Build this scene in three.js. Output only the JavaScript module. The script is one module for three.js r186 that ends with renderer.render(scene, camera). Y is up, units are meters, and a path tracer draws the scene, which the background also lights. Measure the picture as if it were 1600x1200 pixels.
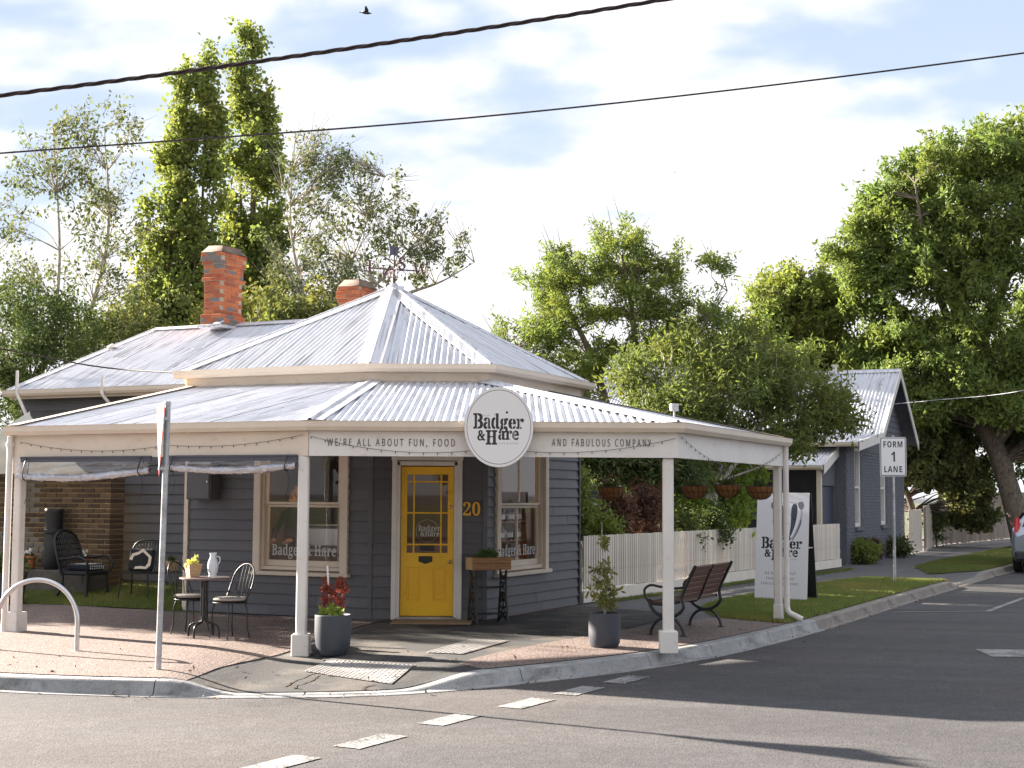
import * as THREE from 'three';
import { mergeGeometries, toCreasedNormals } from 'three/addons/utils/BufferGeometryUtils.js';
import { ConvexGeometry } from 'three/addons/geometries/ConvexGeometry.js';
import { MarchingCubes } from 'three/addons/objects/MarchingCubes.js';
import { FontLoader } from 'three/addons/loaders/FontLoader.js';

// ---------- camera, sky, sun, exposure ----------
const scene = new THREE.Scene();
const camera = new THREE.PerspectiveCamera(30.0, 4 / 3, 0.1, 900);
camera.position.set(0, 1.72, 0);
camera.rotation.order = 'YXZ';
camera.rotation.set(0.0779, 0, 0.0058);
const renderer = new THREE.WebGLRenderer({ antialias: true });
renderer.toneMapping = THREE.LinearToneMapping;
renderer.toneMappingExposure = 7.0;
renderer.shadowMap.enabled = true;

const SUN = new THREE.Vector3(-0.80, 0.35, -0.48).normalize();
const sun = new THREE.DirectionalLight(new THREE.Color(1, 0.89, 0.77), 4.3);
sun.position.copy(SUN).multiplyScalar(80).add(new THREE.Vector3(0, 0, -20));
sun.target.position.set(0, 0, -20); scene.add(sun, sun.target);
sun.castShadow = true; sun.shadow.radius = 1.3;
Object.assign(sun.shadow.camera, { left: -45, right: 45, top: 40, bottom: -40, near: 1, far: 220 });
sun.shadow.mapSize.set(4096, 4096);

const mul = (s) => () => { s |= 0; s = s + 0x6D2B79F5 | 0; let t = Math.imul(s ^ s >>> 15, 1 | s); t = t + Math.imul(t ^ t >>> 7, 61 | t) ^ t; return ((t ^ t >>> 14) >>> 0) / 4294967296; };
const hash3 = (x, y, z) => { let h = Math.imul(x, 374761393) ^ Math.imul(y, 668265263) ^ Math.imul(z, 2147483647 ^ 0x5bd1e995); h = Math.imul(h ^ h >>> 13, 1274126177); return ((h ^ h >>> 16) >>> 0) / 4294967296; };
function vnoise(x, y, z) {
  const xi = Math.floor(x), yi = Math.floor(y), zi = Math.floor(z); let fx = x - xi, fy = y - yi, fz = z - zi;
  fx = fx * fx * (3 - 2 * fx); fy = fy * fy * (3 - 2 * fy); fz = fz * fz * (3 - 2 * fz);
  const l = (a, b, t) => a + (b - a) * t;
  return l(l(l(hash3(xi, yi, zi), hash3(xi + 1, yi, zi), fx), l(hash3(xi, yi + 1, zi), hash3(xi + 1, yi + 1, zi), fx), fy),
    l(l(hash3(xi, yi, zi + 1), hash3(xi + 1, yi, zi + 1), fx), l(hash3(xi, yi + 1, zi + 1), hash3(xi + 1, yi + 1, zi + 1), fx), fy), fz);
}
function fbm(x, y, z, o) { let a = 0, w = 0.5, n = 0; for (let i = 0; i < o; i++) { a += w * vnoise(x, y, z); n += w; x = x * 2.03 + 11.3; y = y * 2.03 + 5.7; z = z * 2.03 + 3.1; w *= 0.5; } return a / n; }
const sstep = (a, b, x) => { const t = Math.min(1, Math.max(0, (x - a) / (b - a))); return t * t * (3 - 2 * t); };
{
  const W = 4096, Hh = 2048, data = new Float32Array(W * Hh * 4);
  for (let j = 0; j < Hh; j++) {
    const el = ((j + 0.5) / Hh - 0.5) * Math.PI, sy = Math.sin(el), cy = Math.cos(el);
    for (let i = 0; i < W; i++) {
      const k = (j * W + i) * 4;
      if (sy < -0.02) { data[k] = 0.07; data[k + 1] = 0.07; data[k + 2] = 0.07; data[k + 3] = 1; continue; }
      const az = ((i + 0.5) / W - 0.5) * 2 * Math.PI, dx = Math.cos(az) * cy, dz = Math.sin(az) * cy;
      const q = 1 / (Math.max(sy, 0) + 0.26), px = dx * q, pz = dz * q;
      const warp = fbm(px * 0.9 + 3, pz * 0.9, 1.5, 3) - 0.5;
      const big = fbm(px * 0.95 + warp * 0.9 + 14.2, pz * 0.95 + 4.6, 0.3, 3);
      const fine = fbm(px * 6.5 + warp * 2.5, pz * 8.5 + 2.2, 7.7, 6);
      let c = big * 0.62 + fine * 0.48;
      c = sstep(0.46, 0.63, c + 0.13 * (1 - sstep(0.02, 0.24, sy)));
      const up = sstep(0.0, 0.7, sy);
      const br = 0.113 - 0.05 * up, bg = 0.132 - 0.046 * up, bb = 0.158 - 0.032 * up;
      const w = 0.170 + 0.03 * (fine - 0.5);
      data[k] = br + (w * 1.0 - br) * c; data[k + 1] = bg + (w * 0.998 - bg) * c; data[k + 2] = bb + (w * 1.035 - bb) * c; data[k + 3] = 1;
    }
  }
  const sky = new THREE.DataTexture(data, W, Hh, THREE.RGBAFormat, THREE.FloatType);
  sky.mapping = THREE.EquirectangularReflectionMapping; sky.magFilter = THREE.LinearFilter; sky.minFilter = THREE.LinearFilter;
  sky.colorSpace = THREE.LinearSRGBColorSpace; sky.needsUpdate = true;
  scene.background = sky; scene.environment = sky;
}

// ---------- helpers ----------
const V = (x, y, z) => new THREE.Vector3(x, y, z);
const used = {};
function numbered(n) { const k = used[n] = (used[n] ?? -1) + 1; return k ? `${n}_${String(k).padStart(3, '0')}` : n; }
function thing(name, label, category, pos = [0, 0, 0], turn = 0, group) {
  const o = new THREE.Group(); o.name = numbered(name); o.position.set(...pos); o.rotation.y = turn; scene.add(o);
  o.userData = { label, category }; if (group) o.userData.group = group; return o;
}
function mesh(name, geo, mat, parent, pos, turn = 0) {
  const m = new THREE.Mesh(geo, mat); m.name = name; if (pos) m.position.set(...pos); m.rotation.y = turn; parent.add(m); return m;
}
// geometry written in world coordinates, hung on a group that has no rotation
function meshW(name, geo, mat, group) { const p = group.position; geo.translate(-p.x, -p.y, -p.z); return mesh(name, geo, mat, group); }
function single(name, geo, mat, label, category, pos, turn = 0, group) {
  const m = mesh(numbered(name), geo, mat, scene, pos, turn); m.userData = { label, category }; if (group) m.userData.group = group; return m;
}
function structure(name, geo, mat) { const m = mesh(numbered(name), geo, mat, scene); m.userData = { kind: 'structure' }; return m; }
function dup(o, label, pos, turn) { const c = o.clone(); c.name = numbered(o.name.replace(/_\d{3}$/, '')); c.userData = { ...o.userData, label }; c.position.set(...pos); c.rotation.y = turn; scene.add(c); return c; }

function uvm(g) { // uv in metres, by the dominant axis of each face
  if (g.index) g = g.toNonIndexed();
  const p = g.attributes.position, n = p.count, uv = new Float32Array(n * 2), A = V(), B = V(), C = V();
  for (let i = 0; i < n; i += 3) {
    A.fromBufferAttribute(p, i); B.fromBufferAttribute(p, i + 1).sub(A); C.fromBufferAttribute(p, i + 2).sub(A); B.cross(C);
    const x = Math.abs(B.x), y = Math.abs(B.y), z = Math.abs(B.z);
    for (let k = i; k < i + 3; k++) {
      const X = p.getX(k), Y = p.getY(k), Z = p.getZ(k);
      if (y >= x && y >= z) { uv[2 * k] = X; uv[2 * k + 1] = Z; } else if (x >= z) { uv[2 * k] = Z; uv[2 * k + 1] = Y; } else { uv[2 * k] = X; uv[2 * k + 1] = Y; }
    }
  }
  g.setAttribute('uv', new THREE.BufferAttribute(uv, 2));
  for (const k of Object.keys(g.attributes)) if (!['position', 'normal', 'uv', 'color'].includes(k)) g.deleteAttribute(k);
  return g;
}
const merge = (l) => mergeGeometries(l.map((g) => g.index ? g.toNonIndexed() : g), false);
const E3 = new THREE.Euler(), Q4 = new THREE.Quaternion(), M4 = new THREE.Matrix4();
function place(g, x = 0, y = 0, z = 0, rx = 0, ry = 0, rz = 0) { M4.compose(V(x, y, z), Q4.setFromEuler(E3.set(rx, ry, rz)), V(1, 1, 1)); return g.applyMatrix4(M4); }
const box = (w, h, d, x, y, z, rx, ry, rz) => place(uvm(new THREE.BoxGeometry(w, h, d)), x, y, z, rx, ry, rz);
// chamfered box
function cbox(w, h, d, b = 0.006, x, y, z, rx, ry, rz) {
  const pts = []; const X = w / 2, Y = h / 2, Z = d / 2; b = Math.min(b, X * 0.6, Y * 0.6, Z * 0.6);
  for (const sx of [-1, 1]) for (const sy of [-1, 1]) for (const sz of [-1, 1]) pts.push(V(sx * (X - b), sy * (Y - b), sz * Z), V(sx * (X - b), sy * Y, sz * (Z - b)), V(sx * X, sy * (Y - b), sz * (Z - b)));
  return place(uvm(new ConvexGeometry(pts)), x, y, z, rx, ry, rz);
}
const cyl = (r1, r2, h, x, y, z, n = 14, rx, ry, rz) => place(uvm(new THREE.CylinderGeometry(r1, r2, h, n)), x, y, z, rx, ry, rz);
function tube(pts, r, n = 7, seg, curved = true) {
  const P = pts.map((p) => p.isVector3 ? p : V(...p));
  let c; if (curved && P.length > 2) c = new THREE.CatmullRomCurve3(P); else { c = new THREE.CurvePath(); for (let i = 0; i + 1 < P.length; i++) c.add(new THREE.LineCurve3(P[i], P[i + 1])); }
  return uvm(new THREE.TubeGeometry(c, seg ?? (P.length - 1) * (curved ? 5 : 1) + 1, r, n));
}
function taper(pts, radii, n = 6, seg = 5) { // tapered limb along a smooth curve
  const c = new THREE.CatmullRomCurve3(pts), S = (pts.length - 1) * seg, pos = [], idx = [], fr = c.computeFrenetFrames(S);
  for (let i = 0; i <= S; i++) {
    const t = i / S, p = c.getPoint(t), f = t * (radii.length - 1), k = Math.min(radii.length - 2, Math.floor(f)), r = radii[k] + (radii[k + 1] - radii[k]) * (f - k);
    for (let j = 0; j < n; j++) { const a = j / n * 6.2832; pos.push(...p.clone().addScaledVector(fr.normals[i], Math.cos(a) * r).addScaledVector(fr.binormals[i], Math.sin(a) * r).toArray()); }
  }
  for (let i = 0; i < S; i++) for (let j = 0; j < n; j++) { const a = i * n + j, b = i * n + (j + 1) % n; idx.push(a, b, a + n, b, b + n, a + n); }
  const g = new THREE.BufferGeometry(); g.setAttribute('position', new THREE.Float32BufferAttribute(pos, 3)); g.setIndex(idx); g.computeVertexNormals(); return uvm(g);
}
function lathe(prof, n = 24, x, y, z) { return place(uvm(new THREE.LatheGeometry(prof.map((p) => new THREE.Vector2(...p)), n)), x, y, z); }
function extrude(pts, depth, bevel = 0, holes = [], x, y, z, rx, ry, rz) {
  const s = pts.isShape ? pts : new THREE.Shape(pts.map((p) => new THREE.Vector2(...p)));
  for (const h of holes) s.holes.push(new THREE.Path(h.map((p) => new THREE.Vector2(...p))));
  return place(uvm(new THREE.ExtrudeGeometry(s, { depth, bevelEnabled: bevel > 0, bevelSize: bevel, bevelThickness: bevel, bevelSegments: 1, bevelOffset: -bevel, curveSegments: 16 })), x, y, z, rx, ry, rz);
}
function rect(x0, y0, x1, y1) { return [[x0, y0], [x1, y0], [x1, y1], [x0, y1]]; }
function quads(list, uvs) { // list of [a,b,c,d] Vector3 quads, double-sided by the tracer
  const pos = [], uv = [];
  for (const [a, b, c, d] of list) for (const p of [a, b, c, a, c, d]) pos.push(p.x, p.y, p.z);
  const g = new THREE.BufferGeometry(); g.setAttribute('position', new THREE.Float32BufferAttribute(pos, 3)); g.computeVertexNormals(); return uvm(g);
}
// profile [[out, up]...] swept along a level polyline, outward = left-to-right turned to the viewer
function sweep(path, prof, closed = true) {
  const n = path.length, rings = [];
  for (let i = 0; i < n; i++) {
    const d = (a, b) => { const x = path[b][0] - path[a][0], z = path[b][2] - path[a][2], l = Math.hypot(x, z); return [-z / l, x / l]; };
    const n0 = d(Math.max(0, i - 1), Math.max(1, i)), n1 = d(Math.min(n - 2, i), Math.min(n - 1, i + 1)), mx = n0[0] + n1[0], mz = n0[1] + n1[1], k = 2 / (mx * mx + mz * mz);
    rings.push(prof.map(([o, u]) => V(path[i][0] + mx * k * o, path[i][1] + u, path[i][2] + mz * k * o)));
  }
  const q = []; const m = prof.length;
  for (let i = 0; i + 1 < n; i++) for (let j = 0; j < (closed ? m : m - 1); j++) q.push([rings[i][j], rings[i + 1][j], rings[i + 1][(j + 1) % m], rings[i][(j + 1) % m]]);
  if (closed) for (const r of [rings[0], rings[n - 1]]) for (let j = 1; j + 1 < m; j++) q.push([r[0], r[j], r[j + 1], r[j + 1]].slice(0, 4));
  return quads(q);
}
function loft(A, B, nv, hf, dy = 0) { // sheet between two polylines [[x,z]...] of equal length
  const n = A.length, pos = [], idx = [], uv = [];
  for (let i = 0; i < n; i++) for (let j = 0; j <= nv; j++) { const t = j / nv, x = A[i][0] + (B[i][0] - A[i][0]) * t, z = A[i][1] + (B[i][1] - A[i][1]) * t; pos.push(x, hf(x, z) + dy, z); uv.push(x, z); }
  for (let i = 0; i + 1 < n; i++) for (let j = 0; j < nv; j++) { const a = i * (nv + 1) + j; idx.push(a, a + nv + 1, a + 1, a + 1, a + nv + 1, a + nv + 2); }
  const g = new THREE.BufferGeometry(); g.setAttribute('position', new THREE.Float32BufferAttribute(pos, 3)); g.setAttribute('uv', new THREE.Float32BufferAttribute(uv, 2)); g.setIndex(idx); g.computeVertexNormals();
  if (g.attributes.normal.getY(0) < 0) { for (let i = 0; i < idx.length; i += 3) { const t = idx[i]; idx[i] = idx[i + 1]; idx[i + 1] = t; } g.setIndex(idx); g.computeVertexNormals(); }
  return g;
}
function resample(pl, n) { // even points along a polyline
  const L = [0]; for (let i = 1; i < pl.length; i++) L.push(L[i - 1] + Math.hypot(pl[i][0] - pl[i - 1][0], pl[i][1] - pl[i - 1][1]));
  const out = []; for (let k = 0; k < n; k++) { const s = L[L.length - 1] * k / (n - 1); let i = 1; while (i < L.length - 1 && L[i] < s) i++; const t = (s - L[i - 1]) / (L[i] - L[i - 1]); out.push([pl[i - 1][0] + (pl[i][0] - pl[i - 1][0]) * t, pl[i - 1][1] + (pl[i][1] - pl[i - 1][1]) * t]); } return out;
}

// ---------- textures and materials ----------
const tn = (x, y, p, s) => { const xi = Math.floor(x), yi = Math.floor(y); let fx = x - xi, fy = y - yi; fx = fx * fx * (3 - 2 * fx); fy = fy * fy * (3 - 2 * fy); const h = (a, b) => hash3(((a % p) + p) % p, ((b % p) + p) % p, s); const a = h(xi, yi), b = h(xi + 1, yi), c = h(xi, yi + 1), d = h(xi + 1, yi + 1); return a + (b - a) * fx + (c - a + (a - b - c + d) * fx) * fy; };
const tf = (u, v, f, o, s, ax = 1) => { let a = 0, w = 0.5, n = 0; for (let i = 0; i < o; i++) { const p = f << i; a += w * tn(u * p * ax, v * p, p * ax, s + i); n += w; w *= 0.55; } return a / n; };
function tex(size, metres, fn, srgb = true) { // fn(u,v) -> linear [r,g,b]
  const d = new Uint8Array(size * size * 4), enc = (c) => { c = Math.min(1, Math.max(0, c)); return 255 * (srgb ? (c <= 0.0031308 ? c * 12.92 : 1.055 * Math.pow(c, 1 / 2.4) - 0.055) : c); };
  for (let j = 0; j < size; j++) for (let i = 0; i < size; i++) { const c = fn(i / size, j / size), k = (j * size + i) * 4; d[k] = enc(c[0]); d[k + 1] = enc(c[1]); d[k + 2] = enc(c[2]); d[k + 3] = 255; }
  const t = new THREE.DataTexture(d, size, size); t.wrapS = t.wrapT = THREE.RepeatWrapping; t.magFilter = THREE.LinearFilter; t.repeat.set(1 / metres, 1 / metres); if (srgb) t.colorSpace = THREE.SRGBColorSpace; t.needsUpdate = true; return t;
}
const rgb = (r, g, b) => new THREE.Color().setRGB(r, g, b);
const std = (o) => new THREE.MeshStandardMaterial(o);
const flat = (r, g, b, rough = 0.7, o = {}) => std({ color: rgb(r, g, b), roughness: rough, ...o });
const gray = (k) => [k, k, k];
const T = {};
T.grain = tex(512, 1.3, (u, v) => { const a = tf(u, v, 128, 2, 3), b = tf(u, v, 12, 4, 9); const k = 0.62 + 0.75 * (a - 0.5) * 1.3 + 0.34 * (b - 0.5); return [k * 1.02, k, k * 0.98].map((x) => x * 1.0); });
T.grainB = tex(512, 1.3, (u, v) => gray(tf(u, v, 128, 2, 3)), false);
T.agg = tex(512, 0.9, (u, v) => { const a = tn(u * 90, v * 90, 90, 4), b = tn(u * 150 + 7, v * 150, 150, 8), c = tf(u, v, 8, 4, 5); const k = 0.5 + 0.75 * (a - 0.5) + 0.4 * (b - 0.5) + 0.25 * (c - 0.5); const w = b > 0.78 ? 0.25 : 0; return [0.335 * k + w * 0.5, 0.245 * k + w * 0.5, 0.208 * k + w * 0.5]; });
T.aggB = tex(512, 0.9, (u, v) => gray(tn(u * 90, v * 90, 90, 4)), false);
T.patch = tex(512, 2.6, (u, v) => { const a = tf(u, v, 160, 2, 6), b = tf(u, v, 5, 5, 2), k = 0.038 * (0.6 + 0.8 * a), d = sstep(0.42, 0.7, b) * 0.05; return [k + d * 1.25, k + d, k + d * 0.75]; });
T.conc = tex(512, 1.7, (u, v) => { const a = tf(u, v, 6, 5, 21), b = tf(u, v, 120, 2, 14), s = sstep(0.55, 0.75, tf(u, v, 9, 4, 31)); const k = 0.74 + 0.5 * (a - 0.5) + 0.3 * (b - 0.5) - 0.22 * s; return [k, k * 0.985, k * 0.96]; });
T.paint = tex(512, 1.1, (u, v) => { const a = tf(u, v, 5, 5, 41), b = tf(u, v, 60, 2, 43), c = tf(u, v, 4, 3, 44, 8); const k = 0.84 + 0.3 * (a - 0.5) + 0.12 * (b - 0.5) + 0.12 * (c - 0.5); return [k, k, k * 1.01]; });
T.trim = tex(512, 1.0, (u, v) => { const a = tf(u, v, 4, 5, 51), d = sstep(0.66, 0.76, tf(u, v, 14, 4, 57)); const k = 0.93 + 0.16 * (a - 0.5) - 0.05 * d; return [k, k * (1 - 0.04 * d), k * (1 - 0.1 * d)]; });
T.iron = tex(512, 2.4, (u, v) => { const a = tf(u, v, 6, 5, 61), s = tf(u, v, 3, 4, 66, 20), f = sstep(0.53, 0.66, tf(u, v, 3, 4, 63, 26) * 0.65 + 0.35 * a), r = sstep(0.58, 0.72, s); const k = 0.92 + 0.24 * (a - 0.5) - 0.30 * f - 0.16 * r; return [k * (1 + 0.02 * r), k * 0.99, k * (1.0 - 0.03 * r)]; });
T.worn = tex(512, 1.2, (u, v) => { const a = tf(u, v, 100, 2, 17), b = tf(u, v, 7, 4, 19), k = 0.085 + 0.20 * sstep(0.40, 0.60, a * 0.55 + b * 0.5); return [k, k * 0.98, k * 0.95]; });
T.brick = tex(256, 0.5, (u, v) => { const a = tf(u, v, 30, 3, 71), b = tf(u, v, 5, 4, 73); const k = 0.8 + 0.5 * (a - 0.5) + 0.4 * (b - 0.5); return [k, k * 0.97, k * 0.95]; });
T.wood = tex(512, 0.8, (u, v) => { const a = tf(u, v, 4, 4, 81), g = Math.sin((v * 24 + a * 5) * 6.283) * 0.5 + 0.5, b = tf(u, v, 2, 4, 83, 1), f = tn(u * 12, v * 160, 160, 3); const k = 0.72 + 0.18 * (g - 0.5) + 0.3 * (b - 0.5) + 0.25 * (f - 0.5); return [k, k * 0.95, k * 0.9]; });
T.bark = tex(256, 0.8, (u, v) => { const a = tn(u * 40, v * 8, 40, 5), b = tf(u, v, 8, 4, 93); const k = 0.7 + 0.6 * (a - 0.5) + 0.5 * (b - 0.5); return [k, k * 0.97, k * 0.93]; });
T.soil = tex(512, 3.1, (u, v) => { const a = tf(u, v, 90, 3, 16), b = tf(u, v, 5, 5, 12), d = sstep(0.5, 0.72, b); const k = 0.45 + 1.1 * a; return [(0.052 + 0.075 * d) * k, (0.078 + 0.028 * d) * k, (0.022 + 0.02 * d) * k]; });
const MAT = {
  machine: flat(0.30, 0.30, 0.31, 0.45, { metalness: 0.8 }),
  road: std({ map: T.grain, bumpMap: T.grainB, bumpScale: 0.004, color: rgb(0.094, 0.091, 0.096), roughness: 0.88, vertexColors: true }),
  agg: std({ map: T.agg, bumpMap: T.aggB, bumpScale: 0.004, roughness: 0.8 }),
  patch: std({ map: T.patch, bumpMap: T.grainB, bumpScale: 0.003, roughness: 0.9 }),
  path: std({ map: T.grain, bumpMap: T.grainB, bumpScale: 0.002, color: rgb(0.17, 0.17, 0.18), roughness: 0.9 }),
  kerb: std({ map: T.conc, color: rgb(0.40, 0.405, 0.415), roughness: 0.85, bumpMap: T.grainB, bumpScale: 0.0015 }),
  kerbOld: std({ map: T.conc, color: rgb(0.30, 0.27, 0.245), roughness: 0.9, bumpMap: T.grainB, bumpScale: 0.004 }),
  soil: std({ map: T.soil, roughness: 1 }),
  board: std({ map: T.paint, color: rgb(0.118, 0.117, 0.129), roughness: 0.55 }),
  boardDark: std({ map: T.paint, color: rgb(0.085, 0.086, 0.100), roughness: 0.6 }),
  cream: std({ map: T.trim, color: rgb(0.72, 0.62, 0.51), roughness: 0.55 }),
  white: std({ map: T.trim, color: rgb(0.76, 0.72, 0.68), roughness: 0.55 }),
  iron: std({ map: T.iron, color: rgb(0.65, 0.67, 0.715), roughness: 0.5, metalness: 0.1 }),
  ironWhite: std({ map: T.iron, color: rgb(0.66, 0.67, 0.71), roughness: 0.5, metalness: 0.1 }),
  yellow: std({ map: T.trim, color: rgb(0.98, 0.56, 0.012), roughness: 0.35 }),
  black: flat(0.014, 0.014, 0.016, 0.45), blackMetal: flat(0.02, 0.02, 0.022, 0.4, { metalness: 0.3 }),
  steel: flat(0.62, 0.62, 0.63, 0.28, { metalness: 1 }), galv: std({ map: T.conc, color: rgb(0.62, 0.64, 0.68), roughness: 0.42, metalness: 0.7 }),
  brass: flat(0.62, 0.48, 0.24, 0.3, { metalness: 1 }), gold: flat(0.86, 0.47, 0.05, 0.4),
  pot: flat(0.045, 0.05, 0.065, 0.55), terra: std({ map: T.brick, color: rgb(0.50, 0.19, 0.07), roughness: 0.85 }),
  timber: std({ map: T.wood, color: rgb(0.42, 0.21, 0.09), roughness: 0.6 }), slat: std({ map: T.wood, color: rgb(0.17, 0.085, 0.06), roughness: 0.55 }), pale: std({ map: T.wood, color: rgb(0.66, 0.47, 0.27), roughness: 0.7 }),
  earth: flat(0.035, 0.024, 0.016, 1), paintWhite: std({ map: T.conc, color: rgb(0.36, 0.35, 0.345), roughness: 0.7 }),
  glass: new THREE.MeshPhysicalMaterial({ color: 0xffffff, roughness: 0.0, transmission: 1, thickness: 0, ior: 1.5 }),
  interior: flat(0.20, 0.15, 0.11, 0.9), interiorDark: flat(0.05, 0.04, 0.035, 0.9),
  ink: flat(0.02, 0.02, 0.022, 0.7), inkGrey: flat(0.09, 0.085, 0.085, 0.7), decal: flat(0.5, 0.5, 0.5, 0.7), brickPaint: std({ map: T.paint, color: rgb(0.135, 0.14, 0.165), roughness: 0.7 }),
  mortar: flat(0.34, 0.29, 0.22, 1), bark: std({ map: T.bark, color: rgb(0.24, 0.20, 0.165), roughness: 1 }), barkPale: std({ map: T.bark, color: rgb(0.52, 0.48, 0.44), roughness: 0.9 }), barkDark: std({ map: T.bark, color: rgb(0.10, 0.08, 0.065), roughness: 1 }),
};
const font = await new FontLoader().loadAsync('fonts/droid/droid_sans_regular.typeface.json');
const fontB = await new FontLoader().loadAsync('fonts/droid/droid_sans_bold.typeface.json');
const fontS = await new FontLoader().loadAsync('fonts/droid/droid_serif_bold.typeface.json');
function lettering(str, f, size, depth, gap = 0, squeeze = 1) { // flat raised letters, origin at the left of the baseline
  const gs = []; let x = 0; const k = size / f.data.resolution;
  for (const ch of str) {
    const gl = f.data.glyphs[ch] ?? f.data.glyphs['?'];
    if (ch !== ' ') { const sh = f.generateShapes(ch, size); if (sh.length) { const g = uvm(new THREE.ExtrudeGeometry(sh, { depth, bevelEnabled: false, curveSegments: 5 })); g.translate(x / squeeze, 0, 0); g.scale(squeeze, 1, 1); gs.push(g); } }
    x += (gl.ha * k + gap) * squeeze;
  }
  const g = merge(gs); g.userData.width = x; return g;
}
const DASHES = [[[-1.62, -10.25]], [[-1.07, -11.2]], [[-0.5, -12.3]], [[0.15, -13.27]], [[0.67, -14.13]], [[1.2, -15.0]]].map(([c]) => [[c[0] - 0.16, c[1] + 0.29], [c[0] + 0.16, c[1] - 0.29], 0.25]);
DASHES.push([[6.32, -24.03], [8.01, -24.29], 0.08], [[8.01, -24.29], [9.81, -27.62], 0.1], [[5.8, -17.78], [9.2, -17.5], 0.85]);
// ---------- ground, road, pavement, kerb ----------
const AN = 25.5 * Math.PI / 180, CA = Math.cos(AN), SA = Math.sin(AN);
const U = [-CA, -SA], W_ = [SA, -CA], NL = [-SA, CA], NR = [CA, SA]; // along the streets, and the outward normals of the shop's two street walls
const PB = [-1.958, -20.08], PC = [-0.376, -20.08], PA = [PB[0] + U[0] * 3.147, PB[1] + U[1] * 3.147], PD = [PC[0] + W_[0] * 3.34, PC[1] + W_[1] * 3.34];
const KERB0 = [[-60, -40.2], [-30, -25.9], [-14, -18.2], [-9, -15.75], [-6.6, -14.62], [-4.95, -13.98], [-4.04, -13.76], [-3.3, -13.66], [-2.6, -13.63], [-1.62, -13.74], [-0.96, -13.98], [-0.18, -14.54], [0.48, -15.12], [1.43, -16.08], [2.47, -17.46], [4.12, -20.3], [5.31, -22.62], [6.84, -25.68], [9.42, -30.73], [11.01, -33.9], [13.56, -38.7], [20, -51.4], [45, -101], [90, -190]];
const KC = new THREE.CatmullRomCurve3(KERB0.map(([x, z]) => V(x, 0, z)), false, 'centripetal');
const KP = []; { const n = 1800; for (let i = 0; i <= n; i++) { const p = KC.getPoint(i / n); if (!KP.length || Math.hypot(p.x - KP[KP.length - 1][0], p.z - KP[KP.length - 1][1]) > 0.12) KP.push([p.x, p.z]); } }
const kerbTop = (x, z, d = 0) => { // height of the kerb's top, by place along it; the ramp widens with the distance d from it
  if (z > -16.2 - d * 0.4 && x < 1.2 + d * 0.3) return -0.03 - 0.128 * sstep(-3.25 - d * 0.35, -2.55 + d * 0.2, x) * (1 - sstep(-1.05 - d * 0.2, -0.2 + d * 0.3, x));
  return -0.03 - 0.10 * sstep(9.25, 9.6, x) * (1 - sstep(11.0, 11.5, x));
};
function nearestKerb(x, z) { let b = 1e9, bi = 0; for (let i = 0; i < KP.length; i += 4) { const d = (KP[i][0] - x) ** 2 + (KP[i][1] - z) ** 2; if (d < b) { b = d; bi = i; } } for (let i = Math.max(0, bi - 4); i < Math.min(KP.length, bi + 5); i++) { const d = (KP[i][0] - x) ** 2 + (KP[i][1] - z) ** 2; if (d < b) { b = d; bi = i; } } const seg = (i, j) => { const a = KP[i], c = KP[j]; if (!a || !c) return null; const ex = c[0] - a[0], ez = c[1] - a[1], t = Math.min(1, Math.max(0, ((x - a[0]) * ex + (z - a[1]) * ez) / (ex * ex + ez * ez))); const qx = a[0] + ex * t, qz = a[1] + ez * t; return [Math.hypot(qx - x, qz - z), qx, qz]; }; const s0 = seg(bi - 1, bi), s1 = seg(bi, bi + 1); return !s0 ? s1 : !s1 ? s0 : s0[0] < s1[0] ? s0 : s1; }
function ground(x, z) {
  const [d, kx, kz] = nearestKerb(x, z); let h = kerbTop(kx, kz, d) * Math.max(0, 1 - d / 6.2);
  const s = (x - PA[0]) * U[0] + (z - PA[1]) * U[1], p = -((x - PA[0]) * NL[0] + (z - PA[1]) * NL[1]);
  if (s > -0.5) h += 0.2 * sstep(0.2, 3.2, p) * sstep(-0.5, 0.4, s);
  return h;
}
const kn = (i) => { const a = KP[Math.max(0, i - 1)], b = KP[Math.min(KP.length - 1, i + 1)], x = b[0] - a[0], z = b[1] - a[1], l = Math.hypot(x, z); return [-z / l, x / l]; }; // towards the road
const offKerb = (o) => KP.map((p, i) => { const n = kn(i); return [p[0] + n[0] * o, p[1] + n[1] * o]; });
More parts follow.
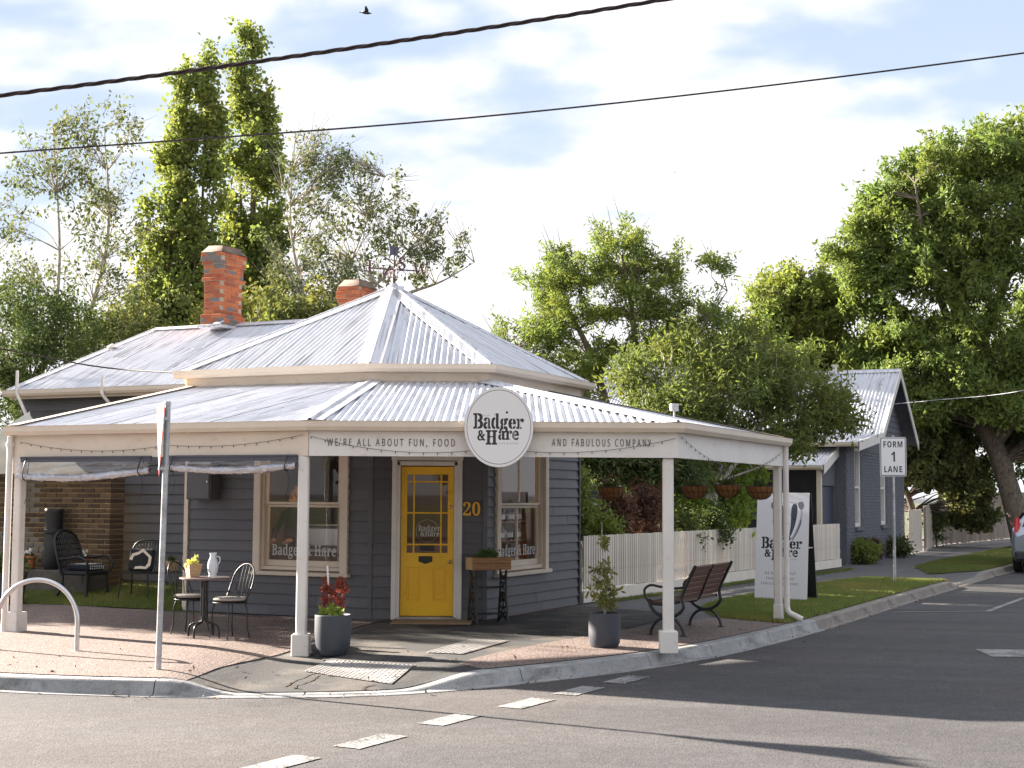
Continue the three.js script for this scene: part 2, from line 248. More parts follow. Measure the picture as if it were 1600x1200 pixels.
{
  const g = new THREE.PlaneGeometry(900, 900, 1, 1).rotateX(-Math.PI / 2); g.translate(0, -0.36, -150);
  const u = g.attributes.uv; for (let i = 0; i < u.count; i++) u.setXY(i, g.attributes.position.getX(i), g.attributes.position.getZ(i));
  structure('ground', g, MAT.soil);
  // road sheet, finer near the camera, tinted by wear
  const xs = [], zs = []; for (let x = -70; x <= 110; x += (x > -12 && x < 16) ? 0.25 : 3) xs.push(x); for (let z = 9; z >= -200; z -= (z < 0 && z > -40) ? 0.25 : 4) zs.push(z);
  const pos = [], uv = [], col = [], idx = [], m = zs.length;
  for (const x of xs) for (const z of zs) {
    pos.push(x, -0.17, z); uv.push(x, z);
    const f = fbm(x * 0.35, z * 0.9, 4.2, 4), st = fbm(x * 0.22 + z * 0.1, z * 2.2 - x * 0.5, 9.1, 4); const k = 0.92 + 0.6 * (f - 0.5) + 0.75 * (st - 0.5); const w = sstep(0.52, 0.7, f) * 0.06;
    col.push(k * (1 + w), k, k * (1 - w));
  }
  for (let i = 0; i + 1 < xs.length; i++) for (let j = 0; j + 1 < m; j++) { const a = i * m + j; idx.push(a, a + m, a + 1, a + 1, a + m, a + m + 1); }
  const r = new THREE.BufferGeometry(); r.setAttribute('position', new THREE.Float32BufferAttribute(pos, 3)); r.setAttribute('uv', new THREE.Float32BufferAttribute(uv, 2)); r.setAttribute('color', new THREE.Float32BufferAttribute(col, 3)); r.setIndex(idx); r.computeVertexNormals();
  if (r.attributes.normal.getY(0) < 0) { for (let i = 0; i < idx.length; i += 3) { const t = idx[i]; idx[i] = idx[i + 1]; idx[i + 1] = t; } r.setIndex(idx); r.computeVertexNormals(); }
  structure('road', r, MAT.road);
  // kerb stones
  const kerb = new THREE.Group(); kerb.name = 'kerb'; kerb.userData = { kind: 'structure' }; scene.add(kerb);
  let i = 0; const rk = mul(5);
  while (i < KP.length - 2) {
    let len = 0, j = i; const far = KP[i][0] < -14 || KP[i][1] < -50; const want = far ? 12 : (KP[i][0] > -4.6 && KP[i][0] < -4.2 ? 0.35 : 1.35 + 0.9 * rk());
    while (j < KP.length - 1 && len < want) { len += Math.hypot(KP[j + 1][0] - KP[j][0], KP[j + 1][1] - KP[j][1]); j++; }
    const rings = [];
    for (let k = i; k <= j; k++) {
      let [x, z] = KP[k]; const n = kn(k), h = kerbTop(x, z); const e = (k === i ? 0.006 : k === j ? -0.006 : 0); x += -n[1] * -e; z += n[0] * -e;
      const P = (o, y) => V(x + n[0] * o, y, z + n[1] * o);
      rings.push([P(-0.16, h - 0.2), P(-0.16, h), P(-0.035, h), P(-0.012, h - 0.008), P(0.0, h - 0.02), P(0.045, -0.158), P(0.14, -0.163), P(0.15, -0.2)]);
    }
    const q = []; for (let k = 0; k + 1 < rings.length; k++) for (let t = 0; t < 7; t++) q.push([rings[k][t], rings[k + 1][t], rings[k + 1][t + 1], rings[k][t + 1]]);
    for (const R of [rings[0], rings[rings.length - 1]]) for (let t = 1; t < 7; t++) q.push([R[0], R[t], R[t + 1], R[t + 1]]);
    mesh('kerb_stone', quads(q), KP[i][0] > 3.7 ? MAT.kerbOld : MAT.kerb, kerb); i = j;
  }
  // pavement asphalt from the kerb to the lots, garden soil beyond
  const A = offKerb(-0.155), n = KP.length;
  const inner = A.map((p, k) => { const nn = kn(k); return [p[0] - nn[0] * 7.5, p[1] - nn[1] * 7.5]; });
  const far = A.map((p, k) => { const nn = kn(k); return [p[0] - nn[0] * 7.5 - 60 * 0.33, p[1] - nn[1] * 7.5 - 60]; });
  structure('pavement', loft(A, inner, 50, ground, -0.004), MAT.path);
  structure('garden_ground', loft(inner, far, 24, ground, -0.012), MAT.soil);
  // corner patch of older asphalt
  const kSeg = (x0, x1, k, o = -0.158) => { const s = offKerb(o).filter((p) => p[0] >= x0 && p[0] <= x1 && p[1] > -60); return resample(s, k); };
  structure('asphalt_patch', loft(kSeg(-3.1, 0.1, 90), resample([[-2.95, -15.0], [-2.55, -16.3], [-2.0, -18.2], [-1.7, -20.05], [-0.4, -20.05], [1.1, -22.9], [2.6, -21.6], [1.0, -17.9]], 90), 60, ground, 0.003), MAT.patch);
  // exposed aggregate, both sides of the corner
  structure('aggregate_paving', loft(kSeg(-12, -3.05, 110), resample([[-12.5, -24.4], [-6.9, -22.3], [-4.8, -21.0], [-1.75, -20.0], [-2.2, -18.1], [-2.62, -16.3], [-3.0, -15.0]], 110), 70, ground, 0.007), MAT.agg);
  structure('aggregate_paving', loft(kSeg(-0.35, 3.9, 80), resample([[-0.55, -15.15], [-0.25, -15.9], [0.25, -16.9], [1.3, -18.7], [2.2, -19.9], [2.9, -20.9], [3.75, -20.75]], 80), 30, ground, 0.007), MAT.agg);
  // tactile paving: two plates of raised studs
  const tact = (pts) => {
    const P = pts.map(([x, z]) => [x, z]); const g = thing('tactile_plate', pts.label, 'paving plate', [P[0][0], 0, P[0][1]]);
    const at = (s, t, dy) => { const x = (P[0][0] * (1 - s) + P[1][0] * s) * (1 - t) + (P[3][0] * (1 - s) + P[2][0] * s) * t, z = (P[0][1] * (1 - s) + P[1][1] * s) * (1 - t) + (P[3][1] * (1 - s) + P[2][1] * s) * t; return V(x, ground(x, z) + dy, z); };
    const q = []; for (let i = 0; i < 6; i++) for (let j = 0; j < 6; j++) q.push([at(i / 6, j / 6, 0.013), at((i + 1) / 6, j / 6, 0.013), at((i + 1) / 6, (j + 1) / 6, 0.013), at(i / 6, (j + 1) / 6, 0.013)]);
    meshW('plate', quads(q), MAT.paintWhite, g);
    const L = Math.hypot(P[1][0] - P[0][0], P[1][1] - P[0][1]), Wd = Math.hypot(P[3][0] - P[0][0], P[3][1] - P[0][1]), ni = Math.round(L / 0.06), nj = Math.round(Wd / 0.06), gs = [];
    for (let i = 0; i < ni; i++) for (let j = 0; j < nj; j++) { const p = at((i + 0.5) / ni, (j + 0.5) / nj, 0.015); gs.push(cyl(0.012, 0.018, 0.007, p.x, p.y, p.z, 6)); }
    const st = meshW('studs', merge(gs), MAT.paintWhite, g); st.userData.kind = 'stuff';
  };
  tact(Object.assign([[-2.15, -15.1], [-1.17, -14.3], [-0.99, -15.16], [-2.0, -15.85]].map((p) => p), { label: 'white studded tactile plate on the ramp beside the red-leaved planter' }));
  tact(Object.assign([[-0.94, -16.05], [-0.53, -15.9], [-0.02, -17.35], [-0.48, -17.5]].map((p) => p), { label: 'white studded tactile plate beside the dark pink aggregate paving' }));
  // cracks in the ramp's asphalt
  for (const c of [[[-1.95, -15.75], [-2.03, -15.4], [-2.0, -15.1], [-2.1, -14.7], [-2.2, -14.1]], [[-1.95, -14.85], [-1.98, -14.5], [-2.08, -14.2], [-2.09, -13.98]], [[-1.35, -14.3], [-1.42, -14.1], [-1.4, -13.98]], [[0.2, -17.6], [0.5, -18.0], [0.55, -18.6]]]) { const a = [], b = [], r = mul(Math.round(c[0][0] * -70)); for (const p of resample(c, 16)) { const w = 0.006 + 0.012 * r(), j = 0.03 * (r() - 0.5); a.push([p[0] + j - w, p[1]]); b.push([p[0] + j + w, p[1]]); } structure('pavement_crack', loft(a, b, 1, ground, 0.008), MAT.earth); }
  // painted road markings
  const mark = (pts, y = -0.164) => { const q = pts.map(([x, z]) => V(x, y, z)); return quads([q]); };
  const paint = std({ map: T.worn, roughness: 0.8 });
  const dash = (a, b, w) => { const x = b[0] - a[0], z = b[1] - a[1], l = Math.hypot(x, z), nx = -z / l * w / 2, nz = x / l * w / 2; return mark([[a[0] + nx, a[1] + nz], [b[0] + nx, b[1] + nz], [b[0] - nx, b[1] - nz], [a[0] - nx, a[1] - nz]]); };
  for (const [a, b, w] of DASHES) { const m2 = structure('road_marking', dash(a, b, w), paint); }
}
// ---------- corner shop ----------
const shop = thing('corner_shop', 'charcoal weatherboard corner cafe with yellow door and white iron verandah', 'building', [PB[0], 0, PB[1]]);
const SP = shop.position;
const rel = (x, y, z) => [x - SP.x, y - SP.y, z - SP.z];
const boardCache = {}, boardTints = new Map();
function boardGeo(w, h) { // lapped weatherboard: thin at the top, proud at the bottom
  const key = w.toFixed(3) + '_' + h.toFixed(3);
  return boardCache[key] ??= uvm(new THREE.ExtrudeGeometry(new THREE.Shape([[0, 0], [-0.032, 0], [-0.034, 0.005], [-0.008, h + 0.012], [0, h + 0.012]].map((p) => new THREE.Vector2(...p))), { depth: w, bevelEnabled: false })).rotateY(Math.PI / 2);
}
function minusOpenings(x0, x1, y0, y1, ops) { let segs = [[x0, x1]]; for (const o of ops) if (y1 > o[2] + 0.03 && y0 < o[3] - 0.03) segs = segs.flatMap(([a, b]) => o[0] >= b || o[1] <= a ? [[a, b]] : [[a, o[0]], [o[1], b]].filter(([c, d]) => d - c > 0.02)); return segs; }
function boardedWall(parent, pos, turn, len, y0, y1, ops, mat, backMat, bh = 0.15) {
  const cuts = [...new Set([y0, y1, ...ops.flatMap((o) => [o[2], o[3]])])].filter((y) => y >= y0 && y <= y1).sort((a, b) => a - b), gs = [];
  for (let i = 0; i + 1 < cuts.length; i++) for (const [a, b] of minusOpenings(0, len, cuts[i], cuts[i + 1], ops)) gs.push(box(b - a, cuts[i + 1] - cuts[i], 0.1, (a + b) / 2, (cuts[i] + cuts[i + 1]) / 2, -0.052));
  const w = mesh('wall', merge(gs), backMat, parent, pos, turn);
  const rb = mul(Math.round(len * 1000 + y1 * 77)), tints = boardTints.get(mat) ?? [0.9, 1, 1.1].map((k) => { const c = mat.clone(); c.color.multiplyScalar(k); return c; }); boardTints.set(mat, tints);
  for (let y = y0; y < y1 - 0.02; y += bh) for (const [a0, b0] of minusOpenings(0, len, y, y + bh, ops)) {
    const cut = b0 - a0 > 1.3 && rb() < 0.45 ? a0 + (b0 - a0) * (0.25 + 0.5 * rb()) : null; // butt joints here and there
    for (const [a, b] of cut ? [[a0, cut - 0.0015], [cut + 0.0015, b0]] : [[a0, b0]]) { const m = mesh('weatherboard', boardGeo(b - a, Math.min(bh, y1 - y)), tints[Math.floor(rb() * 3)], w); m.position.set(a, y + (rb() - 0.5) * 0.004, (rb() - 0.5) * 0.003); m.rotation.z = (rb() - 0.5) * 0.002; }
  }
  return w;
}
// boards run along +x in wall axes; check the orientation of the cached geometry once
{ const g = boardGeo(1, 0.15); g.computeBoundingBox(); const b = g.boundingBox; if (b.min.x < -0.5 || b.min.z < -0.01) console.log('board box', b.min.toArray(), b.max.toArray()); }
const WIN_L = [1.30, 2.70, 0.64, 2.42], WIN_R = [0.40, 1.98, 0.64, 2.42], DOOR = [0.36, 1.21, 0.0, 2.19];
const TL = -AN, TR = Math.PI / 2 - AN;
const wallL = boardedWall(shop, rel(PA[0], 0, PA[1]), TL, 3.147, 0.0, 3.42, [WIN_L], MAT.board, MAT.interior);
const wallF = boardedWall(shop, rel(PB[0], 0, PB[1]), 0, 1.582, 0.0, 3.42, [DOOR], MAT.board, MAT.interior);
const wallR = boardedWall(shop, rel(PC[0], 0, PC[1]), TR, 3.34, 0.0, 3.42, [WIN_R], MAT.board, MAT.interior, 0.142);
// hidden sides of the shop's front room, floor and ceiling
{
  const pA = PA, pD = PD, pE = [PA[0] + W_[0] * 4.0, PA[1] + W_[1] * 4.0];
  const wl = boardedWall(shop, rel(pE[0], 0, pE[1]), Math.PI + TR, 4.0, 0, 3.42, [], MAT.board, MAT.interior);
  const back = [pE, PD];
  const L = Math.hypot(PD[0] - pE[0], PD[1] - pE[1]), an = Math.atan2(-(pE[1] - PD[1]), pE[0] - PD[0]);
  boardedWall(shop, rel(PD[0], 0, PD[1]), an, L, 0, 3.42, [], MAT.board, MAT.interior);
  const sh = (y, m, n) => { const g = extrude([PA, PB, PC, PD, pE].map(([x, z]) => [x, -z]), 0.05); g.rotateX(-Math.PI / 2); g.translate(0, y, 0); meshW(n, g, m, shop); };
  sh(-0.02, MAT.timber, 'floor'); sh(3.02, MAT.interior, 'ceiling');
}
// corner boards
for (const [p, t, w] of [[PB, TL / 2, 0.07], [PC, TR / 2, 0.07]]) mesh('corner_board', cbox(w, 3.4, 0.05, 0.004, 0, 1.7, 0.012), MAT.board, shop, rel(p[0], 0, p[1]), t);
mesh('corner_board', cbox(0.075, 3.3, 0.075, 0.004, -0.02, 1.65, 0.015), MAT.cream, shop, rel(PA[0], 0, PA[1]), TL);
mesh('corner_board', cbox(0.06, 3.3, 0.06, 0.004, 0.01, 1.65, 0.012), MAT.blackMetal, shop, rel(PD[0], 0, PD[1]), TR);
// windows
function sashWindow(pos, turn, [x0, x1, y0, y1], mull) {
  const w = x1 - x0, cx = (x0 + x1) / 2, fr = 0.12, gs = [
    cbox(fr, y1 - y0 + 0.12, 0.07, 0.006, x0 - fr / 2 + 0.02, (y0 + y1) / 2, 0.03), cbox(fr, y1 - y0 + 0.12, 0.07, 0.006, x1 + fr / 2 - 0.02, (y0 + y1) / 2, 0.03), cbox(w + 2 * fr - 0.04, fr, 0.075, 0.006, cx, y1 + fr / 2 - 0.01, 0.032),
    box(0.05, y1 - y0, 0.12, x0 + 0.03, (y0 + y1) / 2, -0.05), box(0.05, y1 - y0, 0.12, x1 - 0.03, (y0 + y1) / 2, -0.05), box(w, 0.05, 0.12, cx, y1 - 0.025, -0.05), box(w - 0.11, 0.05, 0.12, cx, y0 + 0.03, -0.05)];
  const wn = mesh('window', merge(gs), MAT.cream, shop, pos, turn);
  mesh('sill', cbox(w + 0.28, 0.055, 0.14, 0.008, cx, y0 - 0.045, 0.04), MAT.cream, wn);
  const ym = 1.58, a = x0 + 0.055, b = x1 - 0.055;
  for (const [p, q, z] of [[y0 + 0.056, ym, -0.065], [ym, y1 - 0.05, -0.03]]) {
    const st = 0.045; const sg = [cbox(st, q - p - 0.004, 0.035, 0.004, a + st / 2, (p + q) / 2, z), cbox(st, q - p - 0.004, 0.035, 0.004, b - st / 2, (p + q) / 2, z), cbox(b - a - 2 * st, q === ym ? 0.035 : 0.05, 0.033, 0.004, (a + b) / 2, q - 0.022, z), cbox(b - a - 2 * st, p === ym ? 0.035 : 0.085, 0.033, 0.004, (a + b) / 2, p + (p === ym ? 0.018 : 0.043), z)];
    if (mull) sg.push(cbox(0.03, q - p - 0.1, 0.03, 0.004, (a + b) / 2, (p + q) / 2, z));
    mesh('sash', merge(sg), MAT.cream, wn);
    mesh('pane', new THREE.PlaneGeometry(b - a - 0.09, q - p - 0.06).translate((a + b) / 2, (p + q) / 2, z), MAT.glass, wn);
  }
  const t = lettering('Badger & Hare', fontS, 0.155, 0.002, 0.004, 0.86); t.computeBoundingBox(); const tw = t.boundingBox.max.x; t.scale((b - a - 0.2) / tw, 1, 1); t.translate(a + 0.1, y0 + 0.21, -0.06); mesh('lettering', t, MAT.decal, wn);
  return wn;
}
sashWindow(rel(PA[0], 0, PA[1]), TL, WIN_L, false);
sashWindow(rel(PC[0], 0, PC[1]), TR, WIN_R, true);
// door
{
  const [x0, x1, , y1] = DOOR, jw = 0.085;
  const surround = mesh('door_frame', merge([cbox(0.06, 2.19, 0.15, 0.005, x0 + 0.02, 1.095, -0.03), cbox(0.06, 2.19, 0.15, 0.005, x1 - 0.02, 1.095, -0.03), cbox(x1 - x0 + 0.02, 0.06, 0.15, 0.005, (x0 + x1) / 2, 2.165, -0.03),
    cbox(0.07, 2.26, 0.05, 0.006, x0 - 0.03, 1.13, 0.035), cbox(0.07, 2.26, 0.05, 0.006, x1 + 0.03, 1.13, 0.035), cbox(x1 - x0 + 0.15, 0.075, 0.052, 0.006, (x0 + x1) / 2, 2.245, 0.035)]), MAT.white, shop, rel(PB[0], 0, PB[1]));
  mesh('threshold', cbox(x1 - x0 - 0.03, 0.04, 0.2, 0.006, (x0 + x1) / 2, 0.022, 0.0), MAT.galv, surround);
  const a = 0.417, b = 1.153, bot = 0.05, top = 2.12, gx0 = 0.50, gx1 = 1.07, gy0 = 0.92, gy1 = 2.01;
  const P1 = [0.505, 0.25, 0.70, 0.72], P2 = [0.87, 0.25, 1.065, 0.72];
  const leaf = extrude(rect(a, bot, b, top), 0.036, 0.003, [rect(gx0, gy0, gx1, gy1), rect(...P1), rect(...P2)], 0, 0, -0.085);
  const door = mesh('door', leaf, MAT.yellow, shop, rel(PB[0], 0, PB[1]));
  for (const p of [P1, P2]) { mesh('door_panel', merge([box(p[2] - p[0], p[3] - p[1], 0.016, (p[0] + p[2]) / 2, (p[1] + p[3]) / 2, -0.07), cbox(p[2] - p[0] - 0.05, p[3] - p[1] - 0.05, 0.02, 0.008, (p[0] + p[2]) / 2, (p[1] + p[3]) / 2, -0.063)]), MAT.yellow, door); }
  mesh('pane', new THREE.PlaneGeometry(gx1 - gx0, gy1 - gy0).translate((gx0 + gx1) / 2, (gy0 + gy1) / 2, -0.068), MAT.glass, door);
  const bars = []; for (const x of [gx0 + 0.095, gx1 - 0.095]) bars.push(cbox(0.022, gy1 - gy0, 0.026, 0.004, x, (gy0 + gy1) / 2, -0.066)); for (const y of [gy1 - 0.1, 1.475, gy0 + 0.115]) bars.push(cbox(gx1 - gx0, 0.022, 0.0265, 0.004, (gx0 + gx1) / 2, y, -0.066));
  mesh('glazing_bars', merge(bars), MAT.yellow, door);
  mesh('letter_slot', extrude([[0.69, 0.795], [0.765, 0.765], [0.84, 0.795], [0.86, 0.795], [0.86, 0.875], [0.67, 0.875], [0.67, 0.795]], 0.012, 0.003, [], 0, 0, -0.049), MAT.black, door);
  mesh('door_knob', merge([lathe([[0, 0.055], [0.018, 0.053], [0.026, 0.042], [0.022, 0.03], [0.012, 0.022], [0.011, 0.006], [0.028, 0.004], [0.03, 0]], 16).rotateX(Math.PI / 2).translate(1.105, 0.80, -0.049)]), MAT.brass, door);
  mesh('lock', lathe([[0, 0.018], [0.02, 0.016], [0.028, 0.006], [0.03, 0]], 16).rotateX(Math.PI / 2).translate(1.11, 1.56, -0.049), MAT.brass, door);
  const logo = [lettering('Badger', fontS, 0.075, 0.002, 0, 0.85).translate(0.655, 1.225, -0.062), lettering('&Hare', fontS, 0.07, 0.002, 0, 0.85).translate(0.685, 1.15, -0.062), place(uvm(new THREE.TorusGeometry(0.155, 0.0022, 4, 48)), 0.785, 1.225, -0.062)];
  mesh('lettering', merge(logo), MAT.decal, door);
  mesh('notice_card', merge([box(0.2, 0.075, 0.003, 0.785, 0.985, -0.061)]), MAT.black, door);
  const n20 = lettering('20', fontS, 0.185, 0.02, 0, 0.88); mesh('house_number', n20, MAT.gold, shop, rel(PB[0] + 1.28, 1.445, PB[1] + 0.024));
}
// electricity box on the street wall
{ const m = mesh('meter_box', cbox(0.44, 0.54, 0.24, 0.01, 0.36, 1.91, 0.14), MAT.board, shop, rel(PA[0], 0, PA[1]), TL); mesh('meter_door', cbox(0.40, 0.5, 0.012, 0.004, 0.36, 1.91, 0.268), MAT.board, m); mesh('latch', cbox(0.02, 0.03, 0.012, 0.003, 0.53, 1.9, 0.28), MAT.steel, m); }

// corrugated iron facet: eave from P0 to P1, polygon of the remaining corners
function ironFacet(name, poly, mat, parent, over = 0.05, amp = 0.009, seed = 1, pitch = 0.076) {
  const P0 = poly[0], P1 = poly[1], e = P1.clone().sub(P0), len = e.length(); e.normalize();
  let n = e.clone().cross(poly[2].clone().sub(P1)).normalize(); if (n.y < 0) n.negate();
  const up = n.clone().cross(e).normalize(); if (up.y < 0) up.negate();
  const st = poly.map((p) => { const d = p.clone().sub(P0); return [d.dot(e), d.dot(up)]; });
  const tmax = (s) => { let m = 0; for (let i = 1; i < st.length; i++) { const a = st[i], b = st[(i + 1) % st.length]; if ((a[0] - s) * (b[0] - s) <= 0 && Math.abs(a[0] - b[0]) > 1e-6) { const t = (s - a[0]) / (b[0] - a[0]); m = Math.max(m, a[1] + (b[1] - a[1]) * t); } } return m; };
  const sheet = 0.762, rs = mul(seed);
  for (let s0 = 0.004, k = 0; s0 < len - 0.01; s0 += sheet, k++) {
    const s1 = Math.min(len - 0.004, s0 + sheet + 0.02), N = Math.max(2, Math.round((s1 - s0) / (pitch / 7))), pos = [], nor = [], uv = [], idx = [], lift = (k % 2) * 0.006, uo = rs() * 9, vo = rs() * 9;
    for (let i = 0; i <= N; i++) {
      const s = s0 + (s1 - s0) * i / N, tm = Math.max(0.0, tmax(s)), ph = s / pitch * 2 * Math.PI, h = amp * Math.cos(ph) + amp + lift, sl = -amp * Math.sin(ph) * 2 * Math.PI / pitch;
      const nn = n.clone().addScaledVector(e, -sl).normalize();
      for (const t of [-over, tm]) { const p = P0.clone().addScaledVector(e, s).addScaledVector(up, t).addScaledVector(n, h); pos.push(p.x, p.y, p.z); nor.push(nn.x, nn.y, nn.z); uv.push(s + uo, t + vo); }
      if (i < N) idx.push(2 * i, 2 * i + 2, 2 * i + 1, 2 * i + 1, 2 * i + 2, 2 * i + 3);
    }
    const g = new THREE.BufferGeometry(); g.setAttribute('position', new THREE.Float32BufferAttribute(pos, 3)); g.setAttribute('normal', new THREE.Float32BufferAttribute(nor, 3)); g.setAttribute('uv', new THREE.Float32BufferAttribute(uv, 2)); g.setIndex(idx);
    const q = parent.isMesh ? parent.parent.position.clone() : parent.position; g.translate(-q.x, -q.y, -q.z); mesh(name, g, mat, parent);
  }
}
function hipCap(P, Q, sides, w, mat, r = 0.024) { // flashing over a hip: a roll and two wings lying on the facets
  const d = Q.clone().sub(P).normalize(), gs = [tube([P.clone().add(V(0, 0.035, 0)), Q.clone().add(V(0, 0.035, 0))], r, 8, 1, false)];
  for (const c of sides) { let s = c.clone().sub(P); s.addScaledVector(d, -s.dot(d)).normalize(); const n = s.clone().cross(d).normalize(); if (n.y < 0) n.negate(); const a = P.clone().addScaledVector(n, 0.042), b = Q.clone().addScaledVector(n, 0.042), o = s.clone().multiplyScalar(w); gs.push(quads([[a, b, b.clone().add(o), a.clone().add(o)], [a.clone().add(o), b.clone().add(o), b.clone().add(o).addScaledVector(n, -0.014), a.clone().add(o).addScaledVector(n, -0.014)]])); }
  return merge(gs);
}
const GUT = [[0, 0], [0, -0.105], [0.085, -0.105], [0.115, -0.06], [0.118, 0.0], [0.125, 0.006], [0.11, 0.006], [0.104, -0.03], [0.012, -0.04], [0.012, 0]];
const P3 = (p, y) => V(p[0], y, p[1]);
// offset corners of the shop's plan
function corner(p, n1, n2, d) { const det = n1[0] * n2[1] - n1[1] * n2[0]; return [p[0] + (d * n2[1] - d * n1[1]) / det, p[1] + (n1[0] * d - n2[0] * d) / det]; }
const NF = [0, 1];
const add = (p, ...t) => { let r = [...p]; for (const [v, k] of t) r = [r[0] + v[0] * k, r[1] + v[1] * k]; return r; };
const roofPart = new THREE.Group(); roofPart.name = 'roof'; shop.add(roofPart);
{
  const o = 0.13, y = 3.52, eB = corner(PB, NL, NF, o), eC = corner(PC, NF, NR, o), eA = add(PA, [NL, o], [U, 0.16]), eD = add(PD, [NR, o], [W_, 0.16]);
  const eE = add(PA, [W_, 4.2], [U, 0.16]), apex = V(-1.9, 5.02, -22.75);
  const fac = [[eA, eB], [eB, eC], [eC, eD], [eD, eE], [eE, eA]];
  const rp = roofPart; rp.position.set(0, 0, 0);
  const hold = { isMesh: true, parent: shop, add: (m) => rp.add(m) };
  fac.forEach(([a, b], i) => ironFacet('roof_sheet', [P3(a, y), P3(b, y), apex], MAT.iron, hold, 0.06, 0.013, 11 + i, 0.09));
  const cc = fac.map(([a, b]) => P3(a, y).add(P3(b, y)).add(apex).multiplyScalar(1 / 3));
  for (let i = 0; i < 5; i++) { const g = hipCap(P3(fac[i][1], y), apex, [cc[i], cc[(i + 1) % 5]], 0.17, MAT.iron); g.translate(-SP.x, -SP.y, -SP.z); mesh('hip_capping', g, MAT.ironWhite, rp); }
  const ap = cyl(0.05, 0.11, 0.1, apex.x, apex.y + 0.03, apex.z, 10); ap.translate(-SP.x, -SP.y, -SP.z); mesh('roof_cap', ap, MAT.ironWhite, rp);
  const path = [eA, eB, eC, eD].map((p) => [p[0], y + 0.02, p[1]]);
  meshW('gutter', sweep(path, GUT), MAT.cream, shop);
  const w0 = [add(PA, [U, 0.05]), PB, PC, add(PD, [W_, 0.02])].map((p) => [p[0], 0, p[1]]);
  meshW('fascia', sweep(w0, [[0.035, 3.19], [0.035, 3.5], [0.13, 3.5], [0.13, 3.44], [0.06, 3.43], [0.06, 3.32], [0.05, 3.31], [0.05, 3.19]]), MAT.cream, shop);
}
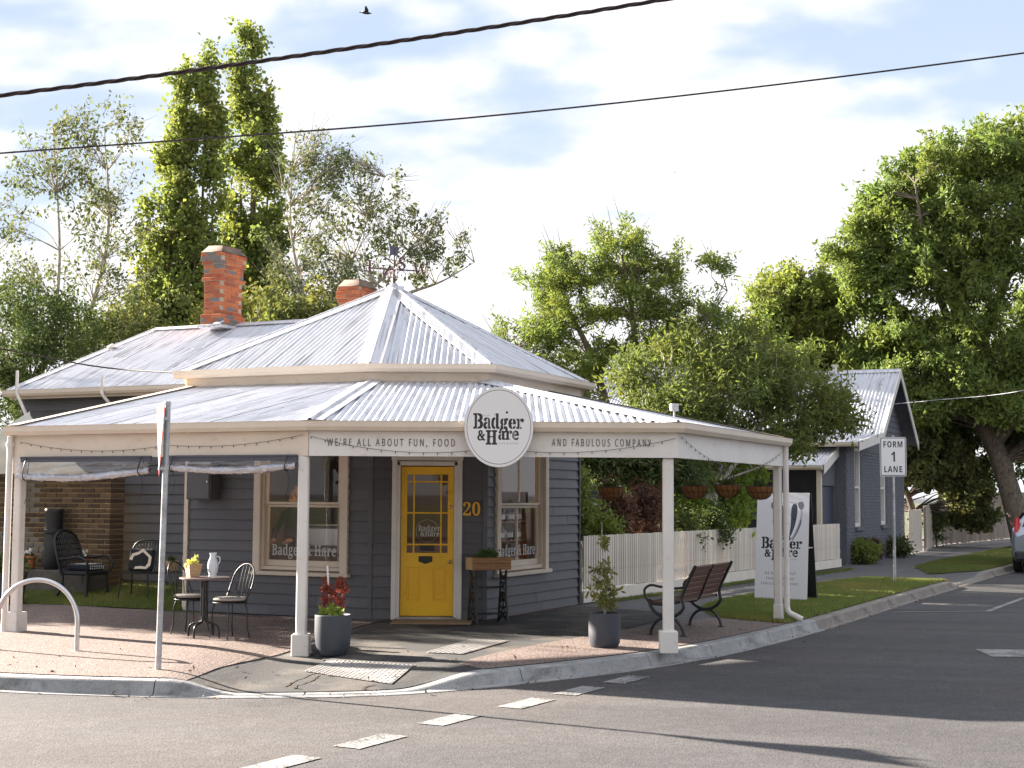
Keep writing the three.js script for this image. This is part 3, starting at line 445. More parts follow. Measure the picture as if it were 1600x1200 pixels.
// verandah
const VH = 2.53, VB = [-2.295, -16.24], VC = [1.886, -16.24], VA = add(VB, [U, 4.52]), VD = add(VC, [W_, 4.66]);
const VDW = add(PC, [W_, 2.17]);
const vroof = new THREE.Group(); vroof.name = 'verandah_roof'; shop.add(vroof);
{
  const y1 = 3.29, hold = { isMesh: true, parent: shop, add: (m) => vroof.add(m) };
  const wa = add(PA, [NL, 0.04]), wb = corner(PB, NL, NF, 0.04), wc = corner(PC, NF, NR, 0.04), wd = add(VDW, [NR, 0.04]);
  const F = [[P3(VA, VH), P3(VB, VH), P3(wb, y1), P3(wa, y1)], [P3(VB, VH), P3(VC, VH), P3(wc, y1), P3(wb, y1)], [P3(VC, VH), P3(VD, VH), P3(wd, y1), P3(wc, y1)]];
  F.forEach((p, i) => ironFacet('roof_sheet', p, MAT.iron, hold, 0.06, 0.013, 31 + i, 0.09));
  const cc = F.map((f) => f.reduce((a, b) => a.clone().add(b)).multiplyScalar(0.25));
  for (const [a, b, i] of [[VB, wb, 0], [VC, wc, 1]]) { const g = hipCap(P3(a, VH), P3(b, y1), [cc[i], cc[i + 1]], 0.15, MAT.cream, 0.028); g.translate(-SP.x, -SP.y, -SP.z); mesh('hip_capping', g, MAT.ironWhite, vroof); }
  meshW('verandah_gutter', sweep([VA, VB, VC, VD].map((p) => [p[0], VH + 0.02, p[1]]), GUT), MAT.cream, shop);
  // end barges
  for (const [a, b, d] of [[VA, wa, U], [VD, wd, W_]]) {
    const p = P3(a, VH + 0.05), q = P3(b, y1 + 0.05), s = V(d[0] * 0.03, 0, d[1] * 0.03), k = V(d[0] * -0.12, 0, d[1] * -0.12), dn = V(0, -0.16, 0), t = V(0, 0.0, 0);
    const c = (x, ...v) => v.reduce((m, w) => m.add(w), x.clone());
    meshW('barge', quads([[c(p, s), c(q, s), c(q, s, dn), c(p, s, dn)], [c(p, s), c(q, s), c(q, k), c(p, k)], [c(p, s, dn), c(q, s, dn), c(q, dn), c(p, dn)], [c(p, dn), c(q, dn), c(q, t), c(p, t)], [c(p, s), c(p), c(p, dn), c(p, s, dn)]]), MAT.cream, shop);
  }
  // beams: one per side
  const beam = (a, b, m) => meshW('verandah_beam', sweep([a, b].map((p) => [p[0], 0, p[1]]), [[-0.05, VH - 0.088], [-0.002, VH - 0.088], [-0.002, VH - 0.37], [-0.05, VH - 0.37]]), m, shop);
  beam(add(VA, [U, -0.0]), add(VB, [U, 0.012]), MAT.cream); beam(VB, VC, MAT.white); beam(add(VC, [W_, 0.012]), VD, MAT.white);
  // purlins below the sheets
  for (const k of [0.33, 0.66]) { const L = (a, b) => [a[0] + (b[0] - a[0]) * k, VH + (y1 - VH) * k - 0.09, a[1] + (b[1] - a[1]) * k]; meshW('purlin', sweep([L(VA, wa), L(VB, wb), L(VC, wc), L(VD, wd)], [[-0.02, 0], [0.02, 0], [0.02, 0.07], [-0.02, 0.07]]), MAT.cream, shop); }
  // posts
  const post = (x, z, top, turn, w = 0.115) => {
    const h = ground(x, z), o = mesh('verandah_post', merge([cbox(w, top - h - 0.2, w, 0.014, 0, (top - h - 0.2) / 2 + 0.2, 0)]), MAT.white, shop, rel(x, h, z), turn);
    if (w > 0.111) mesh('plinth', cbox(0.2, 0.25, 0.2, 0.01, 0, 0.12, 0), MAT.white, o); else mesh('plinth', cbox(w + 0.012, 0.3, w + 0.012, 0.006, 0, 0.1, 0), MAT.white, o); return o;
  };
  post(-2.36, -16.33, VH - 0.37, 0, 0.12); post(1.78, -16.34, VH - 0.37, 0, 0.12);
  const p1 = add(VA, [NL, -0.06], [U, -0.15]); post(p1[0], p1[1], VH - 0.2, TL);
  const p4 = add(VD, [NR, -0.08], [W_, -0.10]); post(p4[0], p4[1], VH - 0.2, TR, 0.11);
  // downpipes
  const d1 = add(VA, [NL, 0.03], [U, -0.05]), hd = ground(...d1);
  meshW('downpipe', merge([cyl(0.04, 0.04, VH - 0.1 - hd, d1[0], (VH - 0.1 + hd) / 2, d1[1], 14), cyl(0.05, 0.05, 0.06, d1[0], VH - 0.2, d1[1], 14)]), MAT.white, shop);
  const d4 = add(VD, [NR, 0.03], [W_, -0.06]);
  meshW('downpipe', merge([tube([[d4[0], VH - 0.08, d4[1]], [d4[0], 0.16, d4[1]], [d4[0] + NR[0] * 0.03, 0.1, d4[1] + NR[1] * 0.03], [d4[0] + NR[0] * 0.22, 0.015, d4[1] + NR[1] * 0.22]], 0.04, 14, 40, false), cyl(0.048, 0.048, 0.04, d4[0], 0.6, d4[1], 14)]), MAT.white, shop);
  // slogan on the fascia
  const txt = (s, x0, x1, y, h) => { const g = lettering(s, font, h, 0.003, h * 0.34); g.computeBoundingBox(); g.scale((x1 - x0) / g.boundingBox.max.x, 1, 1); g.translate(x0, y, VB[1] + 0.001); return g; };
  meshW('lettering', txt("WE'RE ALL ABOUT FUN, FOOD", -2.09, -0.645, 2.275, 0.082), MAT.inkGrey, shop);
  meshW('lettering', txt('AND FABULOUS COMPANY.', 0.455, 1.61, 2.285, 0.082), MAT.inkGrey, shop);
  // floodlight at the gutter corner
  const fl = mesh('floodlight', merge([cbox(0.1, 0.09, 0.05, 0.006, 0, 0.1, 0), cyl(0.012, 0.012, 0.09, 0, 0.03, 0, 8)]), MAT.galv, shop, rel(1.93, 2.68, -17.0), 0.5);
}
// round hanging sign
{
  const c = document.createElement('canvas'); c.width = c.height = 1024; const x = c.getContext('2d');
  x.fillStyle = '#e4e1e0'; x.fillRect(0, 0, 1024, 1024); x.strokeStyle = '#3c3a3d'; x.lineWidth = 7; x.beginPath(); x.arc(512, 512, 478, 0, 7); x.stroke();
  drawLogo(x, 512, 545, 1.0, '#2b2729', '#e4e1e0', true);
  const t = new THREE.CanvasTexture(c); t.colorSpace = THREE.SRGBColorSpace;
  const s = thing('round_sign', 'round white sign lettered Badger & Hare on the verandah gutter', 'sign', [-0.145, 2.489, VB[1] + 0.155]);
  const R = 0.395, disc = new THREE.CircleGeometry(R - 0.004, 64).translate(0, 0, 0.0242);
  mesh('rim', place(uvm(new THREE.CylinderGeometry(R, R, 0.05, 64)), 0, 0, -0.002, Math.PI / 2), MAT.white, s).scale.set(0.98, 1.14, 1);
  mesh('face', disc, std({ map: t, roughness: 0.5 }), s).scale.set(0.98, 1.14, 1);
  mesh('bracket', merge([box(0.03, 0.5, 0.02, -0.12, 0, -0.036), box(0.03, 0.5, 0.02, 0.12, 0, -0.036)]), MAT.galv, s);
}
function drawLogo(x, cx, cy, k, ink, ground, small) { // two-line logotype in a fat stencil face
  const cut = (a, b, w) => { x.fillStyle = ground; x.fillRect(a, b[0], w, b[1] - b[0]); };
  x.textBaseline = 'alphabetic'; x.textAlign = 'left'; x.lineJoin = 'round';
  const word = (s, px, py, size, W) => { x.save(); x.translate(px, py); x.font = `bold ${size}px serif`; const w = x.measureText(s).width; x.scale(W / w, 1); x.fillStyle = ink; x.strokeStyle = ink; x.lineWidth = size * 0.045; x.fillText(s, 0, 0); x.strokeText(s, 0, 0); x.restore(); return W; };
  const L = cx - 385 * k;
  word('B', L, cy - 15 * k, 265 * k, 152 * k); word('ad', L + 148 * k, cy - 15 * k, 250 * k, 248 * k); word('ger', L + 400 * k, cy - 15 * k, 225 * k, 360 * k);
  x.fillStyle = ink; x.beginPath(); x.arc(L + 505 * k, cy - 222 * k, 17 * k, 0, 7); x.fill();
  word('&', L + 60 * k, cy + 138 * k, 175 * k, 122 * k); word('H', L + 190 * k, cy + 190 * k, 250 * k, 172 * k); word('are', L + 372 * k, cy + 128 * k, 205 * k, 318 * k);
  for (const [a, b, c] of [[58, -200, -10], [214, -150, -10], [330, -220, -10], [452, -190, -10], [585, -150, -10], [695, -150, -10]]) cut(L + a * k, [cy + b * k, cy + c * k], 9 * k);
  cut(L + 262 * k, [cy + 95 * k, cy + 112 * k], 30 * k);
  for (const a of [420, 540, 610]) cut(L + a * k, [cy + 10 * k, cy + 130 * k], 8 * k);
  if (small) { x.fillStyle = '#777275'; x.font = `${34 * k}px sans-serif`; x.textAlign = 'left'; x.fillText('C A F E  &  S T O R E', L + 385 * k, cy + 190 * k); x.font = `${26 * k}px sans-serif`; x.fillText('EST 2021', L + 155 * k, cy - 172 * k); }
}
// ---------- bricks ----------
const brickShades = [[0.46, 0.13, 0.055], [0.52, 0.155, 0.06], [0.41, 0.115, 0.055], [0.50, 0.17, 0.075], [0.36, 0.11, 0.06]].map((c) => std({ map: T.brick, color: rgb(...c), roughness: 0.9 }));
const brickGrey = std({ map: T.brick, color: rgb(0.20, 0.18, 0.185), roughness: 0.95 });
const bgeo = {}; const brickG = (w, h, d) => bgeo[`${w.toFixed(3)}_${h}_${d.toFixed(3)}`] ??= cbox(w, h, d, 0.006);
function chimney(o, w, d, courses, seed) { // o: group at the foot; w along x, d along z
  const r = mul(seed), core = []; let y = 0;
  courses.forEach(([n, out, grey]) => {
    for (let k = 0; k < n; k++, y += 0.078) {
      const W = w + 2 * out, D = d + 2 * out;
      core.push(box(W - 0.02, 0.078, D - 0.02, 0, y + 0.039, 0));
      for (const side of [0, 1, 2, 3]) {
        const L = side % 2 ? D - 0.225 : W, off = (k % 2) * 0.11; let x = -L / 2 - off;
        while (x < L / 2 - 0.02) {
          const a = Math.max(x, -L / 2), b = Math.min(x + 0.225, L / 2); x += 0.235; if (b - a < 0.03) continue;
          const m = (r() < (grey ?? 0.06)) ? brickGrey : brickShades[Math.floor(r() * 5)], j = (r() - 0.5) * 0.008;
          const e = mesh('brick', brickG(Math.round((b - a) * 100) / 100, 0.068, 0.11), m, o); const c = (a + b) / 2;
          if (side === 0) e.position.set(c, y + 0.039, D / 2 - 0.055 + j); else if (side === 2) e.position.set(c, y + 0.039, -D / 2 + 0.055 + j); else { e.position.set((side === 1 ? 1 : -1) * (W / 2 - 0.055 + j), y + 0.039, c); e.rotation.y = Math.PI / 2; }
        }
      }
    }
  });
  mesh('core', merge(core), MAT.mortar, o);
  const top = courses[courses.length - 1][1], g = new THREE.CylinderGeometry(0.5, 0.72, 0.14, 4, 2).rotateY(Math.PI / 4); const gp = g.attributes.position; for (let i = 0; i < gp.count; i++) gp.setXYZ(i, gp.getX(i) * (w + 2 * top) * 0.98 + 0.015 * Math.sin(i * 7), gp.getY(i) + 0.01 * Math.sin(i * 3), gp.getZ(i) * (d + 2 * top) * 0.98);
  g.computeVertexNormals(); mesh('mortar_cap', uvm(g).translate(0, y + 0.07, 0), std({ map: T.conc, color: rgb(0.26, 0.19, 0.15), roughness: 1 }), o);
}
{
  const stack = [[3, 0.04, 0.5], [8, 0, 0.04], [1, 0.035, 0.05], [3, 0.012, 0.16], [1, 0.035, 0.15], [2, 0.055, 0.2]];
  const c1 = thing('brick_chimney', 'tall orange brick chimney with grey base bricks on the house ridge', 'chimney', [-5.5, 4.86, -27.05], TL);
  chimney(c1, 0.38, 0.68, stack, 3);
  mesh('flashing', merge([cbox(0.54, 0.06, 0.84, 0.01, 0, 0.0, 0.03), box(0.16, 0.015, 0.16, 0.2, 0.06, 0.4, 0.5)]), MAT.ironWhite, c1);
  const c2 = thing('brick_chimney', 'orange brick chimney showing only its top above the pavilion roof', 'chimney', [-2.95, 4.55, -27.1], TL);
  chimney(c2, 0.42, 0.62, [[10, 0, 0.03], [1, 0.03, 0.03], [2, 0.05, 0.05], [1, 0.03, 0.1]], 8);
}
// ---------- house wing behind the shop ----------
const EV = (s, back, y) => V(-5.37 + U[0] * s - NL[0] * back, y, -24.0 + U[1] * s - NL[1] * back); // along the wing's eave
{
  const ho = thing('weatherboard_house', 'dark weatherboard house with hipped iron roof behind the corner shop', 'building', [-5.37, 0, -24]);
  const y = 3.53, eL = EV(4.15, 0, y), eR = EV(-2.6, 0, y), rL = EV(3.2, 2.9, 4.92), rR = EV(-2.6, 2.9, 4.92), bL = EV(4.15, 5.8, y), bR = EV(-2.6, 5.8, y);
  const rf = new THREE.Group(); rf.name = 'roof'; ho.add(rf); const hold = { isMesh: true, parent: ho, add: (m) => rf.add(m) };
  ironFacet('roof_sheet', [eL, eR, rR, rL], MAT.iron, hold, 0.05, 0.013, 51, 0.09); ironFacet('roof_sheet', [bL, eL, rL], MAT.iron, hold, 0.05, 0.009, 52); ironFacet('roof_sheet', [bR, bL, rL, rR], MAT.iron, hold, 0.05, 0.009, 53);
  const addRel = (n, g, m) => { g.translate(-ho.position.x, 0, -ho.position.z); mesh(n, g, m, rf); };
  addRel('hip_capping', hipCap(eL, rL, [EV(1, 1, 4), EV(3.9, 3, 4)], 0.13), MAT.ironWhite); addRel('ridge_capping', hipCap(rL, rR, [EV(1, 1, 4.2), EV(1, 5, 4.2)], 0.13), MAT.ironWhite);
  const p = (v) => [v.x, v.y + 0.02, v.z]; meshW('gutter', sweep([p(eL), p(eR)], GUT), MAT.cream, ho);
  meshW('fascia', sweep([EV(4.1, 0.03, 0), EV(-2.6, 0.03, 0)].map((v) => [v.x, 0, v.z]), [[-0.02, 3.40], [0, 3.40], [0, 3.51], [-0.02, 3.51]]), MAT.cream, ho);
  const wl = EV(4.1, 0.35, 0); const w1 = boardedWall(ho, [wl.x - ho.position.x, 0, wl.z - ho.position.z], TL, 6.6, -0.1, 3.48, [], MAT.board, MAT.boardDark, 0.165);
  mesh('vent', merge([cbox(0.16, 0.15, 0.03, 0.004, 0, 0, 0), ...[-0.04, 0, 0.04].map((k) => box(0.13, 0.012, 0.03, 0, k, 0.012, 0.5))]), MAT.boardDark, w1).position.set(2.0, 3.1, 0.035);
  const wb = EV(4.1, 5.5, 0); boardedWall(ho, [wb.x - ho.position.x, 0, wb.z - ho.position.z], TL - Math.PI / 2, 5.1, -0.1, 3.48, [], MAT.board, MAT.boardDark, 0.165);
  // stays for the shade sail, and the roof vent
  const s1 = EV(1.82, -0.13, 0); meshW('sail_stay', tube([[s1.x, 3.75, s1.z], [s1.x, 3.42, s1.z], [s1.x + 0.11, 3.28, s1.z - 0.05]], 0.028, 8, 12, false), MAT.white, ho);
  const s2 = EV(3.78, -0.13, 0); meshW('sail_stay', tube([[s2.x, 3.9, s2.z], [s2.x, 3.5, s2.z], [s2.x + 0.22, 3.1, s2.z + 0.1]], 0.03, 8, 12, false), MAT.white, ho);
  const vt = EV(3.4, 1.9, 0); meshW('roof_vent', merge([cyl(0.055, 0.055, 0.35, vt.x, 4.3, vt.z, 12), lathe([[0, 0.1], [0.1, 0.03], [0.1, 0], [0, 0.01]], 12, vt.x, 4.48, vt.z)]), MAT.white, ho);
}
// ---------- outdoor brick fireplace wall ----------
{
  const o = EV(1.35, -0.25, 0), hg = ground(o.x, o.z) - 0.02;
  const f = thing('brick_wall', 'brown brick garden wall with pale mortar and hearth ledge', 'wall', [o.x, hg, o.z], TL);
  const w = 4.6, h = 1.9; const r = mul(77);
  mesh('mortar', box(w - 0.02, h - 0.02, 0.34, -w / 2 - 0.012, h / 2, -0.06), flat(0.44, 0.35, 0.20, 1), f);
  const shades = [[0.165, 0.105, 0.062], [0.13, 0.085, 0.055], [0.20, 0.135, 0.08], [0.105, 0.07, 0.05]].map((c) => std({ map: T.brick, color: rgb(...c), roughness: 0.95 }));
  const grey = [[0.26, 0.235, 0.20], [0.21, 0.19, 0.165]].map((c) => std({ map: T.brick, color: rgb(...c), roughness: 0.95 }));
  let n = 0; const rest = [];
  for (let j = 0; j < 22; j++) for (let x = 0; x > -w + 0.2;) {
    const y = j * 0.086 + 0.043, first = x === 0, L = first && j % 2 ? 0.11 : 0.23, cx = x - L / 2; x -= L + 0.01;
    const nz = vnoise(cx * 1.6 + 5, y * 1.8, 2), m = nz + 0.18 * (r() - 0.5) > 0.66 ? grey[Math.floor(r() * 2)] : shades[Math.floor(r() * 4)];
    const jz = (r() - 0.5) * 0.012, D = first ? 0.36 : 0.1, z = (first ? -0.05 : 0.084) + jz;
    if (j > 4 && n < 290 && cx > -3.2) { n++; mesh('brick', brickG(L - 0.008, 0.069, D), m, f).position.set(cx, y, z); } else rest.push(place(brickG(L - 0.008, 0.069, D).clone(), cx, y, z));
  }
  const st = mesh('bricks', merge(rest), shades[0], f); st.userData.kind = 'stuff';
  for (let x = -0.06; x > -w; x -= 0.122) { const b = mesh('coping_brick', brickG(0.11, 0.074, 0.46), shades[1], f); b.position.set(x, h + 0.03, -0.05); b.rotation.z = 0; }
  mesh('hearth', cbox(1.75, 0.36, 0.5, 0.01, -0.92, 0.16, 0.36), std({ map: T.conc, color: rgb(0.16, 0.14, 0.12), roughness: 0.95 }), f);
  const flue = thing('iron_flue', 'black cast iron flue standing on the hearth of the brick wall', 'flue', [o.x - CA * 1.02 + NL[0] * 0.36, hg + 0.34, o.z - SA * 1.02 + NL[1] * 0.36], TL);
  mesh('pipe', lathe([[0.13, 0], [0.17, 0.1], [0.18, 0.35], [0.15, 0.5], [0.155, 0.56], [0.145, 0.58], [0.15, 0.95], [0.16, 0.97], [0.155, 1.02], [0.13, 1.03], [0.13, 0.9]], 20), MAT.black, flue);
  mesh('band', lathe([[0.15, 0.6], [0.165, 0.62], [0.15, 0.64], [0.165, 0.66], [0.15, 0.68]], 20), MAT.blackMetal, flue);
}
// ---------- picket fence along the side street ----------
{
  const f0 = [1.16, -23.2], f1 = [8.2, -35.85], dx = f1[0] - f0[0], dz = f1[1] - f0[1], L = Math.hypot(dx, dz), turn = Math.atan2(-dz, dx);
  const fe = thing('picket_fence', 'cream painted picket fence running from the shop to the grey brick house', 'fence', [f0[0], 0, f0[1]], turn);
  const g = cbox(0.061, 0.86, 0.02, 0.004), r = mul(4), gp = std({ map: T.trim, color: rgb(0.80, 0.73, 0.64), roughness: 0.7 }), gp2 = std({ map: T.trim, color: rgb(0.69, 0.61, 0.52), roughness: 0.7 });
  const n = Math.floor(L / 0.0905); for (let i = 0; i < n; i++) { const m = mesh('picket', g, r() < 0.5 ? gp : gp2, fe); m.position.set(0.045 + i * 0.0905, 0.65 + (r() - 0.5) * 0.01, 0); m.rotation.z = (r() - 0.5) * 0.01; }
  mesh('plinth_board', cbox(L, 0.2, 0.025, 0.004, L / 2, 0.11, 0.004), gp, fe);
  for (const y of [0.38, 0.92]) mesh('rail', cbox(L, 0.07, 0.04, 0.004, L / 2, y, -0.033), gp, fe);
  for (let x = 0.05; x < L; x += 2.4) mesh('fence_post', cbox(0.09, 1.0, 0.09, 0.006, x, 0.5, -0.1), gp, fe);
}
// ---------- grey brick house along the side street ----------
const HB = (s, out, y) => V(8.69 + W_[0] * s + NR[0] * out, y, -37.3 + W_[1] * s + NR[1] * out); // s along the street wall, out towards the street
{
  const h = thing('brick_house', 'grey painted brick house with steep gabled iron roof facing the side street', 'building', [8.69, 0, -37.3]);
  const R = h.position, loc = (v) => [v.x - R.x, v.y, v.z - R.z];
  const LEN = 8.1, D = 7;
  // street wall with two window openings, bricks built on it
  const wins = [[1.05, 1.75, 0.95, 3.05], [4.5, 5.2, 0.95, 3.05]];
  const outline = [[0, -0.1], [LEN, -0.1], [LEN, 3.45], [5.5, 5.35], [2.8, 3.42], [0, 3.08]];
  const wall = mesh('wall', extrude(outline, 0.24, 0, wins.map((w) => rect(w[0], w[2], w[1], w[3])), 0, 0, -0.24), MAT.brickPaint, h, loc(HB(0, 0, 0)), TR);
  const bg = []; const r = mul(9);
  for (let y = -0.05; y < 3.0; y += 0.086) for (let x = ((Math.round(y / 0.086)) % 2) * 0.12; x < LEN - 0.1; x += 0.24) { const L = Math.min(0.228, LEN - x); const c = x + L / 2; if (wins.some((w) => c > w[0] - 0.12 && c < w[1] + 0.12 && y > w[2] - 0.1 && y < w[3] + 0.05)) continue; bg.push(place(brickG(0.228, 0.076, 0.02).clone(), c, y + 0.043, 0.003 + r() * 0.006)); }
  const bm = mesh('bricks', merge(bg), MAT.brickPaint, wall); bm.userData.kind = 'stuff';
  for (let y = 3.5; y < 5.2; y += 0.17) { const k = (5.35 - y) / 1.92, a = 5.5 - 2.7 * k, b = 5.5 + 2.6 * k; mesh('weatherboard', boardGeo(b - a, 0.17), MAT.brickPaint, wall).position.set(a, y, 0.008); }
  for (const w of wins) {
    const cx = (w[0] + w[1]) / 2, cy = (w[2] + w[3]) / 2, W = w[1] - w[0], Hh = w[3] - w[2];
    const wd = mesh('window', merge([cbox(0.09, Hh, 0.1, 0.005, w[0] + 0.045, cy, -0.06), cbox(0.09, Hh, 0.1, 0.005, w[1] - 0.045, cy, -0.06), cbox(W - 0.18, 0.08, 0.1, 0.005, cx, w[3] - 0.04, -0.06), cbox(W - 0.18, 0.1, 0.1, 0.005, cx, w[2] + 0.05, -0.06), cbox(W - 0.18, 0.06, 0.08, 0.005, cx, cy, -0.06)]), MAT.white, wall);
    mesh('sill', cbox(W + 0.2, 0.1, 0.16, 0.01, cx, w[2] - 0.06, 0.0), MAT.brickPaint, wd);
    mesh('pane', new THREE.PlaneGeometry(W - 0.18, Hh - 0.18).translate(cx, cy, -0.075), MAT.glass, wd);
    mesh('blind', box(W, Hh, 0.01, cx, cy, -0.2), flat(0.12, 0.13, 0.15, 0.9), wd);
  }
  // other walls
  mesh('wall', merge([box(D, 3.2, 0.24, D / 2, 1.5, 0)]), MAT.brickPaint, h, loc(HB(LEN, 0, 0)), Math.PI - TL * -1 + 0);
  const front = mesh('wall', extrude(rect(-D, -0.1, -0.242, 3.08), 0.22, 0, [rect(-3.45, 0.05, -2.6, 2.2), rect(-3.45, 2.22, -2.6, 2.6)], 0, 0, -0.22), MAT.brickPaint, h, loc(HB(0.0, 0, 0)), TL);
  const door = mesh('door', extrude(rect(-3.4, 0.06, -2.65, 2.18), 0.04, 0, [rect(-3.3, 1.2, -3.07, 2.05), rect(-2.98, 1.2, -2.75, 2.05)], 0, 0, -0.12), MAT.yellow, front);
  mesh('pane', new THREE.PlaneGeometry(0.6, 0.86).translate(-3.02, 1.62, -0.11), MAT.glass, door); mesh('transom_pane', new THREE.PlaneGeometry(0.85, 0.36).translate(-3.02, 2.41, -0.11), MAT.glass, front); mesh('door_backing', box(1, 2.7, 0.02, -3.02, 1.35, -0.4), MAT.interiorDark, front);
  // roof
  const rf = new THREE.Group(); rf.name = 'roof'; h.add(rf); const hold = { isMesh: true, parent: h, add: (m) => rf.add(m) };
  const eo = 0.42, bk = -9;
  const N0 = HB(-0.45, bk, 3.12), N1 = HB(-0.45, eo, 3.12), K0 = HB(2.75, bk, 3.48), K1 = HB(2.75, eo, 3.48), A0 = HB(5.5, bk, 5.47), A1 = HB(5.5, eo, 5.47), F0 = HB(8.35, bk, 3.4), F1 = HB(8.35, eo, 3.4);
  ironFacet('roof_sheet', [N0, N1, K1, K0], MAT.iron, hold, 0.05, 0.009, 61, 0.09); ironFacet('roof_sheet', [K0, K1, A1, A0], MAT.iron, hold, 0.07, 0.012, 62, 0.105); ironFacet('roof_sheet', [F0, F1, A1, A0], MAT.iron, hold, 0.05, 0.009, 63, 0.12);
  const rl = (g) => g.translate(-R.x, 0, -R.z);
  mesh('ridge_capping', rl(hipCap(A0, A1, [K1, F1], 0.14)), MAT.ironWhite, rf);
  const ba = (p, q, m) => { const d = V(0, -0.2, 0), t = V(NR[0] * 0.03, 0, NR[1] * 0.03), u = V(0, 0.05, 0), c = (x, ...v) => v.reduce((a, b) => a.add(b), x.clone()); return rl(quads([[c(p, t, u), c(q, t, u), c(q, t, d), c(p, t, d)], [c(p, t, u), c(q, t, u), c(q, u), c(p, u)], [c(p, t, d), c(q, t, d), c(q, d), c(p, d)], [c(p, u), c(q, u), c(q, d), c(p, d)]])); };
  mesh('barge', ba(K1, A1), MAT.white, rf); mesh('barge', ba(N1, K1), MAT.white, rf); mesh('barge', ba(F1, A1), MAT.white, rf);
  const sf = (p, q) => { const t = V(-NR[0] * eo, 0, -NR[1] * eo), dn = V(0, -0.05, 0), c = (x, ...v) => v.reduce((a, b) => a.add(b), x.clone()); return rl(quads([[c(p, dn), c(q, dn), c(q, dn, t), c(p, dn, t)]])); };
  mesh('soffit', merge([sf(F1, A1), sf(K1, A1), sf(N1, K1)]), MAT.brickPaint, rf);
  const gp = (v) => [v.x, v.y + 0.02, v.z]; const gt = sweep([gp(N0), gp(N1)], GUT); rl(gt); mesh('gutter', gt, MAT.cream, h);
  const vt = HB(5.5, -1.5, 0); mesh('roof_vent', rl(merge([cyl(0.07, 0.07, 0.24, vt.x, 5.55, vt.z, 14), cyl(0.11, 0.11, 0.03, vt.x, 5.68, vt.z, 14)])), MAT.white, h);
  // porch
  const q0 = HB(-1.7, -5.4, 2.5), q1 = HB(-1.7, -0.2, 2.5), q2 = HB(0.0, -0.2, 3.0), q3 = HB(0.0, -5.4, 3.0);
  const pr = new THREE.Group(); pr.name = 'porch_roof'; h.add(pr); ironFacet('roof_sheet', [q0, q1, q2, q3], MAT.iron, { isMesh: true, parent: h, add: (m) => pr.add(m) }, 0.05, 0.009, 64, 0.09);
  mesh('barge', ba(q1, q2), MAT.white, pr); const pg = sweep([gp(q0), gp(q1)], GUT); rl(pg); mesh('gutter', pg, MAT.cream, pr);
  // side of the porch: ribbed sheet above, open dark below
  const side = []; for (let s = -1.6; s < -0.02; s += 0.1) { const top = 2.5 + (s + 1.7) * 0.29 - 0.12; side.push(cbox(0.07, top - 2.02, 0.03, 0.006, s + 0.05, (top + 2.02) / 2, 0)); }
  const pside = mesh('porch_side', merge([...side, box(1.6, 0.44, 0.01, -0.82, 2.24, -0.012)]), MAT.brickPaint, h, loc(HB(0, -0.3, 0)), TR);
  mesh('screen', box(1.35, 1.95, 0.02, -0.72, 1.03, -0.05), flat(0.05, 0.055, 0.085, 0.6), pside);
  const pp = HB(-1.6, -0.32, 0); mesh('porch_post', cbox(0.12, 2.5, 0.12, 0.008, 0, 1.24, 0), MAT.cream, h, loc(pp), TR);
}
// dark timber wall of the extension seen through the garden
{
  const e = thing('garden_extension', 'dark timber extension wall with cream fascia behind the garden trees', 'building', [-2.6, 0, -36.3], 0.05);
  boardedWall(e, [0, 0, 0], 0, 8.6, 0, 2.75, [], MAT.boardDark, MAT.boardDark, 0.2);
  mesh('fascia', cbox(8.8, 0.2, 0.06, 0.006, 4.3, 2.86, 0.06), MAT.cream, e); mesh('window_frame', merge([cbox(0.06, 1.0, 0.05, 0.004, 3.9, 2.0, 0.05), cbox(0.06, 1.0, 0.05, 0.004, 5.1, 2.0, 0.05), cbox(1.14, 0.06, 0.05, 0.004, 4.5, 2.47, 0.05), cbox(1.14, 0.06, 0.05, 0.004, 4.5, 1.53, 0.05)]), MAT.white, e);
  mesh('roof', box(9.0, 0.06, 3.2, 4.3, 3.0, -1.5, -0.06), MAT.iron, e);
}
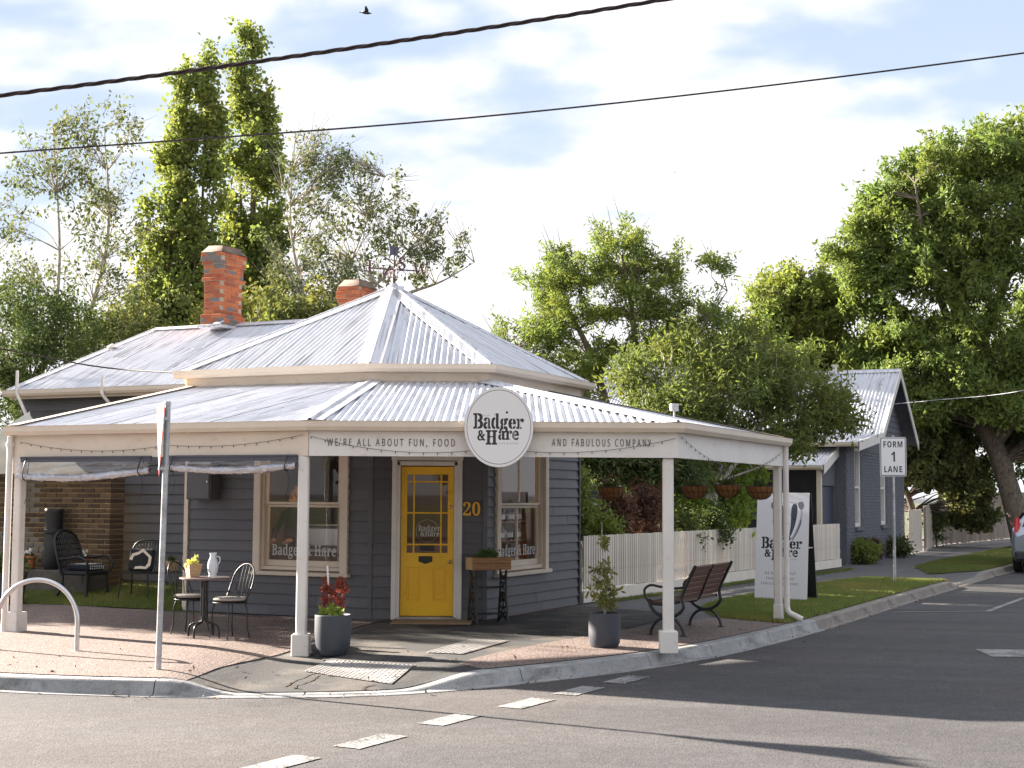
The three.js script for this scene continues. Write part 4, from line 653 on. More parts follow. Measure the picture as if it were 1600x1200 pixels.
// ---------- fences and verge beyond the grey house ----------
{
  const paling = (label, p, q, h, pw, mat, lean, seed, name = 'paling_fence') => {
    const dx = q[0] - p[0], dz = q[1] - p[1], L = Math.hypot(dx, dz), f = thing(name, label, 'fence', [p[0], 0, p[1]], Math.atan2(-dz, dx)), r = mul(seed), g = cbox(pw - 0.012, h, 0.022, 0.004);
    for (let x = pw / 2; x < L; x += pw) { const m = mesh('paling', g, mat[Math.floor(r() * mat.length)], f); m.position.set(x, h / 2 + (r() - 0.5) * 0.06, r() * 0.012); m.rotation.z = lean + (r() - 0.5) * 0.06; }
    for (const y of [h * 0.25, h * 0.8]) mesh('rail', cbox(L, 0.08, 0.04, 0.004, L / 2, y, -0.04), mat[0], f); return f;
  };
  const pw = [[0.62, 0.55, 0.47], [0.55, 0.48, 0.41]].map((c) => std({ map: T.trim, color: rgb(...c), roughness: 0.8 })), ow = [[0.36, 0.31, 0.26], [0.30, 0.25, 0.21], [0.42, 0.37, 0.32]].map((c) => std({ map: T.wood, color: rgb(...c), roughness: 0.95 }));
  const a = HB(8.3, 0.1, 0), b = HB(10.6, 0.1, 0), c = HB(13.8, -0.3, 0), d = HB(17.5, -0.4, 0), e = HB(40, 2.0, 0);
  paling('pale painted timber fence panel joined to the grey brick house', [a.x, a.z], [b.x, b.z], 1.35, 0.13, pw, 0, 21);
  paling('leaning weathered paling fence under the dense shrub', [b.x + 0.1, b.z - 0.1], [c.x, c.z], 1.45, 0.17, ow, 0.16, 22);
  paling('pale board fence with ivy growing up it', [c.x, c.z], [d.x, d.z], 1.5, 0.2, pw, 0, 23);
  paling('tall grey paling fence beside the large tree trunk', [d.x, d.z - 0.2], [e.x, e.z], 2.0, 0.16, ow, 0, 24);
}
// ---------- plants: sprigs of leaves on branches ----------
const leafM = (r, g, b, t = 0.42) => new THREE.MeshPhysicalMaterial({ color: rgb(r * 1.8, g * 1.75, b * 1.6), roughness: 1, specularIntensity: 0.6, transmission: t, thickness: 0, side: THREE.DoubleSide });
const sprigCache = {};
function sprig(leaves, L, wd, spread, seed) { // a handful of bent leaves round the origin
  const key = [leaves, L, wd, spread, seed].join(); if (sprigCache[key]) return sprigCache[key];
  const r = mul(seed), pos = [];
  for (let i = 0; i < leaves; i++) {
    const o = V(r() - 0.5, r() - 0.5, r() - 0.5).multiplyScalar(2 * spread), d = V(r() - 0.5, r() - 0.55, r() - 0.5).normalize(), s = V(r() - 0.5, r() - 0.5, r() - 0.5).cross(d).normalize(), n = d.clone().cross(s), l = L * (0.7 + 0.6 * r());
    const a = o, b = o.clone().addScaledVector(d, l * 0.5).addScaledVector(s, wd * l * 0.5).addScaledVector(n, 0.08 * l), c = o.clone().addScaledVector(d, l), e = o.clone().addScaledVector(d, l * 0.5).addScaledVector(s, -wd * l * 0.5).addScaledVector(n, 0.08 * l);
    for (const p of [a, b, c, a, c, e]) pos.push(p.x, p.y, p.z);
  }
  const g = new THREE.BufferGeometry(); g.setAttribute('position', new THREE.Float32BufferAttribute(pos, 3)); g.computeVertexNormals(); return sprigCache[key] = g;
}
const gauss = (r) => (r() + r() + r() + r() - 2) * 0.87;
function foliage(name, parent, spots, per, spread, geo, mat, r, tint = 0.35, smin = 0.7, long = 0, axis, vy = 0.75) { // instanced sprigs round each spot
  const N = spots.length * per, im = new THREE.InstancedMesh(geo, mat, N), m = new THREE.Matrix4(), q = new THREE.Quaternion(), e = new THREE.Euler(), c = new THREE.Color(); let k = 0;
  for (const s of spots) { const warm = r(); for (let i = 0; i < per; i++) {
    const sp = s.sp ?? spread; q.setFromEuler(e.set(r() * 6.3, r() * 6.3, r() * 6.3)); const sc = (smin - 0.2) + 0.95 * r();
    const al = gauss(r) * sp * long, ax = s.ax, iso = long ? 0.62 : 1; m.compose(V(s.x + gauss(r) * sp * iso + (ax ? ax.x * al : 0), s.y + gauss(r) * sp * vy * iso + (ax ? ax.y * al : 0), s.z + gauss(r) * sp * iso + (ax ? ax.z * al : 0)), q, V(sc, sc, sc)); im.setMatrixAt(k, m);
    const b = 1 - tint / 2 + tint * r(), w = 0.18 * (warm - 0.5) + 0.1 * (r() - 0.5); im.setColorAt(k, c.setRGB(b * (1 + w), b, b * (1 - w * 1.5))); k++; } }
  im.name = name; im.userData.kind = 'stuff'; parent.add(im); return im;
}
function lobeSpots(lobes, r, origin) { const out = []; for (const [x, y, z, rx, ry, rz, n, sp] of lobes) for (let i = 0; i < n; i++) { let a; do a = V(r() * 2 - 1, r() * 2 - 1, r() * 2 - 1); while (a.lengthSq() > 1); const f = Math.pow(a.length(), -0.45); a.multiplyScalar(Math.min(f, 1 / a.length()) * (0.72 + 0.5 * r() * r() + 0.12 * r())); const v = V(x + a.x * rx, y + a.y * ry, z + a.z * rz).sub(origin); v.lobe = V(x, y, z).sub(origin); if (sp) v.sp = sp; v.ax = V(a.x + gauss(r) * 0.5, a.y * 0.6 + 0.45 + gauss(r) * 0.4, a.z + gauss(r) * 0.5).normalize(); out.push(v); } return out; }
function tree(o) {
  const r = mul(o.seed), t = thing(o.name, o.label, o.category ?? 'tree', o.base, 0, o.group), org = V(...o.base), wood = [];
  const trunk = o.trunk.map((l) => ({ pts: l.p.map((p) => V(...p).sub(org)), r: l.r }));
  for (const l of trunk) wood.push(taper(l.pts, l.r, l.n ?? 9, 6));
  const joints = trunk.flatMap((l) => { const c = new THREE.CatmullRomCurve3(l.pts), out = []; for (let k = 0.35; k <= 1; k += 0.13) out.push(c.getPoint(k)); return out; });
  const spots = lobeSpots(o.lobes, r, org);
  for (const s of spots) if (r() < (o.branchShare ?? 0.5)) {
    let best = joints[0], bd = 1e9; for (const j of joints) { const d = j.distanceTo(s) + Math.max(0, j.y - s.y + 0.4) * 2.5; if (d < bd) { bd = d; best = j; } }
    const mid = best.clone().lerp(s, 0.5).add(V(gauss(r) * 0.25, 0.12 * bd * r(), gauss(r) * 0.25)), k = o.branch ?? 0.028;
    wood.push(taper([best, mid, s], [k * (0.7 + 0.25 * bd), k * 0.5, 0.006], 4, 3));
    for (let i = 0; i < (o.twigs ?? 0); i++) { const b = mid.clone().lerp(s, r()); const td = s.clone().sub(best).normalize().multiplyScalar(o.twigLength ?? 0.7).add(V(gauss(r) * 0.35, 0.1 + 0.3 * r(), gauss(r) * 0.35)); wood.push(taper([b, b.clone().addScaledVector(td, 0.5).add(V(0, -0.04, 0)), b.clone().add(td)], [0.013, 0.009, 0.004], 3, 2)); }
  }
  mesh('trunk', merge(wood), o.bark ?? MAT.bark, t);
  const L = o.leaf; foliage('crown', t, spots, L.per, L.spread, sprig(L.n ?? 7, L.size, L.w ?? 0.55, L.scatter ?? 0.16, o.seed), L.mat, r, L.tint ?? 0.4, 0.7, L.long ?? 1.25, null, L.vy ?? 0.75);
  return t;
}
const LEAF = { poplar: leafM(0.118, 0.145, 0.032, 0.48), gum: leafM(0.078, 0.094, 0.036, 0.4), mid: leafM(0.11, 0.145, 0.028, 0.48), dark: leafM(0.05, 0.072, 0.02, 0.35), big: leafM(0.10, 0.137, 0.028, 0.45), red: leafM(0.16, 0.035, 0.022, 0.4), rust: leafM(0.082, 0.042, 0.028, 0.4), fresh: leafM(0.15, 0.21, 0.03, 0.5), olive: leafM(0.12, 0.13, 0.035, 0.4) };

// ---------- pots and planters ----------
const potProfile = (r0, r1, h, wall = 0.02) => [[0, 0], [r0 * 0.9, 0], [r0, 0.02], [r0 + (r1 - r0) * 0.55, h * 0.4], [r1, h * 0.8], [r1, h - 0.008], [r1 - 0.008, h], [r1 - wall, h], [r1 - wall, h - 0.05], [0, h - 0.05]];
{
  const r = mul(31);
  const p1 = thing('potted_plant', 'charcoal round planter holding a small red-leaved plant by the verandah post', 'potted plant', [-1.98, ground(-1.98, -16.15), -16.15]);
  mesh('planter', lathe([[0, 0], [0.12, 0], [0.15, 0.01], [0.19, 0.1], [0.205, 0.25], [0.205, 0.44], [0.195, 0.452], [0.183, 0.44], [0.183, 0.4], [0, 0.4]], 36), MAT.pot, p1);
  mesh('soil', cyl(0.183, 0.183, 0.02, 0, 0.395, 0, 24), MAT.earth, p1);
  const st = []; for (const [x, z, h] of [[0.02, 0, 0.32], [-0.05, 0.02, 0.22], [0.1, 0.0, 0.3]]) st.push(taper([V(x * 0.3, 0.4, z), V(x * 0.8, 0.4 + h * 0.5, z), V(x * 1.4, 0.4 + h, z + 0.02)], [0.007, 0.005, 0.003], 5, 3));
  mesh('stems', merge(st), MAT.barkDark, p1);
  const sp = []; for (let i = 0; i < 26; i++) { const a = r(); sp.push(V(-0.12 + 0.26 * r(), 0.55 + 0.25 * a * (0.6 + 0.6 * r()), gauss(r) * 0.06)); }
  foliage('foliage', p1, sp, 5, 0.025, sprig(5, 0.045, 0.35, 0.03, 9), LEAF.red, r);
  const low = []; for (let i = 0; i < 14; i++) low.push(V(-0.12 + 0.25 * r(), 0.43 + 0.06 * r(), gauss(r) * 0.07)); foliage('ground_leaves', p1, low, 5, 0.025, sprig(5, 0.045, 0.6, 0.03, 10), LEAF.fresh, r);
  mesh('stake', cyl(0.011, 0.011, 0.62, -0.055, 0.68, -0.02, 8, 0, 0, 0.07), MAT.white, p1);
  const p2 = thing('potted_tree', 'charcoal planter holding a slender young tree beside the street bench', 'potted plant', [1.09, ground(1.09, -16.8), -16.8]);
  mesh('planter', lathe([[0, 0], [0.13, 0], [0.155, 0.01], [0.178, 0.06], [0.186, 0.15], [0.186, 0.395], [0.18, 0.4], [0.165, 0.4], [0.165, 0.36], [0, 0.36]], 36), MAT.pot, p2);
  mesh('soil', cyl(0.165, 0.165, 0.02, 0, 0.355, 0, 24), MAT.earth, p2);
  const b2 = [taper([V(0, 0.35, 0), V(0.01, 0.8, 0), V(-0.03, 1.15, 0.01), V(-0.03, 1.45, 0)], [0.014, 0.01, 0.007, 0.004], 6, 5)]; const s2 = [];
  for (let i = 0; i < 34; i++) { const y = i < 24 ? 0.45 + 0.42 * r() : i < 30 ? 0.85 + 0.15 * r() : 1.1 + 0.35 * r(), w = y < 0.9 ? 0.12 : y < 1.05 ? 0.08 : 0.045; const v = V(gauss(r) * w, y, gauss(r) * w); s2.push(v); b2.push(taper([V(0, y - 0.1, 0), v.clone().multiplyScalar(0.5).setY(y - 0.04), v], [0.005, 0.004, 0.002], 4, 2)); }
  mesh('stem', merge(b2), MAT.barkPale, p2); foliage('foliage', p2, s2, 5, 0.035, sprig(6, 0.05, 0.4, 0.035, 14), LEAF.olive, r);
}
const bushPot = (name, label, pos, potGeo, potMat, leafMat, w, h, n, per, leafSize, seed, turn = 0, group) => { const r = mul(seed), t = thing(name, label, 'potted plant', pos, turn, group); mesh('pot', potGeo, potMat, t); const sp = []; for (let i = 0; i < n; i++) sp.push(V(gauss(r) * w[0], h + Math.abs(gauss(r)) * w[1], gauss(r) * w[2])); foliage('foliage', t, sp, per, leafSize * 0.6, sprig(6, leafSize, 0.6, leafSize * 0.7, seed), leafMat, r); return t; };
const crate = (w0, w1, h) => { const g = new THREE.CylinderGeometry(w1 / Math.SQRT2, w0 / Math.SQRT2, h, 4).rotateY(Math.PI / 4).translate(0, h / 2, 0); return uvm(toCreasedNormals(g, 0.3)); };
// ---------- cafe table, chairs and what stands on them ----------
const TB = [-3.72, -17.55], TBy = ground(...TB);
{
  const t = thing('cafe_table', 'small round black metal cafe table on curved legs', 'table', [TB[0], TBy, TB[1]]);
  mesh('table_top', lathe([[0, 0.70], [0.28, 0.70], [0.30, 0.705], [0.305, 0.715], [0.30, 0.725], [0, 0.727]], 40), flat(0.16, 0.12, 0.12, 0.35), t);
  mesh('column', merge([cyl(0.016, 0.016, 0.5, -0.03, 0.46, 0, 8), cyl(0.016, 0.016, 0.5, 0.03, 0.46, 0, 8), cyl(0.016, 0.016, 0.5, 0, 0.46, 0.03, 8), cyl(0.045, 0.045, 0.02, 0, 0.23, 0, 12), cyl(0.05, 0.05, 0.03, 0, 0.69, 0, 12)]), MAT.blackMetal, t);
  for (let i = 0; i < 4; i++) { const a = 0.35 + i * Math.PI / 2, c = Math.cos(a), s = Math.sin(a), P = (d, y) => [c * d, y, s * d]; mesh('leg', tube([P(0.03, 0.26), P(0.05, 0.19), P(0.15, 0.165), P(0.20, 0.13), P(0.215, 0.0)], 0.013, 7), MAT.blackMetal, t); }
  const mk = (label, pos, turn) => { // seat faces +z
    const c = thing('cafe_chair', label, 'chair', pos, turn, 'black wire cafe chairs');
    mesh('seat', merge([lathe([[0, 0.425], [0.19, 0.425], [0.2, 0.435], [0.19, 0.445], [0, 0.445]], 28), place(uvm(new THREE.TorusGeometry(0.2, 0.011, 6, 32)), 0, 0.432, 0, Math.PI / 2)]), MAT.blackMetal, c);
    mesh('cushion', lathe([[0, 0.449], [0.17, 0.45], [0.2, 0.462], [0.205, 0.475], [0.19, 0.49], [0, 0.497]], 28), flat(0.30, 0.27, 0.25, 0.9), c);
    for (const [x, z] of [[-0.15, 0.14], [0.15, 0.14], [-0.14, -0.15], [0.14, -0.15]]) mesh('leg', tube([[x * 0.85, 0.43, z * 0.85], [x, 0.34, z], [x * 1.02, 0.15, z * 1.03], [x * 1.15, 0, z * 1.2]], 0.0085, 6), MAT.blackMetal, c);
    mesh('back_frame', tube([[-0.18, 0.43, -0.08], [-0.2, 0.62, -0.17], [-0.17, 0.79, -0.23], [-0.08, 0.87, -0.26], [0, 0.885, -0.265], [0.08, 0.87, -0.26], [0.17, 0.79, -0.23], [0.2, 0.62, -0.17], [0.18, 0.43, -0.08]], 0.0095, 7), MAT.blackMetal, c);
    for (let i = -2; i <= 2; i++) mesh('spindle', tube([[i * 0.055, 0.44, -0.17], [i * 0.06, 0.65, -0.2], [i * 0.062, 0.87 - 0.012 * i * i, -0.258]], 0.005, 5), MAT.blackMetal, c);
    return c;
  };
  const c1 = mk('black wire cafe chair with cushion, its back to the street sign pole', [-3.97, ground(-3.97, -17.95), -17.95], 1.2);
  const pr = [-3.4, -17.5]; dup(c1, 'black wire cafe chair with cushion, its back to the shop window', [pr[0], ground(...pr), pr[1]], -0.7);
  const tb = TBy + 0.727;
  bushPot('table_planter', 'pale timber planter of yellow-green succulents on the cafe table', [TB[0] - 0.14, tb, TB[1] + 0.02], crate(0.12, 0.17, 0.16), MAT.pale, leafM(0.36, 0.36, 0.10, 0.3), [0.05, 0.06, 0.05], 0.15, 26, 4, 0.03, 41, 0.6);
  const j = thing('glass_jug', 'white swirled glass jug standing on the cafe table', 'jug', [TB[0] + 0.09, tb, TB[1] - 0.03]);
  mesh('jug_body', lathe([[0, 0], [0.05, 0.0], [0.055, 0.01], [0.045, 0.03], [0.06, 0.07], [0.068, 0.13], [0.06, 0.19], [0.04, 0.235], [0.036, 0.26], [0.045, 0.29], [0.041, 0.29], [0.032, 0.26], [0.032, 0.24]], 28), std({ map: T.trim, color: rgb(0.66, 0.70, 0.76), roughness: 0.12 }), j);
  mesh('handle', tube([[0.045, 0.25, 0.02], [0.085, 0.24, 0.035], [0.09, 0.19, 0.035], [0.062, 0.15, 0.02]], 0.008, 6), std({ color: rgb(0.6, 0.64, 0.7), roughness: 0.15 }), j);
  single('menu_card', cbox(0.21, 0.004, 0.14, 0.001), flat(0.75, 0.66, 0.58, 0.6), 'flat paper menu lying on the cafe table', 'menu', [TB[0] + 0.17, tb + 0.003, TB[1] + 0.09], 0.5);
}
// second table with two timber planters by the shop corner
{
  const q = [-5.0, -21.9], y = ground(...q); const t = thing('side_table', 'low black metal table holding two timber planters by the shop corner', 'table', [q[0], y, q[1]], TL);
  mesh('table_top', cbox(0.5, 0.02, 0.4, 0.004, 0, 0.55, 0), MAT.blackMetal, t); for (const [x, z] of [[-0.22, -0.17], [0.22, -0.17], [-0.22, 0.17], [0.22, 0.17]]) mesh('leg', tube([[x, 0.54, z], [x * 1.02, 0.27, z], [x * 1.1, 0, z * 1.1]], 0.011, 6), MAT.blackMetal, t);
  bushPot('table_planter', 'timber planter of green tufts at the front of the side table', [q[0] - 0.12, y + 0.56, q[1] + 0.1], crate(0.11, 0.16, 0.15), MAT.pale, LEAF.dark, [0.04, 0.05, 0.04], 0.15, 22, 4, 0.03, 42, 0.5);
  bushPot('table_planter', 'orange timber planter of green tufts at the back of the side table', [q[0] + 0.1, y + 0.56, q[1] - 0.12], crate(0.13, 0.19, 0.2), MAT.timber, LEAF.dark, [0.05, 0.05, 0.05], 0.19, 22, 4, 0.03, 43, 0.5);
}
// wicker armchair with spotted cushion
{
  const q = [-6.95, -23.55], y = ground(...q), c = thing('wicker_armchair', 'black wicker high-backed armchair with a spotted seat cushion', 'chair', [q[0], y, q[1]], 1.2);
  mesh('seat', cbox(0.56, 0.07, 0.54, 0.02, 0, 0.4, 0), MAT.black, c);
  const back = []; for (let i = -6; i <= 6; i++) { const x = i * 0.043, h = 1.06 - 0.14 * (i / 6) ** 2; back.push(tube([[x, 0.4, -0.25], [x * 1.05, 0.7, -0.33], [x, h, -0.42]], 0.012, 5)); } for (let k = 0; k < 6; k++) back.push(tube([[-0.27, 0.5 + k * 0.09, -0.27 - k * 0.022], [0, 0.5 + k * 0.09, -0.31 - k * 0.022], [0.27, 0.5 + k * 0.09, -0.27 - k * 0.022]], 0.01, 5));
  mesh('backrest', merge(back), MAT.black, c);
  mesh('back_frame', tube([[-0.29, 0.38, -0.24], [-0.31, 0.7, -0.32], [-0.25, 0.98, -0.41], [0, 1.08, -0.44], [0.25, 0.98, -0.41], [0.31, 0.7, -0.32], [0.29, 0.38, -0.24]], 0.022, 8), MAT.blackMetal, c);
  for (const s of [-1, 1]) mesh('armrest', tube([[s * 0.3, 0.62, -0.29], [s * 0.33, 0.64, -0.05], [s * 0.34, 0.66, 0.16], [s * 0.33, 0.58, 0.29], [s * 0.3, 0.4, 0.27]], 0.02, 8), MAT.blackMetal, c);
  for (const [x, z] of [[-0.26, 0.24], [0.26, 0.24], [-0.26, -0.24], [0.26, -0.24]]) mesh('leg', tube([[x, 0.4, z], [x * 1.02, 0.2, z], [x * 1.08, 0, z * (z < 0 ? 1.4 : 1.05)]], 0.024, 8), MAT.black, c);
  const cu = mesh('cushion', cbox(0.46, 0.1, 0.44, 0.04, 0, 0.49, 0.02), flat(0.015, 0.015, 0.03, 0.9), c); const r = mul(8), dots = []; for (let i = 0; i < 7; i++) for (let k = 0; k < 6; k++) dots.push(cyl(0.018, 0.018, 0.003, -0.17 + i * 0.057 + (k % 2) * 0.02, 0.5415, -0.13 + k * 0.06, 8)); for (let i = 0; i < 7; i++) for (let k = 0; k < 2; k++) { dots.push(cyl(0.015, 0.015, 0.003, 0.2305, 0.472 + k * 0.035, -0.14 + i * 0.05, 8, 0, 0, Math.PI / 2)); dots.push(cyl(0.015, 0.015, 0.003, -0.17 + i * 0.055, 0.472 + k * 0.035, 0.2405, 8, Math.PI / 2)); } mesh('spots', merge(dots), flat(0.75, 0.73, 0.7, 0.9), cu);
  // wire chair with a hide-print cushion
  const w = [-5.95, -23.15], yw = ground(...w), d = thing('wire_chair', 'black wire garden chair with a black and white hide-print cushion', 'chair', [w[0], yw, w[1]], -0.2);
  mesh('back_frame', tube([[-0.25, 0.4, -0.2], [-0.28, 0.7, -0.27], [-0.22, 0.88, -0.31], [0, 0.93, -0.32], [0.22, 0.88, -0.31], [0.28, 0.7, -0.27], [0.25, 0.4, -0.2]], 0.013, 7), MAT.blackMetal, d);
  for (let i = -4; i <= 4; i++) mesh('spindle', tube([[i * 0.05, 0.4, -0.2], [i * 0.054, 0.9 - 0.004 * i * i, -0.31]], 0.006, 5, 2, false), MAT.blackMetal, d);
  const sl = []; for (let i = 0; i < 8; i++) sl.push(box(0.5, 0.012, 0.03, 0, 0.41, -0.18 + i * 0.054)); mesh('seat', merge(sl), MAT.blackMetal, d);
  for (const [x, z] of [[-0.23, 0.2], [0.23, 0.2], [-0.23, -0.2], [0.23, -0.2]]) mesh('leg', tube([[x, 0.41, z], [x * 1.05, 0.2, z * 1.05], [x * 1.12, 0, z * 1.15]], 0.012, 6), MAT.blackMetal, d);
  const cush = thing('cushion', 'hide-print cushion leaning on the black wire garden chair', 'cushion', [w[0] + 0.01, yw + 0.62, w[1] - 0.06], -0.2); const pad = mesh('pad', cbox(0.42, 0.36, 0.1, 0.045, 0, 0, 0, -0.25), flat(0.02, 0.02, 0.024, 0.95), cush);
  const band = extrude([[-0.19, 0.0], [-0.15, 0.09], [-0.05, 0.12], [0.03, 0.17], [0.19, 0.04], [0.185, -0.1], [0.12, -0.16], [0.0, -0.155], [-0.09, -0.16], [-0.07, -0.12], [0.02, -0.11], [0.1, -0.12], [0.14, -0.06], [0.14, 0.03], [0.03, 0.12], [-0.04, 0.075], [-0.12, 0.05], [-0.14, -0.02]], 0.004, 0, [], 0, 0, 0.0505, 0); band.rotateX(-0.25); mesh('print', band, flat(0.72, 0.62, 0.5, 0.95), cush);
}
// terracotta pots on the hearth, dark pot further along
{
  const tp = [[0, 0], [0.085, 0], [0.09, 0.01], [0.115, 0.17], [0.13, 0.17], [0.133, 0.18], [0.133, 0.22], [0.118, 0.22], [0.115, 0.19], [0, 0.19]];
  const hp = (s, back) => EV(s, back, 0); const y0 = ground(EV(1.35, -0.25, 0).x, EV(1.35, -0.25, 0).z) + 0.325;
  const white = flat(0.82, 0.82, 0.8, 0.8);
  for (const [s, lab, k] of [[2.85, 'terracotta pot of white flowers on the hearth behind the verandah post', 1], [1.68, 'terracotta pot of white flowers on the hearth behind the wicker armchair', 2]]) { const p = hp(s, -0.66); const t = bushPot('flower_pot', lab, [p.x, y0, p.z], lathe(tp, 24), MAT.terra, LEAF.dark, [0.06, 0.03, 0.06], 0.22, 16, 4, 0.035, 60 + k, 0, 'terracotta flower pots'); const r = mul(90 + k), sp = []; for (let i = 0; i < 16; i++) sp.push(V(gauss(r) * 0.08, 0.25 + r() * 0.06, gauss(r) * 0.07)); foliage('flowers', t, sp, 3, 0.012, sprig(6, 0.03, 0.9, 0.012, 70), white, r, 0.1); }
  const q = [-7.75, -22.3]; bushPot('potted_shrub', 'dark square pot with a leafy shrub at the garden edge by the verandah end', [q[0], ground(...q), q[1]], crate(0.34, 0.44, 0.5), MAT.pot, LEAF.dark, [0.13, 0.2, 0.13], 0.5, 50, 8, 0.07, 66);
}
// ---------- bike hoop, give way sign on its pole ----------
{
  const q = [-5.25, -16.05], y = ground(...q), h = []; for (let i = 0; i <= 20; i++) { const a = Math.PI * i / 20; h.push([-Math.cos(a) * 0.46, 0.32 + Math.sin(a) * 0.46, 0]); }
  const b = thing('bike_hoop', 'polished steel bike hoop set in the pink aggregate paving', 'bike rack', [q[0], y, q[1]], -0.08);
  mesh('hoop', tube([[-0.46, 0, 0], [-0.46, 0.2, 0], ...h, [0.46, 0.2, 0], [0.46, 0, 0]], 0.027, 14, 60), MAT.steel, b); for (const s of [-1, 1]) mesh('flange', cyl(0.05, 0.055, 0.012, s * 0.46, 0.006, 0, 18), MAT.galv, b);
  const p = [-3.5, -14.42], yp = ground(...p), s = thing('give_way_sign', 'triangular give way sign seen edge-on atop a galvanised pole', 'street sign', [p[0], yp, p[1]], -1.235);
  const pole = mesh('pole', merge([cyl(0.03, 0.03, 2.66, 0, 1.33, 0, 18), cyl(0.034, 0.034, 0.03, 0, 2.66, 0, 18)]), MAT.galv, s); pole.rotation.set(-0.012, 0, 0);
  const tri = (k, d, z) => { const R = k; return extrude([[-R, 0.433 * R * 2 * 0.98], [R, 0.433 * R * 2 * 0.98], [0, -0.433 * R * 2]], d, 0, [], 0, 2.28, z); };
  mesh('plate', tri(0.42, 0.003, 0.036), MAT.galv, s); mesh('border', tri(0.415, 0.001, 0.0395), flat(0.62, 0.03, 0.03, 0.4), s); mesh('face', tri(0.32, 0.001, 0.041), flat(0.8, 0.8, 0.8, 0.4), s);
  for (const yy of [2.0, 2.5]) mesh('clamp', box(0.08, 0.03, 0.09, 0, yy, 0), MAT.galv, s);
}
// ---------- lane sign ----------
{
  const p = [7.9, -29.7], s = thing('lane_sign', 'white FORM 1 LANE sign on a galvanised pole in the grass', 'street sign', [p[0], ground(...p), p[1]], -0.2);
  mesh('pole', cyl(0.03, 0.03, 3.04, 0, 1.52, -0.04, 16), MAT.galv, s);
  const rr = (w, h, r) => { const S = new THREE.Shape(); S.moveTo(-w + r, -h); S.lineTo(w - r, -h); S.quadraticCurveTo(w, -h, w, -h + r); S.lineTo(w, h - r); S.quadraticCurveTo(w, h, w - r, h); S.lineTo(-w + r, h); S.quadraticCurveTo(-w, h, -w, h - r); S.lineTo(-w, -h + r); S.quadraticCurveTo(-w, -h, -w + r, -h); return S; };
  const W = 0.265, Hh = 0.405, y = 2.6; const R = (w, h, r, d, z) => place(uvm(new THREE.ExtrudeGeometry(rr(w, h, r), { depth: d, bevelEnabled: false })), 0, y, z);
  const wht = flat(0.84, 0.83, 0.84, 0.45); mesh('plate', R(W, Hh, 0.05, 0.003, 0), wht, s); mesh('border', R(W - 0.012, Hh - 0.012, 0.045, 0.001, 0.0035), MAT.ink, s); mesh('face', R(W - 0.026, Hh - 0.026, 0.035, 0.001, 0.005), wht, s);
  const line = (t, f, size, yy, w) => { const g = lettering(t, f, size, 0.001, 0.012); g.computeBoundingBox(); const b = g.boundingBox; g.translate(-(b.max.x + b.min.x) / 2, 0, 0); g.scale(w / (b.max.x - b.min.x), 1, 1); g.translate(0, y + yy, 0.0065); return g; };
  mesh('lettering', merge([line('FORM', fontB, 0.125, 0.195, 0.38), line('1', fontB, 0.21, -0.105, 0.075), line('LANE', fontB, 0.125, -0.32, 0.36)]), MAT.ink, s);
}
// ---------- street bench ----------
{
  const q = [2.3, -18.88], L = 1.55, b = thing('street_bench', 'street bench of brown timber slats on black cast iron ends', 'bench', [q[0], ground(...q), q[1]], TR + Math.PI);
  // own axes: x along the bench, z to the front (towards the shop)
  const prof = [[0.22, 0.425], [0.14, 0.41], [0.05, 0.405], [-0.04, 0.41], [-0.12, 0.43]], backp = [[-0.175, 0.5], [-0.205, 0.57], [-0.235, 0.64], [-0.265, 0.71], [-0.298, 0.78], [-0.335, 0.845]];
  for (const hx of [-1, 1]) {
    for (const [z, y] of prof) { const m = mesh('seat_slat', cbox(L / 2 - 0.035, 0.03, 0.075, 0.006), MAT.slat, b); m.position.set(hx * (L / 4 - 0.005), y, z); }
    for (const [z, y] of backp) { const m = mesh('back_slat', cbox(L / 2 - 0.035, 0.066, 0.028, 0.006), MAT.slat, b); m.position.set(hx * (L / 4 - 0.005), y, z); m.rotation.x = -0.42; }
  }
  mesh('centre_strap', tube([[0, 0.40, 0.25], [0, 0.385, 0.05], [0, 0.41, -0.14], [0, 0.5, -0.198], [0, 0.7, -0.28], [0, 0.87, -0.362]], 0.013, 6), MAT.blackMetal, b);
  for (const s of [-1, 1]) {
    const x = s * (L / 2 + 0.0), A = (c, r, a0, a1, n) => { const o = []; for (let i = 0; i <= n; i++) { const a = a0 + (a1 - a0) * i / n; o.push([x, c[1] + Math.sin(a) * r[1], c[0] + Math.cos(a) * r[0]]); } return o; };
    const T2 = (p, r) => { const g = tube(p, r, 8, 30); g.translate(-x, 0, 0); g.scale(1.35, 1, 1); g.translate(x, 0, 0); return g; };
    mesh('end_frame', merge([T2(A([0.0, 0.0], [0.22, 0.235], 0.0, Math.PI, 14), 0.02), T2([...A([0.0, 0.46], [0.24, 0.225], 0.0, -Math.PI * 0.86, 12).map((p) => p), [x, 0.5, -0.20], [x, 0.7, -0.285], [x, 0.885, -0.375]], 0.021), T2([[x, 0.4, 0.24], [x, 0.395, 0.05], [x, 0.43, -0.16]], 0.018), cbox(0.07, 0.014, 0.09, 0.004, x, 0.007, 0.22), cbox(0.07, 0.014, 0.09, 0.004, x, 0.007, -0.22)]), MAT.black, b);
    mesh('armrest', T2([[x, 0.62, -0.25], [x, 0.6, -0.12], [x, 0.615, 0.1], [x, 0.63, 0.22], [x, 0.575, 0.3], [x, 0.49, 0.29], [x, 0.43, 0.25]], 0.016), MAT.black, b);
  }
}
